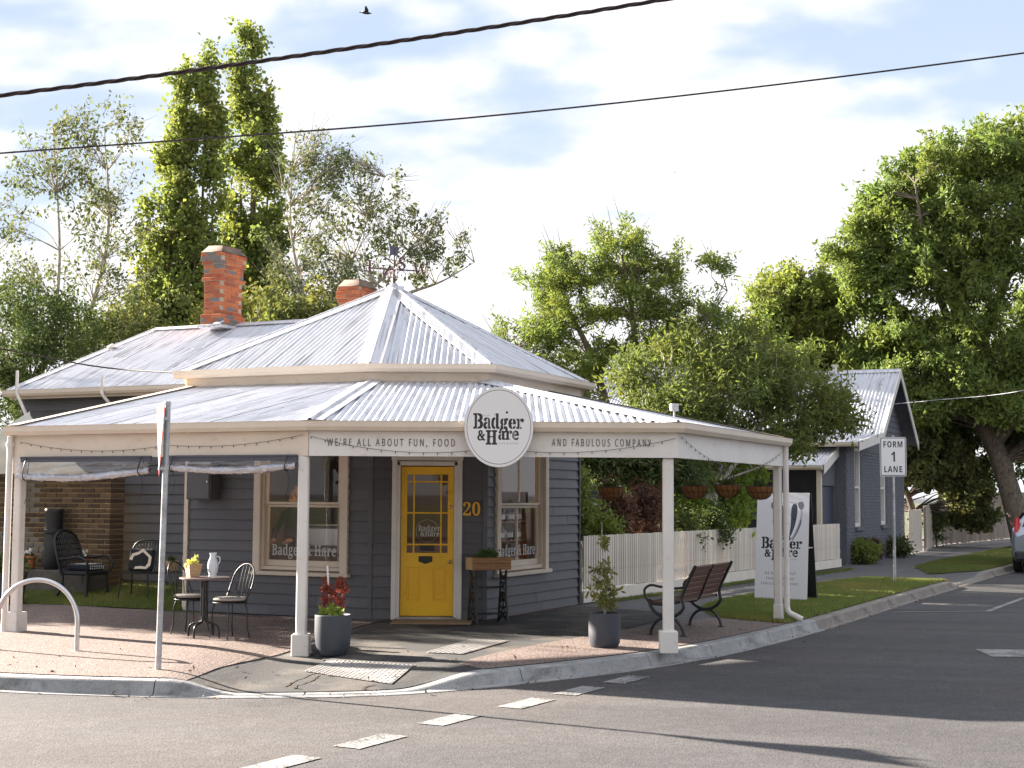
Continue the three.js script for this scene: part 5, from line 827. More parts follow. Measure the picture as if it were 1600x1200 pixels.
// ---------- A-frame sign ----------
{
  const c = document.createElement('canvas'); c.width = 720; c.height = 1400; const x = c.getContext('2d');
  x.fillStyle = '#dedcdf'; x.fillRect(0, 0, 720, 1400);
  // badger head in pencil shades
  x.save(); x.translate(425, 365); x.scale(1.15, 1.15); x.lineJoin = 'round';
  const blob = (p, f) => { x.fillStyle = f; x.beginPath(); const m = (i) => { const a = p[i % p.length], c = p[(i + 1) % p.length]; return [(a[0] + c[0]) / 2, (a[1] + c[1]) / 2]; }; x.moveTo(...m(0)); for (let i = 1; i <= p.length; i++) x.quadraticCurveTo(...p[i % p.length], ...m(i)); x.closePath(); x.fill(); };
  blob([[-150, -190], [-185, -120], [-170, 0], [-120, 110], [-70, 210], [0, 240], [70, 210], [125, 110], [175, 0], [190, -120], [150, -200], [60, -215], [-60, -215]], '#b9b9c1');
  blob([[-140, -180], [-165, -110], [-150, 0], [-105, 100], [-60, 190], [0, 215], [60, 190], [105, 100], [150, 0], [165, -110], [140, -185], [50, -205], [-50, -205]], '#ecebee');
  for (const k of [-1, 1]) { blob([[62, -200], [120, -190], [122, -110], [112, -20], [92, 60], [62, 140], [38, 190], [30, 150], [44, 70], [46, -20], [44, -110]].map(([a, b]) => [a * k, b]), '#454854'); blob([[120, -215], [190, -225], [205, -160], [170, -120], [135, -150]].map(([a, b]) => [a * k, b]), '#7b7e88'); blob([[70, -30], [86, -34], [88, -18], [72, -14]].map(([a, b]) => [a * k, b]), '#15161a'); blob([[165, -40], [180, 10], [130, 130], [70, 225], [60, 215], [115, 120], [150, 20]].map(([a, b]) => [a * k, b]), '#6d707a'); }
  blob([[-46, 175], [0, 160], [46, 175], [50, 205], [24, 235], [-24, 235], [-50, 205]], '#24262d');
  const r = mul(6); for (let i = 0; i < 900; i++) { const a = r() * 6.28, d = Math.sqrt(r()), py = Math.sin(a) * d * 205, px = Math.cos(a) * d * (py > 0 ? 165 - py * 0.55 : 165); x.strokeStyle = r() < 0.5 ? 'rgba(60,62,72,0.35)' : 'rgba(240,240,244,0.45)'; x.lineWidth = 1.5; x.beginPath(); x.moveTo(px, py); x.lineTo(px + (px > 0 ? 6 : -6) * r(), py + 14 * r()); x.stroke(); }
  x.restore();
  drawLogo(x, 362, 730, 0.74, '#1f1d20', '#dedcdf', true);
  x.fillStyle = '#56535a'; x.font = '46px sans-serif'; x.textAlign = 'center'; ["WE'RE ALL ABOUT", 'FUN, FOOD AND', 'FABULOUS COMPANY.'].forEach((t, i) => x.fillText(t.split('').join('\u200a'), 350, 1060 + i * 66));
  const t = new THREE.CanvasTexture(c); t.colorSpace = THREE.SRGBColorSpace;
  const a = thing('a_frame_sign', 'tall white A-frame sign with a badger head on the grass', 'sign', [4.67, ground(4.6, -24.4), -24.55], -0.52);
  const W = 0.92, Hh = 1.83, tilt = -0.11, zf = 0.27; const f = new THREE.Group(); 
  const front = mesh('front_board', cbox(W, Hh, 0.02, 0.003, 0, Hh / 2, 0), MAT.white, a, [0, 0, zf]); front.rotation.x = tilt;
  mesh('poster', new THREE.PlaneGeometry(W - 0.006, Hh - 0.006).translate(0, Hh / 2, 0.0115), std({ map: t, roughness: 0.5 }), front);
  const back = mesh('back_board', cbox(W, Hh, 0.02, 0.003, 0, Hh / 2, 0), MAT.black, a, [0, 0, -0.27]); back.rotation.x = 0.14;
  mesh('brace', merge([box(0.012, 0.02, 0.38, 0.44, 0.9, -0.01), box(0.012, 0.02, 0.38, -0.44, 0.9, -0.01)]), MAT.galv, a);
}
// ---------- door mat, sewing-table stand with planter ----------
{
  const q = [-1.07, -19.62]; single('door_mat', cbox(1.08, 0.025, 0.58, 0.006), std({ map: T.brick, color: rgb(0.33, 0.23, 0.14), roughness: 1 }), 'brown coir door mat in front of the yellow door', 'mat', [q[0], ground(...q) + 0.02, q[1]]);
  const p = [-0.31, -19.72], y = ground(...p), s = thing('sewing_table_stand', 'black cast iron sewing table stand against the shop wall', 'stand', [p[0], y, p[1]], 0.42);
  for (const e of [-1, 1]) {
    const x = e * 0.225, g = []; const P = (z, yy) => [x, yy, z];
    g.push(tube([P(0.16, 0), P(0.13, 0.2), P(0.09, 0.5), P(0.1, 0.72)], 0.018, 7), tube([P(-0.16, 0), P(-0.13, 0.2), P(-0.09, 0.5), P(-0.1, 0.72)], 0.018, 7), tube([P(0.16, 0.03), P(0, 0.1), P(-0.16, 0.03)], 0.016, 7), tube([P(0.12, 0.3), P(0, 0.42), P(-0.12, 0.3)], 0.015, 7), tube([P(0.1, 0.68), P(0, 0.6), P(-0.1, 0.68)], 0.015, 7));
    for (const [cz, cy, rr] of [[0.045, 0.26, 0.05], [-0.045, 0.26, 0.05], [0.03, 0.5, 0.045], [-0.035, 0.52, 0.04], [0, 0.16, 0.045], [0.07, 0.38, 0.03], [-0.07, 0.38, 0.03], [0.06, 0.12, 0.035], [-0.06, 0.12, 0.035], [0, 0.35, 0.03], [0.05, 0.62, 0.03], [-0.05, 0.62, 0.03]]) g.push(place(uvm(new THREE.TorusGeometry(rr, 0.012, 6, 16)), x, cy, cz, 0, Math.PI / 2));
    mesh('side_frame', merge(g), MAT.black, s);
  }
  mesh('cross_bar', merge([box(0.45, 0.03, 0.014, 0, 0.48, -0.09), tube([[-0.225, 0.14, 0], [0, 0.12, 0], [0.225, 0.14, 0]], 0.011, 6), box(0.3, 0.015, 0.2, 0, 0.13, 0)]), MAT.black, s);
  const c = thing('planter_box', 'narrow timber planter box with green herbs on the iron stand', 'planter', [p[0], y + 0.725, p[1]], 0.42), r = mul(52), W = 0.57, D = 0.25;
  mesh('panel', merge([cbox(W, 0.085, 0.016, 0.003, 0, 0.045, D / 2)]), MAT.timber, c); mesh('panel', cbox(W, 0.08, 0.016, 0.003, 0, 0.13, D / 2), MAT.timber, c); mesh('panel', cbox(W, 0.165, 0.016, 0.003, 0, 0.085, -D / 2), MAT.timber, c); for (const e of [-1, 1]) mesh('end_panel', cbox(0.02, 0.165, D - 0.02, 0.003, e * (W / 2 - 0.012), 0.085, 0), MAT.pale, c); mesh('soil', box(W - 0.04, 0.1, D - 0.03, 0, 0.08, 0), MAT.earth, c);
  const sp = []; for (let i = 0; i < 60; i++) sp.push(V(-0.02 + gauss(r) * 0.12, 0.15 + Math.abs(gauss(r)) * 0.07, gauss(r) * 0.07)); foliage('foliage', c, sp, 7, 0.025, sprig(6, 0.04, 0.5, 0.03, 44), leafM(0.06, 0.1, 0.03), r);
}
// ---------- hanging baskets under the end beam of the verandah ----------
{
  const a = add(VDW, [NR, 0.2], [W_, 0.09]), e = add(VD, [NR, -0.02], [W_, 0.09]); const coir = std({ map: T.wood, color: rgb(0.45, 0.23, 0.09), roughness: 1 });
  const basket = (k, label, lift, seed) => {
    const x = a[0] + (e[0] - a[0]) * k, z = a[1] + (e[1] - a[1]) * k, y = 1.66 + lift, b = thing('hanging_basket', label, 'hanging basket', [x, y, z], seed, 'coir baskets hanging from the verandah end beam'), r = mul(seed);
    const prof = [[0.0, 0], [0.07, 0.012], [0.14, 0.06], [0.185, 0.13], [0.2, 0.2]]; mesh('liner', lathe([...prof, [0.185, 0.2], [0.17, 0.14], [0, 0.14]], 28), coir, b);
    const wr = [place(uvm(new THREE.TorusGeometry(0.203, 0.006, 5, 32)), 0, 0.2, 0, Math.PI / 2), place(uvm(new THREE.TorusGeometry(0.175, 0.004, 5, 32)), 0, 0.11, 0, Math.PI / 2)]; for (let i = 0; i < 14; i++) { const t = i / 14 * 6.283, t2 = t + 0.35; wr.push(tube(prof.slice(1).map(([R, Y], j) => { const q = t + (t2 - t) * j / 3; return [Math.cos(q) * (R + 0.006), Y, Math.sin(q) * (R + 0.006)]; }), 0.004, 4)); } mesh('wire_frame', merge(wr), MAT.black, b);
    const ch = []; for (let i = 0; i < 3; i++) { const t = i * 2.094; ch.push(tube([[Math.cos(t) * 0.2, 0.2, Math.sin(t) * 0.2], [0, 0.46, 0]], 0.003, 4, 1, false)); if (!i) ch.push(cyl(0.004, 0.004, VH + 0.76 * (1 - k) - 0.12 - y - 0.46, 0, (VH + 0.76 * (1 - k) - 0.12 - y + 0.46) / 2, 0, 5)); } mesh('chain', merge(ch), MAT.blackMetal, b);
    const sp = []; for (let i = 0; i < 16; i++) sp.push(V(gauss(r) * 0.09, 0.19 + 0.05 * r(), gauss(r) * 0.09)); foliage('foliage', b, sp, 4, 0.03, sprig(5, 0.05, 0.4, 0.03, 45), LEAF.dark, r); return b;
  };
  const lab = 'coir-lined wire basket hanging from the verandah end beam'; basket(0.235, 'coir-lined wire basket hanging between the shop wall and the corner post', 0.0, 1); basket(0.61, 'coir-lined wire basket hanging beside the corner post with the plinth', 0.02, 2); basket(0.755, 'coir-lined wire basket hanging midway between the corner post and end post', 0.04, 3); basket(0.895, 'coir-lined wire basket hanging beside the end post with the downpipe', 0.02, 4);
}
// ---------- string lights, clear blinds, shade sail ----------
{
  const strand = (label, pts) => {
    const o = thing('string_lights', label, 'string lights', pts[0].toArray(), 0, 'string lights looped along the verandah fascia'), w = [], bl = [];
    for (let i = 0; i + 1 < pts.length; i++) { const a = pts[i], b = pts[i + 1], L = a.distanceTo(b), n = Math.max(3, Math.round(L / 0.16)), c = []; for (let k = 0; k <= n; k++) { const t = k / n, p = a.clone().lerp(b, t).add(V(0, -(a.sag ?? 0.09) * 4 * t * (1 - t), 0)).sub(pts[0]); c.push(p); if (k < n) bl.push(cyl(0.004, 0.006, 0.024, p.x, p.y - 0.013, p.z, 6)); } w.push(tube(c, 0.0026, 4, n * 2)); }
    mesh('wire', merge(w), MAT.black, o); const b = mesh('bulbs', merge(bl), MAT.blackMetal, o); b.userData.kind = 'stuff';
  };
  const zf = VB[1] + 0.02, P = (x, y, s) => Object.assign(V(x, y, zf), { sag: s });
  strand('string of small bulbs looped along the slogan fascia', [P(-2.27, 2.38, 0.11), P(-0.2, 2.26, 0.1), P(1.86, 2.38, 0.11)]);
  const L = (s, y, g) => { const p = add(VB, [U, s], [NL, 0.02]); return Object.assign(V(p[0], y, p[1]), { sag: g }); }; strand('string of small bulbs looped above the clear plastic blinds', [L(4.3, 2.36, 0.09), L(2.0, 2.3, 0.06), L(0.06, 2.40, 0.05)]);
  const R = (s, y, g) => { const p = add(VC, [W_, s], [NR, 0.02]); return Object.assign(V(p[0], y, p[1]), { sag: g }); }; strand('string of small bulbs along the side street beam by the bench', [R(0.08, 2.4, 0.3), R(4.45, 2.36, 0.1)]);
}
{
  const clear = new THREE.MeshPhysicalMaterial({ color: rgb(0.92, 0.92, 0.94), roughness: 0.12, transmission: 0.88, thickness: 0, ior: 1.5, side: THREE.DoubleSide }), rollM = new THREE.MeshPhysicalMaterial({ map: T.trim, color: rgb(0.46, 0.46, 0.49), roughness: 0.12, metalness: 0.35, clearcoat: 1, clearcoatRoughness: 0.04 });
  const blind = (label, s0, s1, drop0, drop1, seed) => { // s measured from the corner post along the left street
    const len = s1 - s0, p = add(VB, [U, s1], [NL, 0.03]), o = thing('clear_blind', label, 'blind', [p[0], 2.16, p[1]], TL, 'clear plastic blinds rolled up on the verandah'), r = mul(seed);
    mesh('top_rail', merge([cbox(len, 0.07, 0.03, 0.005, len / 2, -0.02, 0), cbox(len, 0.02, 0.045, 0.004, len / 2, 0.0, 0.005)]), flat(0.07, 0.07, 0.09, 0.5), o);
    const N = 46, K = 9, pos = [], idx = [], rolls = []; const dr = (u) => drop0 + (drop1 - drop0) * u + 0.05 * Math.sin(u * Math.PI), wob = (u, v) => 0.15 * (fbm(u * 9 + v * 1.5, v * 3.2, seed, 3) - 0.5) * Math.sin(Math.PI * v) * 2;
    for (let i = 0; i <= N; i++) for (let j = 0; j <= K; j++) { const u = i / N, v = j / K; pos.push(u * len, -0.05 - dr(u) * v, 0.012 + wob(u, v) + 0.05 * Math.sin(v * 2.6) * (0.4 + fbm(u * 4, 1, seed, 2))); }
    for (let i = 0; i < N; i++) for (let j = 0; j < K; j++) { const a = i * (K + 1) + j; idx.push(a, a + K + 1, a + 1, a + 1, a + K + 1, a + K + 2); }
    const g = new THREE.BufferGeometry(); g.setAttribute('position', new THREE.Float32BufferAttribute(pos, 3)); g.setIndex(idx); g.computeVertexNormals(); mesh('sheet', uvm(g), clear, o);
    const rp = [], ridx = [], n = 22, S = 150; for (let i = 0; i <= S; i++) for (let j = 0; j < n; j++) { const u = i / S, t = j / n * 6.283, R = 0.038 * (0.8 + 0.7 * Math.abs(fbm(u * 22 + t * 0.9 * Math.sin(t / 2), Math.cos(t) * 1.6 + 5, Math.sin(t) * 1.6 + seed, 3) - 0.5) * 2) * (1 + 0.25 * Math.sin(u * 3)); rp.push(-0.02 + u * (len + 0.04), -0.06 - dr(u) + Math.sin(t) * R, 0.04 + Math.cos(t) * R); }
    for (let i = 0; i < S; i++) for (let j = 0; j < n; j++) { const a = i * n + j, b = i * n + (j + 1) % n; ridx.push(a, b, a + n, b, b + n, a + n); }
    const q = new THREE.BufferGeometry(); q.setAttribute('position', new THREE.Float32BufferAttribute(rp, 3)); q.setIndex(ridx); q.computeVertexNormals(); mesh('roll', uvm(q), rollM, o);
    for (const u of [0.06, 0.94]) { mesh('strap', tube([[u * len, 0.0, 0.03], [u * len + 0.02, -0.08, 0.09], [u * len, -0.07 - dr(u), 0.095], [u * len, -0.11 - dr(u), 0.04], [u * len, -0.05, -0.01]], 0.007, 5), MAT.black, o); mesh('cord', tube([[u * len, -0.1 - dr(u), 0.03], [u * len + 0.02, -0.25 - dr(u), 0.02], [u * len - 0.02, -0.4 - dr(u), 0.03]], 0.004, 4), MAT.black, o); }
  };
  blind('clear plastic blind sagging below its rail beside the end post', 2.22, 4.28, 0.17, 0.10, 3);
  blind('clear plastic blind rolled tight beside the corner post', 0.14, 1.98, 0.06, 0.05, 5);
  // shade sail between the house and the verandah
  const s = [V(-8.15, 3.1, -24.2), V(-6.85, 2.72, -22.2), V(-6.6, 2.0, -22.6), V(-10.5, 1.9, -24.6)], N = 14, pos = [], idx = [];
  for (let i = 0; i <= N; i++) for (let j = 0; j <= N; j++) { let u = i / N, v = j / N; const pinch = 0.16; const uu = u + pinch * (0.5 - u) * 4 * v * (1 - v), vv = v + pinch * (0.5 - v) * 4 * u * (1 - u); const p = s[0].clone().lerp(s[1], uu).lerp(s[3].clone().lerp(s[2], uu), vv); pos.push(p.x + 8, p.y + 0.1 * Math.sin(u * 3.1) * Math.sin(v * 3.1), p.z + 24); }
  for (let i = 0; i < N; i++) for (let j = 0; j < N; j++) { const a = i * (N + 1) + j; idx.push(a, a + 1, a + N + 1, a + 1, a + N + 2, a + N + 1); }
  const g = new THREE.BufferGeometry(); g.setAttribute('position', new THREE.Float32BufferAttribute(pos, 3)); g.setIndex(idx); g.computeVertexNormals();
  const sail = thing('shade_sail', 'cream fabric shade sail stretched beside the end of the verandah', 'shade sail', [-8, 0, -24]); mesh('fabric', uvm(g), new THREE.MeshPhysicalMaterial({ map: T.trim, color: rgb(0.74, 0.70, 0.58), roughness: 0.95, transmission: 0.4, thickness: 0, side: THREE.DoubleSide }), sail);
}
// ---------- weather vane ----------
{
  const w = thing('weather_vane', 'iron weather vane with compass letters and an animal silhouette on the roof peak', 'weather vane', [-1.9, 5.08, -22.75], 0.35); w.scale.setScalar(1.02);
  const rust = flat(0.10, 0.07, 0.075, 0.7, { metalness: 0.4 });
  mesh('spindle', merge([cyl(0.018, 0.03, 0.25, 0, 0.1, 0, 8), cyl(0.012, 0.012, 0.55, 0, 0.3, 0, 8)]), rust, w);
  const arms = [], sc = []; for (let i = 0; i < 4; i++) { const a = i * Math.PI / 2; arms.push(tube([[0, 0.24, 0], [Math.cos(a) * 0.42, 0.24, Math.sin(a) * 0.42]], 0.012, 5, 1, false)); sc.push(place(uvm(new THREE.TorusGeometry(0.07, 0.006, 4, 12, 4)), Math.cos(a) * 0.12, 0.16, Math.sin(a) * 0.12, 0, -a)); }
  mesh('arms', merge([...arms, ...sc]), rust, w);
  ['W', 'S', 'E', 'N'].forEach((c, i) => { const a = i * Math.PI / 2 + 0.0, g = lettering(c, fontS, 0.19, 0.014); g.computeBoundingBox(); g.translate(-g.boundingBox.max.x / 2, -0.06, 0); g.rotateY(c === 'E' || c === 'N' ? Math.PI + 0.25 : 0.25); g.translate(Math.cos(a) * 0.42, 0.24, Math.sin(a) * 0.42); mesh('letter', g, rust, w); });
  mesh('pointer', merge([tube([[-0.14, 0.40, 0.02], [0.1, 0.37, -0.01]], 0.007, 5, 1, false), extrude([[-0.19, 0.39], [-0.13, 0.43], [-0.13, 0.37]], 0.006), extrude([[0.13, 0.37], [0.08, 0.40], [0.08, 0.34]], 0.006)]), rust, w);
  mesh('figure', extrude([[-0.1, 0.64], [-0.075, 0.615], [-0.02, 0.61], [0.02, 0.59], [0.06, 0.61], [0.075, 0.57], [0.05, 0.54], [0.055, 0.47], [0.1, 0.39], [0.085, 0.385], [0.035, 0.46], [0.02, 0.455], [0.0, 0.47], [-0.055, 0.465], [-0.085, 0.40], [-0.1, 0.405], [-0.08, 0.48], [-0.075, 0.58]], 0.008), flat(0.10, 0.11, 0.15, 0.6, { metalness: 0.5 }), w);
}
// ---------- overhead cables, birds ----------
{
  const cable = (label, pts, r, mat, twist) => { const P = pts.map((p) => V(...p)), c = new THREE.CatmullRomCurve3(P), o = thing('overhead_cable', label, 'cable', pts[0]); const gs = []; const n = twist ? 3 : 1; for (let k = 0; k < n; k++) { const q = []; const S = twist ? 320 : 40; for (let i = 0; i <= S; i++) { const t = i / S, p = c.getPoint(t).sub(P[0]), a = t * c.getLength() * 7.5 + k * 2.094; if (twist) p.add(V(0, Math.sin(a) * r * 0.9, Math.cos(a) * r * 0.9)); q.push(p); } gs.push(tube(q, twist ? r * 0.75 : r, twist ? 6 : 7, S)); } mesh('wire', merge(gs), mat, o); };
  const dk = flat(0.03, 0.017, 0.017, 0.6);
  cable('thick twisted black power cable high across the street', [[-9.5, 4.48, -12], [-4.38, 5.10, -12], [-1.66, 5.49, -12], [1.27, 5.97, -12], [7, 7.05, -12]], 0.0125, dk, true);
  cable('thin black service wire crossing above the shop roof', [[-12, 5.05, -16], [-5.82, 5.56, -16], [-0.02, 6.05, -16], [5.82, 6.79, -16], [12, 7.75, -16]], 0.0105, dk);
  cable('dark wire running from the street to the shop eave', [[-14, 4.9, -20], [-7.9, 3.94, -22], [-6.7, 3.76, -23], [-4.95, 3.55, -21.75]], 0.012, dk);
  cable('pale service wire running to the gable of the grey brick house', [[10.3, 4.25, -38.6], [10.4, 4.12, -35], [10.75, 3.99, -30], [11.2, 4.3, -22]], 0.008, flat(0.3, 0.31, 0.34, 0.5));
  const bird = (label, pos, k, turn) => { const b = thing('bird', label, 'bird', pos, turn, 'birds in flight'); const body = uvm(new THREE.SphereGeometry(1, 12, 8)); body.scale(0.16 * k, 0.05 * k, 0.055 * k); const wing = (s) => extrude([[-0.06, 0], [0.08, 0], [0.05, 0.14], [-0.05, 0.3], [-0.1, 0.28]].map(([x, y]) => [x * k, y * k]), 0.008 * k, 0, [], 0, 0.01, 0, s * 1.1); mesh('body', merge([body, extrude([[0.12, 0], [0.25, 0.045], [0.24, -0.045]].map(([x, y]) => [-x * k, y * k]), 0.01 * k, 0, [], 0, 0, 0, Math.PI / 2), place(uvm(new THREE.ConeGeometry(0.02 * k, 0.08 * k, 6)), 0.18 * k, 0, 0, 0, 0, -Math.PI / 2)]), MAT.black, b); for (const s of [-1, 1]) mesh('wing', wing(s), MAT.black, b); };
  bird('dark bird gliding above the thick twisted cable', [-3.17, 12.02, -30], 0.62, 0.3); bird('tiny dark bird far off in the open sky', [6.88, 15.44, -60], 0.3, 2);
}
// ---------- parked car ----------
{
  const kd = add([12.5, -36.9], [NR, 1.2], [W_, 2.0]); const c = thing('parked_car', 'silver grey SUV parked at the kerb past the driveway', 'car', [kd[0], -0.165, kd[1]], Math.PI / 2 + TR - Math.PI / 2);
  // own axes: x forward along the street
  const sec = [[-2.24, 0.46, 0.98, 0.80, 0.2], [-2.18, 0.36, 1.05, 0.86, 0.6], [-2.0, 0.3, 1.12, 0.9, 1.2], [-1.7, 0.26, 1.14, 0.91, 1.52], [-1.2, 0.25, 1.12, 0.915, 1.63], [-0.4, 0.25, 1.08, 0.915, 1.66], [0.4, 0.25, 1.05, 0.915, 1.6], [0.95, 0.25, 1.03, 0.91, 1.25], [1.3, 0.26, 1.02, 0.9, 1.04], [1.9, 0.28, 0.95, 0.87, 0.96], [2.15, 0.34, 0.84, 0.8, 0.85], [2.24, 0.42, 0.7, 0.7, 0.71]];
  const ring = ([x, b, s, w, t]) => { const r = []; const top = Math.max(t, s + 0.005), wt = w * (top > s + 0.2 ? 0.68 : 0.9); for (const [z, y] of [[-w * 0.9, b], [-w, b + 0.15], [-w * 1.0, (b + s) / 2], [-w * 0.97, s], [-wt, top - 0.06], [-wt * 0.8, top], [0, top + 0.015], [wt * 0.8, top], [wt, top - 0.06], [w * 0.97, s], [w * 1.0, (b + s) / 2], [w, b + 0.15], [w * 0.9, b]]) r.push(V(x, y, z)); return r; };
  const R = sec.map(ring), q = []; for (let i = 0; i + 1 < R.length; i++) for (let j = 0; j < 13; j++) q.push([R[i][j], R[i + 1][j], R[i + 1][(j + 1) % 13], R[i][(j + 1) % 13]]); for (const e of [R[0], R[R.length - 1]]) for (let j = 1; j < 12; j++) q.push([e[0], e[j], e[j + 1], e[j + 1]]);
  mesh('body', toCreasedNormals(quads(q), 0.6), new THREE.MeshPhysicalMaterial({ color: rgb(0.34, 0.37, 0.43), metalness: 0.6, roughness: 0.35, clearcoat: 1, clearcoatRoughness: 0.05 }), c);
  const gl = flat(0.02, 0.024, 0.028, 0.05); mesh('rear_window', quads([[V(-2.1, 1.08, -0.66), V(-2.1, 1.08, 0.66), V(-1.83, 1.48, 0.54), V(-1.83, 1.48, -0.54)]]), gl, c); for (const s of [-1, 1]) { mesh('side_window', quads([[V(-1.7, 1.16, s * 0.9), V(0.85, 1.1, s * 0.9), V(0.35, 1.52, s * 0.66), V(-1.5, 1.54, s * 0.66)]]), gl, c); const tl = mesh('tail_light', merge([cbox(0.14, 0.6, 0.12, 0.03, -2.03, 1.12, s * 0.76, 0, 0, -0.45)]), flat(0.5, 0.012, 0.02, 0.12), c); mesh('reflector', cbox(0.04, 0.05, 0.22, 0.01, -2.22, 0.52, s * 0.6), flat(0.45, 0.02, 0.02, 0.2), c); }
  mesh('bumper', cbox(0.16, 0.24, 1.6, 0.05, -2.2, 0.45, 0), flat(0.035, 0.036, 0.04, 0.6), c); mesh('number_plate', cbox(0.02, 0.12, 0.37, 0.004, -2.26, 0.78, 0), flat(0.7, 0.7, 0.66, 0.5), c);
  for (const x of [-1.35, 1.38]) for (const s of [-1, 1]) { const wh = mesh('wheel', lathe([[0.2, -0.11], [0.32, -0.11], [0.345, -0.08], [0.345, 0.08], [0.32, 0.11], [0.2, 0.11]], 28).rotateX(Math.PI / 2), flat(0.015, 0.015, 0.016, 0.9), c, [x, 0.345, s * 0.81]); mesh('rim', merge([cyl(0.21, 0.21, 0.16, 0, 0, 0, 20, Math.PI / 2), ...[0, 1, 2, 3, 4].map((k) => box(0.05, 0.4, 0.19, 0, 0, 0, 0, 0, k * 0.628))]), MAT.steel, wh); }
  mesh('spoiler', cbox(0.2, 0.03, 1.1, 0.01, -1.86, 1.6, 0), flat(0.34, 0.37, 0.43, 0.3, { metalness: 0.6 }), c);
}
// ---------- inside the shop ----------
const SI = (x, back) => [PA[0] - U[0] * x - NL[0] * back, PA[1] - U[1] * x - NL[1] * back]; // along the street window, and how far inside
{
  const p = SI(1.9, 0.75), ct = thing('shop_counter', 'dark timber counter inside the street window', 'counter', [p[0], 0.03, p[1]], TL); mesh('counter_body', cbox(1.7, 0.8, 0.5, 0.01, 0, 0.4, 0), flat(0.10, 0.045, 0.03, 0.6), ct); mesh('counter_top', cbox(1.8, 0.04, 0.58, 0.008, 0, 0.82, 0), flat(0.03, 0.026, 0.024, 0.4), ct);
  const m = thing('coffee_machine', 'steel espresso machine on the counter inside the window', 'coffee machine', [p[0], 0.875, p[1]], TL); mesh('machine_body', merge([cbox(0.62, 0.3, 0.36, 0.03, 0.1, 0.23, 0), cbox(0.62, 0.05, 0.4, 0.01, 0.1, 0.03, 0), cbox(0.6, 0.02, 0.34, 0.005, 0.1, 0.4, 0)]), MAT.machine, m); for (const x of [-0.05, 0.25]) mesh('group_head', merge([cyl(0.035, 0.035, 0.06, x, 0.13, -0.2, 12), tube([[x, 0.12, -0.2], [x, 0.11, -0.34]], 0.014, 6, 1, false)]), MAT.black, m);
  const cupLathe = lathe([[0, 0], [0.03, 0], [0.041, 0.1], [0.043, 0.105], [0.038, 0.105], [0.03, 0.01]], 16); const stacks = [[-0.42, 0.08, 'charcoal paper cups stacked tall at the end of the espresso machine', flat(0.06, 0.06, 0.07, 0.8), 22], [-0.28, 0.14, 'ribbed white paper cups stacked beside the espresso machine', flat(0.55, 0.54, 0.52, 0.8), 24]];
  for (const [dx, dz, lab, mt, n] of stacks) { const q = SI(1.9 + dx, 0.75 - dz), st = thing('cup_stack', lab, 'cups', [q[0], 0.875, q[1]]); for (let i = 0; i < n; i++) mesh('cup', cupLathe, mt, st).position.y = i * 0.018; }
  // curtain panels and partition
  const cp = SI(2.42, 0.5), cu = thing('curtain', 'tan striped curtain hanging inside the street window', 'curtain', [cp[0], 0.7, cp[1]], TL), cg = []; for (let i = 0; i < 7; i++) cg.push(cyl(0.03, 0.03, 1.7, -0.1 + i * 0.045, 0.85, (i % 2) * 0.02, 10)); mesh('fabric', merge(cg), flat(0.34, 0.25, 0.17, 0.95), cu);
  const pp = SI(1.62, 1.9), pn = thing('wall_poster', 'pale framed poster hung behind the counter', 'poster', [pp[0], 1.55, pp[1]], TL); mesh('board', cbox(0.32, 1.0, 0.03, 0.004, 0, 0.4, 0), flat(0.55, 0.5, 0.44, 0.9), pn); mesh('frame', merge([box(0.03, 1.04, 0.04, -0.17, 0.4, 0), box(0.03, 1.04, 0.04, 0.17, 0.4, 0)]), MAT.timber, pn);
  // pendant lamp, lit
  const lp = SI(2.3, 1.1), la = thing('pendant_lamp', 'bare glowing filament bulb hanging inside the street window', 'lamp', [lp[0], 1.98, lp[1]]); mesh('cord', cyl(0.005, 0.005, 0.95, 0, 0.56, 0, 6), MAT.black, la); mesh('socket', cyl(0.022, 0.022, 0.07, 0, 0.07, 0, 12), MAT.brass, la); mesh('bulb', lathe([[0, -0.09], [0.022, -0.08], [0.034, -0.04], [0.03, 0.0], [0.018, 0.04], [0, 0.045]], 14), std({ color: rgb(1, 0.7, 0.4), emissive: rgb(1, 0.55, 0.22), emissiveIntensity: 0.6, roughness: 0.3 }), la);
  const pl = new THREE.PointLight(rgb(1, 0.66, 0.36), 0.22, 0, 2); pl.position.set(0, -0.02, 0); pl.castShadow = true; la.add(pl);
  // shelves of bottles inside the side window
  const SR = (x, back) => [PC[0] + W_[0] * x - NR[0] * back, PC[1] + W_[1] * x - NR[1] * back]; const sp = SR(1.2, 0.34), sh = thing('bottle_shelf', 'timber shelves inside the side street window', 'shelf', [sp[0], 0, sp[1]], TR); for (const y of [0.78, 1.06, 1.33]) mesh('shelf_board', cbox(1.5, 0.025, 0.22, 0.004, 0, y, 0), MAT.timber, sh); for (const x of [-0.76, 0.76]) mesh('upright', cbox(0.03, 1.4, 0.22, 0.004, x, 0.7, 0), MAT.timber, sh);
  const r = mul(19), bp = lathe([[0, 0], [0.035, 0], [0.036, 0.12], [0.03, 0.15], [0.013, 0.18], [0.013, 0.22], [0.016, 0.225], [0, 0.23]], 14), lab = lathe([[0.0365, 0.03], [0.0365, 0.1]], 14), jar = lathe([[0, 0], [0.035, 0], [0.038, 0.02], [0.038, 0.09], [0.03, 0.11], [0.032, 0.13], [0, 0.13]], 14); const glassM = [flat(0.02, 0.03, 0.02, 0.1), flat(0.05, 0.02, 0.012, 0.1), flat(0.3, 0.3, 0.28, 0.2)], lm = flat(0.78, 0.76, 0.72, 0.8);
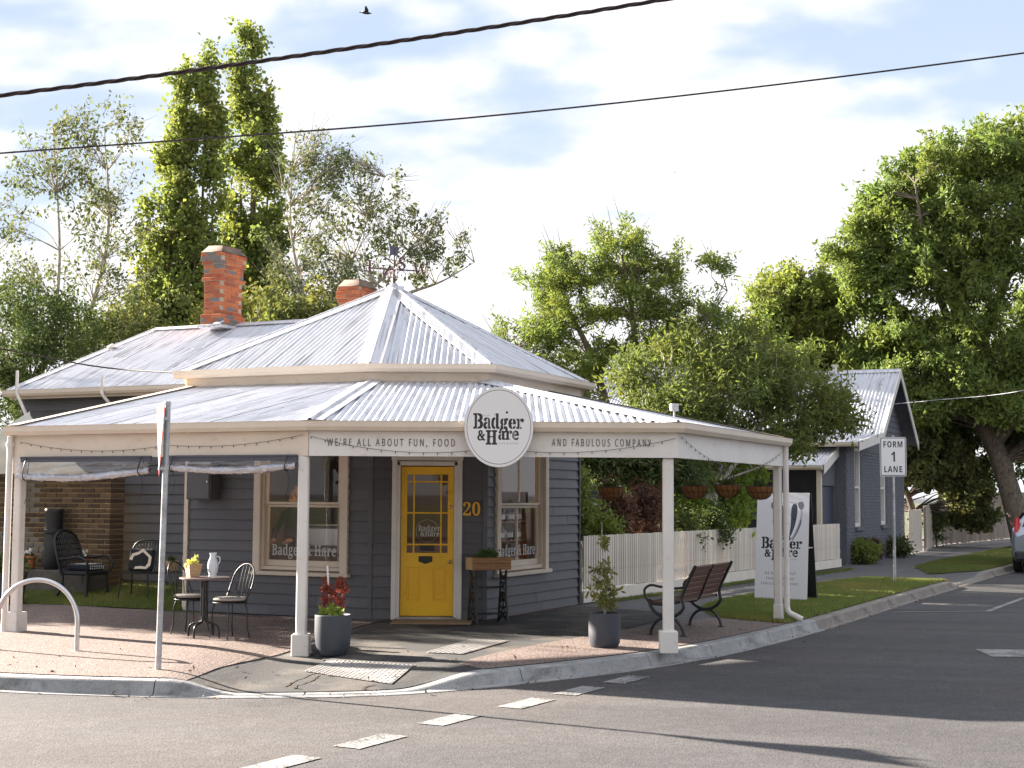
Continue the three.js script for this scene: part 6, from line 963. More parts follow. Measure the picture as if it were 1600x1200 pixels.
  for (const [yi, y] of [[0, 1.0725], [1, 1.3425]]) for (let i = 0; i < 15; i++) { const q = SR(0.52 + i * 0.095 + (r() - 0.5) * 0.02, 0.34 - 0.02 * r()), b = thing(i % 3 ? 'bottle' : 'jar', `${i % 3 ? 'labelled dark bottle' : 'labelled jar'} on the ${yi ? 'upper' : 'lower'} shelf inside the side window`, i % 3 ? 'bottle' : 'jar', [q[0], y, q[1]], r() * 6, `${i % 3 ? 'bottles' : 'jars'} on the ${yi ? 'upper' : 'lower'} window shelf`); mesh('vessel', i % 3 ? bp : jar, glassM[Math.floor(r() * 3)], b); mesh('label', lab, lm, b); }
}
// barista behind the counter
{
  const p = SI(0.97, 1.3), person = thing('person', 'barista with tied fair hair in a dark top behind the window counter', 'person', [p[0], 0.03, p[1]], TL);
  const field = (size, centre, res, bones, mat, name, k = 0.03) => {
    const mc = new MarchingCubes(res, mat, false, false, 60000); mc.isolation = 0; const half = size / 2;
    for (let z = 0; z < res; z++) for (let y = 0; y < res; y++) for (let x = 0; x < res; x++) {
      const P = V((x - res / 2) / (res / 2) * half + centre[0], (y - res / 2) / (res / 2) * half + centre[1], (z - res / 2) / (res / 2) * half + centre[2]); let d = 1e3;
      for (const [a, b, ra, rb] of bones) { const ab = b.clone().sub(a), t = Math.min(1, Math.max(0, P.clone().sub(a).dot(ab) / Math.max(1e-6, ab.lengthSq()))), q = P.distanceTo(a.clone().addScaledVector(ab, t)) - (ra + (rb - ra) * t); const h = Math.max(k - Math.abs(d - q), 0) / k; d = Math.min(d, q) - h * h * k * 0.25; }
      mc.field[x + y * res + z * res * res] = -d;
    }
    mc.update(); const n = mc.count, g = new THREE.BufferGeometry(); g.setAttribute('position', new THREE.BufferAttribute(mc.positionArray.slice(0, n * 3), 3)); g.setAttribute('normal', new THREE.BufferAttribute(mc.normalArray.slice(0, n * 3), 3)); g.scale(half, half, half); g.translate(...centre); return g;
  };
  const a = (x, y, z) => V(x, y, z), body = [[a(0, 0.95, 0), a(0, 1.12, 0.0), 0.14, 0.125], [a(0, 1.12, 0), a(0, 1.36, 0.0), 0.125, 0.13], [a(-0.13, 1.38, 0), a(0.13, 1.38, 0), 0.07, 0.07], [a(0, 1.4, 0), a(0, 1.52, 0.02), 0.05, 0.045]];
  for (const s of [-1, 1]) { body.push([a(s * 0.17, 1.37, 0), a(s * 0.27, 1.13, 0.07), 0.058, 0.044], [a(s * 0.27, 1.13, 0.07), a(s * 0.16, 1.0, 0.27), 0.042, 0.03], [a(s * 0.08, 0.93, 0), a(s * 0.1, 0.5, 0.02), 0.095, 0.06], [a(s * 0.1, 0.5, 0.02), a(s * 0.1, 0.08, 0), 0.058, 0.038], [a(s * 0.1, 0.045, 0), a(s * 0.11, 0.035, 0.16), 0.04, 0.032]); }
  const skin = flat(0.5, 0.3, 0.21, 0.6), top = flat(0.035, 0.04, 0.06, 0.9);
  mesh('body', field(1.8, [0, 0.8, 0], 88, body, top, 'body', 0.05), top, person);
  const head = [[a(0, 1.66, 0.01), a(0, 1.6, 0.03), 0.085, 0.07], [a(0, 1.6, 0.03), a(0, 1.56, 0.055), 0.065, 0.045], [a(0, 1.63, 0.095), a(0, 1.605, 0.112), 0.012, 0.016], [a(-0.088, 1.63, 0.0), a(-0.09, 1.6, 0.0), 0.018, 0.014], [a(0.088, 1.63, 0.0), a(0.09, 1.6, 0.0), 0.018, 0.014], [a(-0.025, 1.565, 0.092), a(0.025, 1.565, 0.092), 0.012, 0.012]];
  const hand = []; for (const s of [-1, 1]) { hand.push([a(s * 0.16, 1.0, 0.27), a(s * 0.13, 0.985, 0.34), 0.03, 0.036]); for (let f = 0; f < 4; f++) { const dx = (f - 1.5) * 0.02; hand.push([a(s * 0.13 + dx, 0.985, 0.35), a(s * 0.125 + dx, 0.975, 0.395 + 0.008 * (f % 3)), 0.009, 0.008], [a(s * 0.125 + dx, 0.975, 0.395 + 0.008 * (f % 3)), a(s * 0.12 + dx, 0.95, 0.415 + 0.008 * (f % 3)), 0.008, 0.007]); } hand.push([a(s * 0.10, 0.985, 0.31), a(s * 0.075, 0.98, 0.36), 0.011, 0.009]); }
  mesh('head', field(0.34, [0, 1.62, 0.02], 64, head, skin, 'head', 0.03), skin, person); mesh('hands', field(0.5, [0, 0.98, 0.33], 96, hand, skin, 'hands', 0.012), skin, person);
  const eye = flat(0.05, 0.035, 0.03, 0.2); for (const s of [-1, 1]) mesh('eye', uvm(new THREE.SphereGeometry(0.011, 10, 8)).translate(s * 0.033, 1.635, 0.086), eye, person);
  mesh('hair', field(0.42, [0, 1.66, -0.02], 64, [[a(0, 1.69, -0.015), a(0, 1.64, -0.035), 0.09, 0.085], [a(0, 1.76, -0.06), a(0, 1.79, -0.07), 0.045, 0.04], [a(-0.07, 1.68, 0.03), a(-0.08, 1.6, -0.02), 0.03, 0.025], [a(0.07, 1.68, 0.03), a(0.08, 1.6, -0.02), 0.03, 0.025]], MAT.gold, 'hair', 0.03), flat(0.34, 0.23, 0.12, 0.7), person);
}
// ---------- trees ----------
{
  // poplars: bundles of narrow upright spires
  const poplar = (label, x, z, spires, seed, top) => { const r = mul(seed), lobes = [], stems = [{ p: [[x, -0.3, z], [x, top * 0.3, z], [x + 0.1, top * 0.65, z], [x, top - 0.8, z]], r: [0.3, 0.22, 0.11, 0.02] }];
    for (const [sx, sz, y0, y1, w] of spires) { stems.push({ p: [[x, Math.max(0.5, y0 - 3), z], [(x + sx * 2) / 3, y0 - 0.5, (z + sz * 2) / 3], [sx, (y0 + y1) / 2, sz], [sx + 0.05, y1 - 0.4, sz]], r: [0.11, 0.08, 0.045, 0.012] }); const n = Math.round((y1 - y0) / 0.62); for (let i = 0; i < n; i++) { const t = (i + 0.3 + 0.5 * r()) / n, k = w * Math.pow(Math.sin(Math.PI * (0.16 + 0.8 * t)), 0.8); if (r() < 0.2) continue; lobes.push([sx + (r() - 0.5) * 0.5 * k, y0 + (y1 - y0) * t, sz + (r() - 0.5) * 0.5 * k, k * (0.8 + 0.7 * r()), 0.55, k * (0.8 + 0.7 * r()), 4 + Math.round(3 * k)]); } }
    return tree({ name: 'poplar_tree', label, base: [x, 0, z], seed, trunk: stems, lobes, branchShare: 0.3, branch: 0.016, bark: MAT.bark, leaf: { mat: LEAF.poplar, size: 0.15, w: 0.85, n: 7, per: 15, spread: 0.29, scatter: 0.18, tint: 0.6, long: 1.9, vy: 1 }, group: 'tall poplars behind the house' }); };
  poplar('broad tall poplar with sunlit yellow-green leaves behind the brick chimney', -12.1, -52, [[-11.4, -52, 8, 18.5, 0.62], [-12.1, -51.6, 7, 17.4, 0.6], [-12.7, -52.2, 6, 15.2, 0.62], [-11.0, -51.7, 5, 16.6, 0.6], [-13.3, -51.8, 4, 12.2, 0.6], [-12.5, -51.4, 3, 11.5, 0.7], [-11.5, -51.2, 3, 12, 0.7], [-13.6, -51.4, 2, 9.2, 0.65], [-10.8, -51.3, 2, 10, 0.6], [-12.8, -51, 1.5, 8, 0.8], [-11.6, -50.9, 1.5, 8, 0.8]], 101, 17);
  poplar('slender tall poplar with dark leaves, tallest behind the house roof', -10.1, -54.5, [[-10.5, -54.5, 9, 19.8, 0.66], [-10.0, -54.2, 8, 19.4, 0.68], [-9.5, -54.6, 7, 17.6, 0.64], [-9.2, -54.3, 5, 14.5, 0.55], [-10.9, -54.4, 5, 14, 0.5], [-10.2, -54, 4, 12, 0.75], [-9.1, -54, 3, 10.5, 0.6], [-9.9, -53.6, 2, 9, 0.9]], 102, 18.5);
  const gum = (label, base, stems, lobes, seed, leaf = LEAF.gum, per = 8, tw = 2, bs = 0.8, o2) => tree({ name: 'gum_tree', label, base, seed, trunk: stems.map((p) => ({ p, r: o2 ?? [0.17, 0.1, 0.055, 0.012] })), lobes, branchShare: bs, branch: 0.022, twigs: tw, bark: MAT.barkPale, leaf: { mat: leaf, size: 0.13, w: 0.5, n: 6, per, long: 1.6, spread: 0.33, scatter: 0.2, tint: 0.5 }, group: 'sparse pale-barked trees behind the house' });
  gum('sparse pale-barked tree with fine leaves at the far end of the house', [-15.6, 0, -46], [[[-15.6, -0.3, -46], [-15.4, 4, -46], [-14.7, 8.5, -46], [-15, 13.4, -46]], [[-15.5, 3.5, -46], [-16.6, 6, -45.5], [-17.3, 9.5, -45.5], [-17.6, 12.5, -45]], [[-15.4, 4, -46], [-14.2, 6.5, -46.5], [-13.3, 10, -46.5], [-13.5, 13.8, -46.5]], [[-15.5, 5, -46], [-17.5, 7.2, -46], [-19.5, 8.6, -46], [-20.5, 10.5, -46]]],
    [[-15.1, 12.6, -46, 1.3, 1.8, 1.2, 26], [-13.5, 12.6, -46.5, 1.4, 2.2, 1.3, 40], [-12.9, 10, -46.3, 1.5, 1.8, 1.3, 30], [-16.8, 11.2, -45.5, 1.5, 2, 1.3, 20], [-14.6, 8.6, -46, 2.2, 2, 1.5, 34], [-15, 6, -46, 2.5, 1.6, 1.6, 40], [-12.9, 7, -46, 1.6, 1.8, 1.4, 36], [-18, 7, -46, 2, 2, 1.5, 14]], 201);
  gum('half-bare pale-barked tree reaching out behind the weather vane', [-5.9, 0, -44], [[[-5.9, -0.3, -44], [-5.7, 4.5, -44], [-5.2, 8.2, -44], [-4.0, 11.6, -44]], [[-5.6, 5, -44], [-4.8, 7.4, -43.8], [-3.4, 9.0, -43.6], [-2.6, 9.9, -43.4]], [[-5.8, 4.5, -44], [-6.4, 7.5, -44], [-6.9, 10, -44], [-6.8, 13, -44]], [[-5.2, 6.0, -44], [-3.6, 7.8, -44.3], [-2.2, 8.4, -44.4], [-1.2, 9.0, -44.4]]],
    [[-6.5, 11.4, -44, 0.9, 1.7, 0.9, 26], [-5.3, 11, -44, 1.2, 1.6, 1.1, 34], [-4.1, 10.8, -44, 0.9, 1.4, 1, 14], [-6.2, 8.4, -44, 1.7, 1.5, 1.3, 50], [-4.9, 8.2, -44, 1.2, 1.2, 1.2, 26], [-6, 6.2, -44, 1.9, 1.2, 1.5, 40], [-3.2, 9.4, -43.8, 1.1, 1.3, 1, 20, 0.2], [-2.2, 9.2, -43.8, 1, 1.1, 0.8, 12, 0.15]], 202, LEAF.gum, 10, 4, 0.95, [0.15, 0.07, 0.03, 0.008]);
  const bush = (name, label, x, z, lobes, seed, mat, o = {}) => tree({ name, label, base: [x, o.y ?? 0, z], seed, category: o.cat ?? 'tree', trunk: o.trunk ?? [{ p: [[x, -0.2, z], [x + 0.2, 1.2, z], [x - 0.2, 2.6, z], [x, 4, z]], r: [0.16, 0.12, 0.08, 0.03] }], lobes, branchShare: o.bs ?? 0.3, bark: o.bark ?? MAT.barkDark, branch: o.branch, leaf: { mat, size: o.size ?? 0.13, w: o.w ?? 0.5, n: o.n ?? 7, per: o.per ?? 26, spread: o.spread ?? 0.36, scatter: o.scatter ?? 0.18, tint: 0.55 }, group: o.group });
  bush('dense_tree', 'dark dense evergreen at the end of the house roof', -13.6, -40, [[-14.3, 6.4, -40, 1.6, 1.9, 1.5, 60], [-12.6, 5.6, -40, 1.5, 2, 1.5, 60], [-14, 3.5, -40, 2.4, 1.6, 1.5, 60]], 301, LEAF.dark);
  bush('dense_tree', 'mid-green rounded tree low behind the tall brick chimney', -9.6, -45, [[-12, 6.2, -45, 1.6, 2, 1.4, 46], [-10, 6, -45, 1.6, 2, 1.4, 46], [-8.2, 6, -45, 1.6, 2.2, 1.4, 46], [-9.5, 3.4, -45, 3.4, 1.5, 1.4, 40]], 302, LEAF.olive);
  bush('dense_tree', 'dark olive tree between the two brick chimneys', -5.3, -36, [[-5.2, 5.9, -36, 1.1, 0.9, 1, 46], [-4.4, 5.2, -36, 1.0, 0.9, 1, 36], [-6, 5.1, -36, 1, 0.9, 1, 30]], 303, leafM(0.085, 0.095, 0.022));
  // feathery garden tree behind the picket fence
  tree({ name: 'feathery_tree', label: 'spreading light green tree with feathery leaves above the garden fence', base: [2.4, 0, -33.6], seed: 401, bark: MAT.bark, trunk: [{ p: [[2.4, -0.2, -33.6], [2.5, 1.8, -33.6], [2.35, 3.2, -33.7], [1.9, 5.0, -33.9], [1.2, 6.4, -34]], r: [0.2, 0.17, 0.13, 0.08, 0.04] }, { p: [[2.45, 2.2, -33.6], [2.8, 3.6, -33.5], [2.9, 5.4, -33.6], [2.6, 7.4, -33.7]], r: [0.14, 0.11, 0.07, 0.03] }, { p: [[2.5, 2.4, -33.6], [3.4, 4, -33.3], [4.4, 5.6, -33.2], [5.0, 6.5, -33.1]], r: [0.1, 0.07, 0.035, 0.01] }, { p: [[2.35, 3, -33.7], [1.2, 4.2, -33.5], [0.2, 5, -33.4], [-0.3, 5.4, -33.3]], r: [0.11, 0.09, 0.05, 0.02] }],
    lobes: [[2.6, 7.55, -33.8, 0.75, 0.65, 0.8, 24], [1.6, 7.2, -34, 0.9, 0.5, 0.9, 24], [0.8, 6.9, -34, 0.6, 0.4, 0.8, 12], [3.6, 7.2, -33.8, 0.6, 0.6, 0.7, 14], [1.4, 6.2, -34, 1.1, 0.55, 1.1, 30], [2.8, 6.4, -33.7, 1.0, 0.6, 1, 28], [0.5, 5.5, -33.8, 0.9, 0.4, 0.9, 20], [-0.4, 5.1, -33.6, 0.6, 0.4, 0.7, 14], [1.5, 5.0, -33.8, 1.0, 0.5, 1, 26], [3.7, 6.0, -33.5, 0.8, 0.6, 0.9, 20], [0.3, 4.4, -33.6, 0.8, 0.6, 0.8, 24], [1.4, 4.2, -33.4, 0.9, 0.5, 0.9, 22], [4.9, 7.2, -33.2, 0.5, 0.2, 0.4, 5], [4.8, 5.9, -33.4, 0.7, 0.5, 0.7, 14], [-1, 4.6, -33.6, 0.4, 0.5, 0.6, 14], [5.2, 5.0, -33.2, 0.8, 0.5, 0.7, 20], [4.2, 5.2, -33.4, 0.8, 0.5, 0.7, 20], [6.0, 4.6, -33.2, 0.8, 0.6, 0.7, 22], [3.0, 5.2, -33.6, 0.9, 0.5, 0.8, 24], [-0.6, 4.0, -33.6, 0.6, 0.6, 0.6, 18], [6.8, 4.9, -34, 0.7, 0.6, 0.7, 18]],
    branchShare: 0.7, branch: 0.016, twigs: 1, twigLength: 0.5, leaf: { mat: LEAF.mid, size: 0.13, w: 0.26, n: 10, per: 15, spread: 0.2, scatter: 0.12, tint: 0.6, long: 1.9, vy: 0.5 } });
  bush('garden_tree', 'dark green broad-leaved tree overhanging the picket fence', 4.0, -29.6, [[2.7, 4.3, -30.2, 0.6, 0.4, 0.7, 22], [3.6, 5.0, -31.2, 0.6, 0.4, 0.6, 18], [4.4, 4.5, -30.8, 0.9, 0.5, 0.8, 40], [5.2, 5.1, -31.6, 0.6, 0.5, 0.6, 18], [5.6, 4.5, -31, 0.7, 0.4, 0.7, 26], [7.1, 3.9, -31.4, 0.4, 0.3, 0.4, 8], [7.3, 3.4, -31.2, 0.4, 0.15, 0.3, 8], [3.2, 3.5, -29.6, 1.0, 0.7, 1, 50], [4.6, 3.7, -30.2, 1.1, 0.8, 1, 60], [5.9, 4.0, -30.6, 0.9, 0.6, 0.9, 40], [6.7, 3.5, -30.9, 0.6, 0.4, 0.6, 18], [6, 3.0, -30.3, 0.8, 0.4, 0.8, 26], [3.6, 2.7, -29.2, 1.1, 0.5, 0.9, 44], [2.2, 2.6, -28.6, 0.9, 0.6, 0.8, 40]], 402, leafM(0.088, 0.112, 0.024, 0.45), { per: 17, spread: 0.24, size: 0.13, w: 0.32, bs: 0.4, trunk: [{ p: [[4.0, -0.1, -29.6], [4.05, 1.2, -29.6], [4.3, 2.2, -29.7], [4.4, 3.4, -30.0]], r: [0.1, 0.09, 0.07, 0.03] }, { p: [[4.1, 1.6, -29.6], [3.8, 2.4, -29.5], [3.5, 3.2, -29.6], [3.2, 4, -29.8]], r: [0.06, 0.05, 0.04, 0.02] }, { p: [[4.2, 1.9, -29.7], [4.8, 2.6, -29.9], [5.3, 3.3, -30.3], [6, 3.9, -30.6]], r: [0.06, 0.05, 0.04, 0.02] }], bark: MAT.barkPale });
  bush('garden_tree', 'bright yellow-green leafy tree against the end of the picket fence', 4.5, -30.7, [[3.5, 2.1, -29.5, 0.5, 0.5, 0.5, 20], [4.4, 1.7, -30.6, 0.6, 0.7, 0.5, 40], [4.9, 2.4, -31, 0.6, 0.5, 0.5, 24], [3.7, 1.5, -29.7, 0.4, 0.4, 0.4, 14]], 403, LEAF.fresh, { per: 20, spread: 0.2, size: 0.12, trunk: [{ p: [[4.5, -0.1, -30.7], [4.5, 0.7, -30.7], [4.55, 1.4, -30.7], [4.6, 2, -30.8]], r: [0.04, 0.035, 0.03, 0.015] }] });
  const sh = (name, label, x, z, lobes, seed, mat, o = {}) => bush(name, label, x, z, lobes, seed, mat, { cat: 'shrub', per: 20, spread: 0.16, size: 0.075, scatter: 0.1, trunk: [{ p: [[x, -0.05, z], [x, 0.4, z], [x + 0.05, 0.8, z], [x, 1.2, z]], r: [0.03, 0.025, 0.02, 0.01] }], branch: 0.008, ...o });
  sh('garden_shrub', 'green leafy shrub crowded into the fence corner by the shop wall', 1.0, -24.5, [[1.05, 1.5, -24.6, 0.35, 0.55, 0.4, 44], [1.5, 1.0, -25.1, 0.35, 0.4, 0.35, 30], [0.95, 2.1, -24.6, 0.3, 0.35, 0.3, 18]], 501, LEAF.mid);
  sh('red_shrub', 'narrow russet-leaved shrub beside the green corner shrub', 1.85, -25.6, [[1.85, 1.25, -25.6, 0.22, 0.6, 0.22, 40]], 502, LEAF.rust); sh('red_shrub', 'broad russet-leaved shrub behind the verandah corner post', 2.45, -26.5, [[2.45, 1.3, -26.5, 0.34, 0.6, 0.3, 56]], 503, LEAF.rust);
  sh('garden_shrub', 'dark leafy shrub behind the fence between the russet shrub and trunk', 3.3, -27.9, [[3.2, 1.0, -27.9, 0.5, 0.4, 0.4, 40], [3.9, 1.1, -28.7, 0.4, 0.4, 0.4, 30]], 504, LEAF.dark);
  bush('garden_tree', 'dark hanging foliage of a small tree behind the corner post', 2.0, -27.3, [[1.6, 2.5, -26.6, 0.5, 0.4, 0.5, 34], [2.4, 2.4, -27.2, 0.6, 0.45, 0.5, 40], [2.7, 1.9, -27.6, 0.5, 0.5, 0.5, 30], [3.2, 2.3, -27.8, 0.6, 0.4, 0.5, 30]], 505, LEAF.dark, { per: 22, spread: 0.2, size: 0.12, w: 0.3, trunk: [{ p: [[2.9, -0.05, -27.6], [2.75, 0.9, -27.5], [2.5, 1.7, -27.4], [2.0, 2.5, -27]], r: [0.06, 0.05, 0.04, 0.02] }, { p: [[2.75, 0.9, -27.5], [2.9, 1.7, -27.6], [3.1, 2.3, -27.8]], r: [0.04, 0.03, 0.015] }] });
  // large street tree at the right and the trees behind it
  tree({ name: 'large_street_tree', label: 'very large spreading street tree with leaning trunk beside the parked car', base: [17.9, 0, -50], seed: 601, bark: MAT.bark, trunk: [{ p: [[17.9, -0.3, -50], [17.4, 1.8, -50], [16.9, 3.4, -50], [16.0, 5.2, -50], [15.6, 8.2, -50], [15.3, 11, -50]], r: [0.42, 0.36, 0.33, 0.26, 0.17, 0.07] }, { p: [[16.4, 4.6, -50], [15.0, 6.8, -50.3], [13.8, 8.4, -50.6], [12.8, 10, -51]], r: [0.28, 0.22, 0.14, 0.06] }, { p: [[16.1, 5.2, -50], [16.4, 7.4, -49.6], [17.2, 9.5, -49.3], [17.8, 12, -49]], r: [0.28, 0.22, 0.15, 0.06] }, { p: [[16.8, 3.6, -50], [18.6, 6, -49.5], [20, 8.5, -49], [21, 11, -49]], r: [0.26, 0.2, 0.14, 0.06] }, { p: [[15.7, 7, -50], [14.6, 9, -49], [14, 11, -48.5], [13.8, 12.5, -48.5]], r: [0.16, 0.12, 0.07, 0.03] }],
    lobes: [[13.6, 11.2, -50, 1.5, 1.3, 1.8, 60], [15, 13, -49.6, 1.4, 1.3, 1.7, 60], [17.2, 13.6, -49.4, 1.7, 1.3, 1.8, 70], [19.6, 13.4, -49, 2, 1.6, 2, 70], [12.6, 9.2, -50.6, 1.4, 1.2, 1.6, 56], [14.6, 9.7, -48.8, 1.4, 1.2, 1.5, 56], [17.4, 10.6, -48.6, 1.8, 1.2, 1.5, 60], [19.8, 10, -48.6, 1.9, 1.7, 1.7, 60], [13.6, 7.4, -50, 1.3, 1.0, 1.5, 44], [18.6, 7.6, -48.8, 1.4, 1.2, 1.4, 44], [17.6, 5.4, -48.8, 1.2, 1.0, 1.2, 40], [20.4, 6.4, -48.8, 1.7, 1.7, 1.4, 44], [16.2, 12, -52, 2.4, 1.5, 1.6, 30], [15.4, 11.4, -48.4, 1.2, 0.9, 1.0, 30], [12.0, 10.6, -50, 0.8, 0.8, 1, 24], [16.2, 8.8, -48.2, 1.0, 0.8, 0.9, 26], [14.9, 6.3, -48.6, 1.0, 0.9, 1, 28], [16.4, 5.2, -52, 1.6, 1.6, 1.2, 50], [18.6, 4.6, -48.4, 1.1, 0.9, 1, 34], [15.2, 4.9, -50.8, 1, 0.8, 1, 30], [17.0, 7.4, -52.4, 2.2, 1.4, 1, 40], [20, 3.8, -50.5, 1.8, 1.4, 1.2, 40], [13.6, 13.0, -50, 0.6, 0.7, 0.8, 12], [18.8, 6.2, -50.5, 1.2, 1.0, 1, 34], [19.2, 8.2, -51, 1.3, 1.1, 1, 34], [18.4, 4.2, -51.6, 1.2, 1.0, 1, 34], [16.2, 6.3, -48.5, 0.8, 0.7, 0.7, 20], [15.6, 7.7, -48.4, 0.9, 0.7, 0.7, 22], [12.6, 6.2, -50.2, 1.0, 0.9, 1, 30], [17.9, 12.2, -48.4, 1.2, 0.9, 1, 34], [12.9, 12.0, -50, 0.7, 0.7, 0.8, 18], [15.2, 5.5, -48.2, 1.1, 0.7, 0.8, 34], [16.5, 4.7, -48.0, 0.9, 0.6, 0.7, 26], [14.2, 5.0, -48.6, 0.9, 0.7, 0.8, 26], [17.3, 6.6, -48.2, 0.9, 0.7, 0.7, 24], [13.4, 5.6, -49, 1.0, 0.8, 0.9, 30]],
    branchShare: 0.4, branch: 0.03, leaf: { mat: LEAF.big, size: 0.16, w: 0.42, n: 8, per: 22, spread: 0.36, scatter: 0.2, tint: 0.55 } });
  bush('street_tree', 'yellow-green tree crown rising behind the roof of the grey brick house', 10.8, -53, [[10.2, 9.0, -53, 1.3, 1.2, 1.4, 56], [11.6, 9.2, -53, 1.3, 1.1, 1.4, 50], [9.6, 7.3, -53, 1.5, 1.2, 1.4, 60], [11.4, 7.2, -53, 1.5, 1.2, 1.4, 56], [10.4, 5.2, -53, 2.4, 1.3, 1.4, 60], [12.8, 6.2, -53.4, 1.2, 1.3, 1.2, 40], [7.8, 6.0, -52, 1.4, 1.3, 1.3, 50]], 602, leafM(0.108, 0.135, 0.025, 0.46), { per: 28, size: 0.17, spread: 0.4, scatter: 0.2 });
  bush('dense_tree', 'dark tree crown behind the gable of the grey brick house', 14.4, -56, [[13.6, 5, -56, 1.8, 1.8, 1.4, 70], [15.8, 4.6, -56, 1.8, 1.8, 1.4, 70], [14.6, 7, -56, 1.6, 1.2, 1.4, 40], [18.5, 4, -57, 2.2, 2, 1.4, 60]], 603, LEAF.dark, { size: 0.17 });
  bush('dense_shrub', 'dense olive-leaved shrub spilling over the leaning paling fence', 13.9, -50.5, [[13.6, 3.0, -49.8, 1.0, 0.95, 1, 60], [14.8, 3.1, -50.6, 1.1, 0.95, 1, 60], [15.9, 2.9, -51.4, 1.1, 1.0, 1, 60], [16.8, 1.3, -52.4, 0.9, 0.8, 0.7, 40], [13.0, 1.9, -52.6, 1.2, 1.1, 0.8, 46]], 604, leafM(0.072, 0.082, 0.024, 0.4), { cat: 'shrub', size: 0.15, w: 0.6, per: 26, spread: 0.32 });
  // low plants against the brick house
  for (const [s, k, lab, mat] of [[0.75, 0.26, 'low green plant at the foot of the grey house wall', LEAF.mid], [1.6, 0.24, 'low reddish plant at the foot of the grey house wall', LEAF.rust], [5.4, 0.28, 'dark low plant at the foot of the grey house wall by its far window', LEAF.dark]]) { const p = HB(s, 0.3, 0); sh('low_plant', lab, p.x, p.z, [[p.x, 0.28, p.z, k, 0.22, 0.25, 26]], 700 + Math.round(s * 10), mat, { per: 14, spread: 0.12, size: 0.1, trunk: [{ p: [[p.x, -0.05, p.z], [p.x, 0.12, p.z], [p.x + 0.02, 0.25, p.z]], r: [0.02, 0.015, 0.008] }] }); }
  const ivy = HB(15.5, -0.22, 0); sh('ivy', 'climbing ivy on the pale board fence', ivy.x, ivy.z, [[ivy.x, 0.75, ivy.z, 0.35, 0.6, 0.1, 22]], 720, LEAF.dark, { per: 12, spread: 0.12, size: 0.1 });
  bush('garden_tree', 'leafy garden tree beyond the end of the verandah, dappling the paving', -14.2, -25.6, [[-14.2, 3.6, -25.8, 1.6, 1.6, 1.6, 70], [-13.6, 2.6, -27.2, 1.5, 1.4, 1.4, 50], [-15.6, 5.2, -26.6, 1.6, 1.4, 1.6, 50], [-14.8, 6.4, -28.4, 1.4, 1.0, 1.4, 30], [-13.4, 1.4, -25.2, 1.2, 1, 1, 40]], 640, LEAF.mid, { per: 18, size: 0.16, spread: 0.3 });
  // opposite side of the street, behind the camera: it shades nothing in view and is mirrored in the shop's glass
  const verge = (() => { const g = new THREE.BoxGeometry(120, 0.3, 30).toNonIndexed(); return uvm(g); })(); const vg = structure('footpath', verge, MAT.agg); vg.position.set(6.5, -0.165, 15.8); vg.rotation.y = -AN; 
  for (const [i, x, z] of [[0, -16, 9], [1, -8, 13], [2, 1, 15], [3, 9, 20], [4, 17, 23]]) bush('street_tree', 'leafy street tree on the footpath across the street', x, z, [[x, 4.5, z, 2.6, 1.6, 2.4, 46], [x - 1, 2.6, z, 2.2, 1.3, 2, 40], [x + 1.6, 2.6, z + 0.5, 2, 1.3, 2, 40], [x, 6.5, z, 2, 1.2, 2, 26]], 800 + i, LEAF.big, { per: 16, size: 0.3, spread: 0.6, scatter: 0.3, group: 'trees across the street' });
}
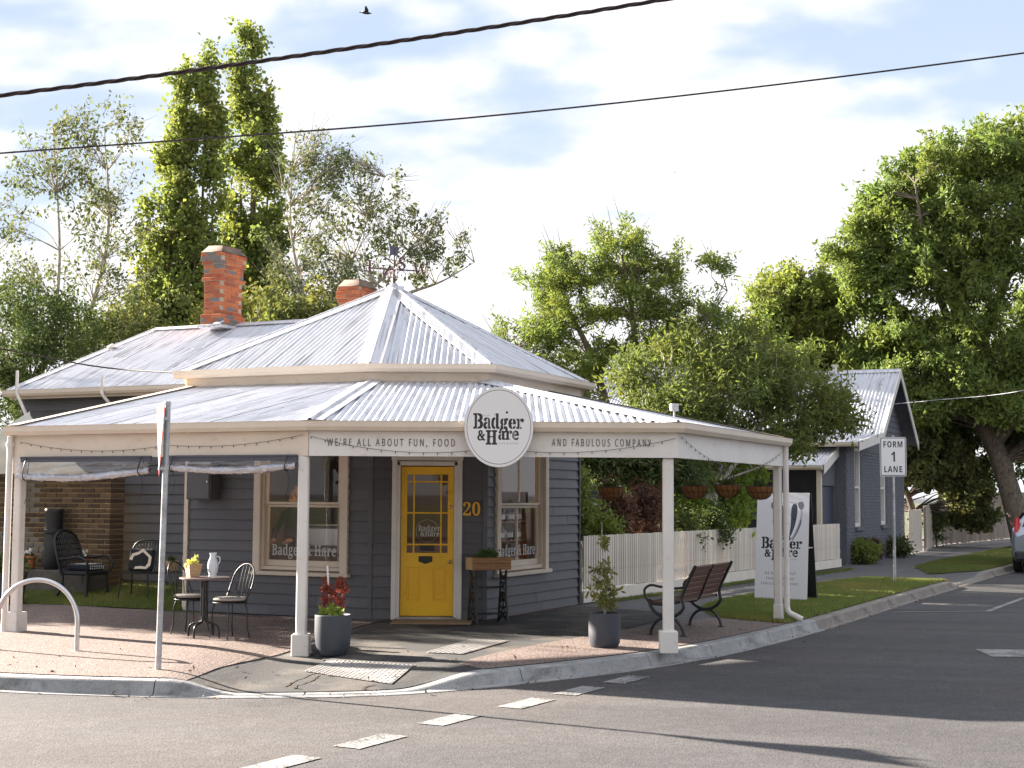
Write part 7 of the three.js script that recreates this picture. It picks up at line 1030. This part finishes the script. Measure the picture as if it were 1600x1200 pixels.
// ---------- grass ----------
{
  const kIn = (x0, x1, n) => resample(offKerb(-0.16).filter((p) => p[0] >= x0 && p[0] <= x1 && p[1] < -17), n);
  const strips = [[kIn(3.75, 9.35, 40), resample([[3.0, -20.9], [2.95, -22.6], [3.5, -24.2], [4.9, -26.9], [6.9, -30.2], [8.0, -31.7], [8.9, -31.5], [9.3, -30.9]], 40)], [kIn(11.3, 24, 40), resample([[10.0, -34.6], [10.1, -36.2], [11.5, -39.4], [14, -44.2], [18.5, -53], [23, -60]], 40)]];
  const blade = (() => { const r = mul(3), pos = []; for (let i = 0; i < 9; i++) { const a = r() * 6.28, x = (r() - 0.5) * 0.06, z = (r() - 0.5) * 0.06, h = 0.018 + 0.028 * r(), w = 0.0028; pos.push(x - Math.cos(a) * w, 0, z - Math.sin(a) * w, x + Math.cos(a) * w, 0, z + Math.sin(a) * w, x + (r() - 0.5) * 0.04, h, z + (r() - 0.5) * 0.04); } const g = new THREE.BufferGeometry(); g.setAttribute('position', new THREE.Float32BufferAttribute(pos, 3)); g.computeVertexNormals(); return g; })();
  const lawn = flat(0.20, 0.25, 0.06, 0.9, { side: THREE.DoubleSide });
  const scatter = (A, B, n, seed, dark, label) => { const r = mul(seed), im = new THREE.InstancedMesh(blade, lawn, n), m = new THREE.Matrix4(), q = new THREE.Quaternion(), e = new THREE.Euler(), c = new THREE.Color(); for (let k = 0; k < n; k++) { const f = r() * (A.length - 1.001), i = Math.floor(f), t = f - i, v = r(), x = (A[i][0] * (1 - t) + A[i + 1][0] * t) * (1 - v) + (B[i][0] * (1 - t) + B[i + 1][0] * t) * v, z = (A[i][1] * (1 - t) + A[i + 1][1] * t) * (1 - v) + (B[i][1] * (1 - t) + B[i + 1][1] * t) * v; const s = 0.7 + 0.8 * r(); m.compose(V(x, ground(x, z) + 0.012, z), q.setFromEuler(e.set(0, r() * 6.3, 0)), V(s * 1.3, s, s * 1.3)); im.setMatrixAt(k, m); const d = fbm(x * 0.9, z * 0.9, 3, 3), y = sstep(0.5, 0.72, d); const b = (0.65 + 0.6 * r()) * dark; im.setColorAt(k, c.setRGB(b * (1 + 0.42 * y), b * (1 + 0.1 * y), b * (1 + 0.3 * y))); } im.name = numbered('grass'); im.userData = { kind: 'stuff', label, category: 'grass' }; scene.add(im); };
  structure('verge_ground', loft(strips[0][0], strips[0][1], 10, ground, 0.012), MAT.soil); scatter(strips[0][0], strips[0][1], 26000, 1, 1, 'short green grass of the verge round the A-frame sign');
  structure('verge_ground', loft(strips[1][0], strips[1][1], 10, ground, 0.012), MAT.soil); scatter(strips[1][0], strips[1][1], 22000, 2, 0.75, 'drier grass of the verge beyond the driveway');
  const ga = resample([[-10.5, -23.4], [-6.9, -22.25], [-4.9, -21.35]], 20), gb = resample([[-11.5, -26.6], [-7.6, -25.2], [-4.0, -24.1]], 20); structure('lawn', loft(ga, gb, 10, ground, 0.013), MAT.soil); scatter(ga, gb, 16000, 4, 0.8, 'shaded garden grass in front of the brick wall');
  // weeds along the fence foot
  const wa = resample([[1.35, -23.35], [8.3, -35.8]], 12), wb = resample([[1.5, -23.25], [8.5, -35.7]], 12); scatter(wa, wb, 1500, 9, 0.8, 'weeds growing along the foot of the picket fence');
}
{ // fallen leaves along the kerb and the verge
  const r = mul(99), g = sprig(1, 0.05, 0.55, 0, 5), n = 420, im = new THREE.InstancedMesh(g, flat(0.20, 0.12, 0.05, 0.9, { side: THREE.DoubleSide }), n), m = new THREE.Matrix4(), q = new THREE.Quaternion(), c = new THREE.Color();
  const near = KP.filter((p) => p[0] > -7 && p[1] > -38); for (let i = 0; i < n; i++) { const k = Math.floor(r() * (near.length - 2)), p = near[k], nx = -(near[k + 1][1] - p[1]), nz = near[k + 1][0] - p[0], l = Math.hypot(nx, nz), o = r() < 0.6 ? 0.1 + 0.35 * r() * r() : -0.3 - 3 * r() * r(), x = p[0] + nx / l * o, z = p[1] + nz / l * o; m.compose(V(x, (o > 0 ? -0.155 : ground(x, z) + 0.018), z), q.setFromEuler(new THREE.Euler(Math.PI / 2 * (r() < 0.5 ? 1 : -1) + (r() - 0.5) * 0.6, r() * 6, r() * 6)), V(1, 1, 1).multiplyScalar(0.5 + r())); im.setMatrixAt(i, m); im.setColorAt(i, c.setRGB(0.6 + r(), 0.6 + 0.8 * r(), 0.7)); }
  im.name = 'leaf_litter'; im.userData = { kind: 'stuff', label: 'scattered dry leaves along the kerb and paving', category: 'leaf litter' }; scene.add(im);
}
scene.traverse((o) => { if (o.isMesh) { o.castShadow = true; o.receiveShadow = true; } });
renderer.render(scene, camera);
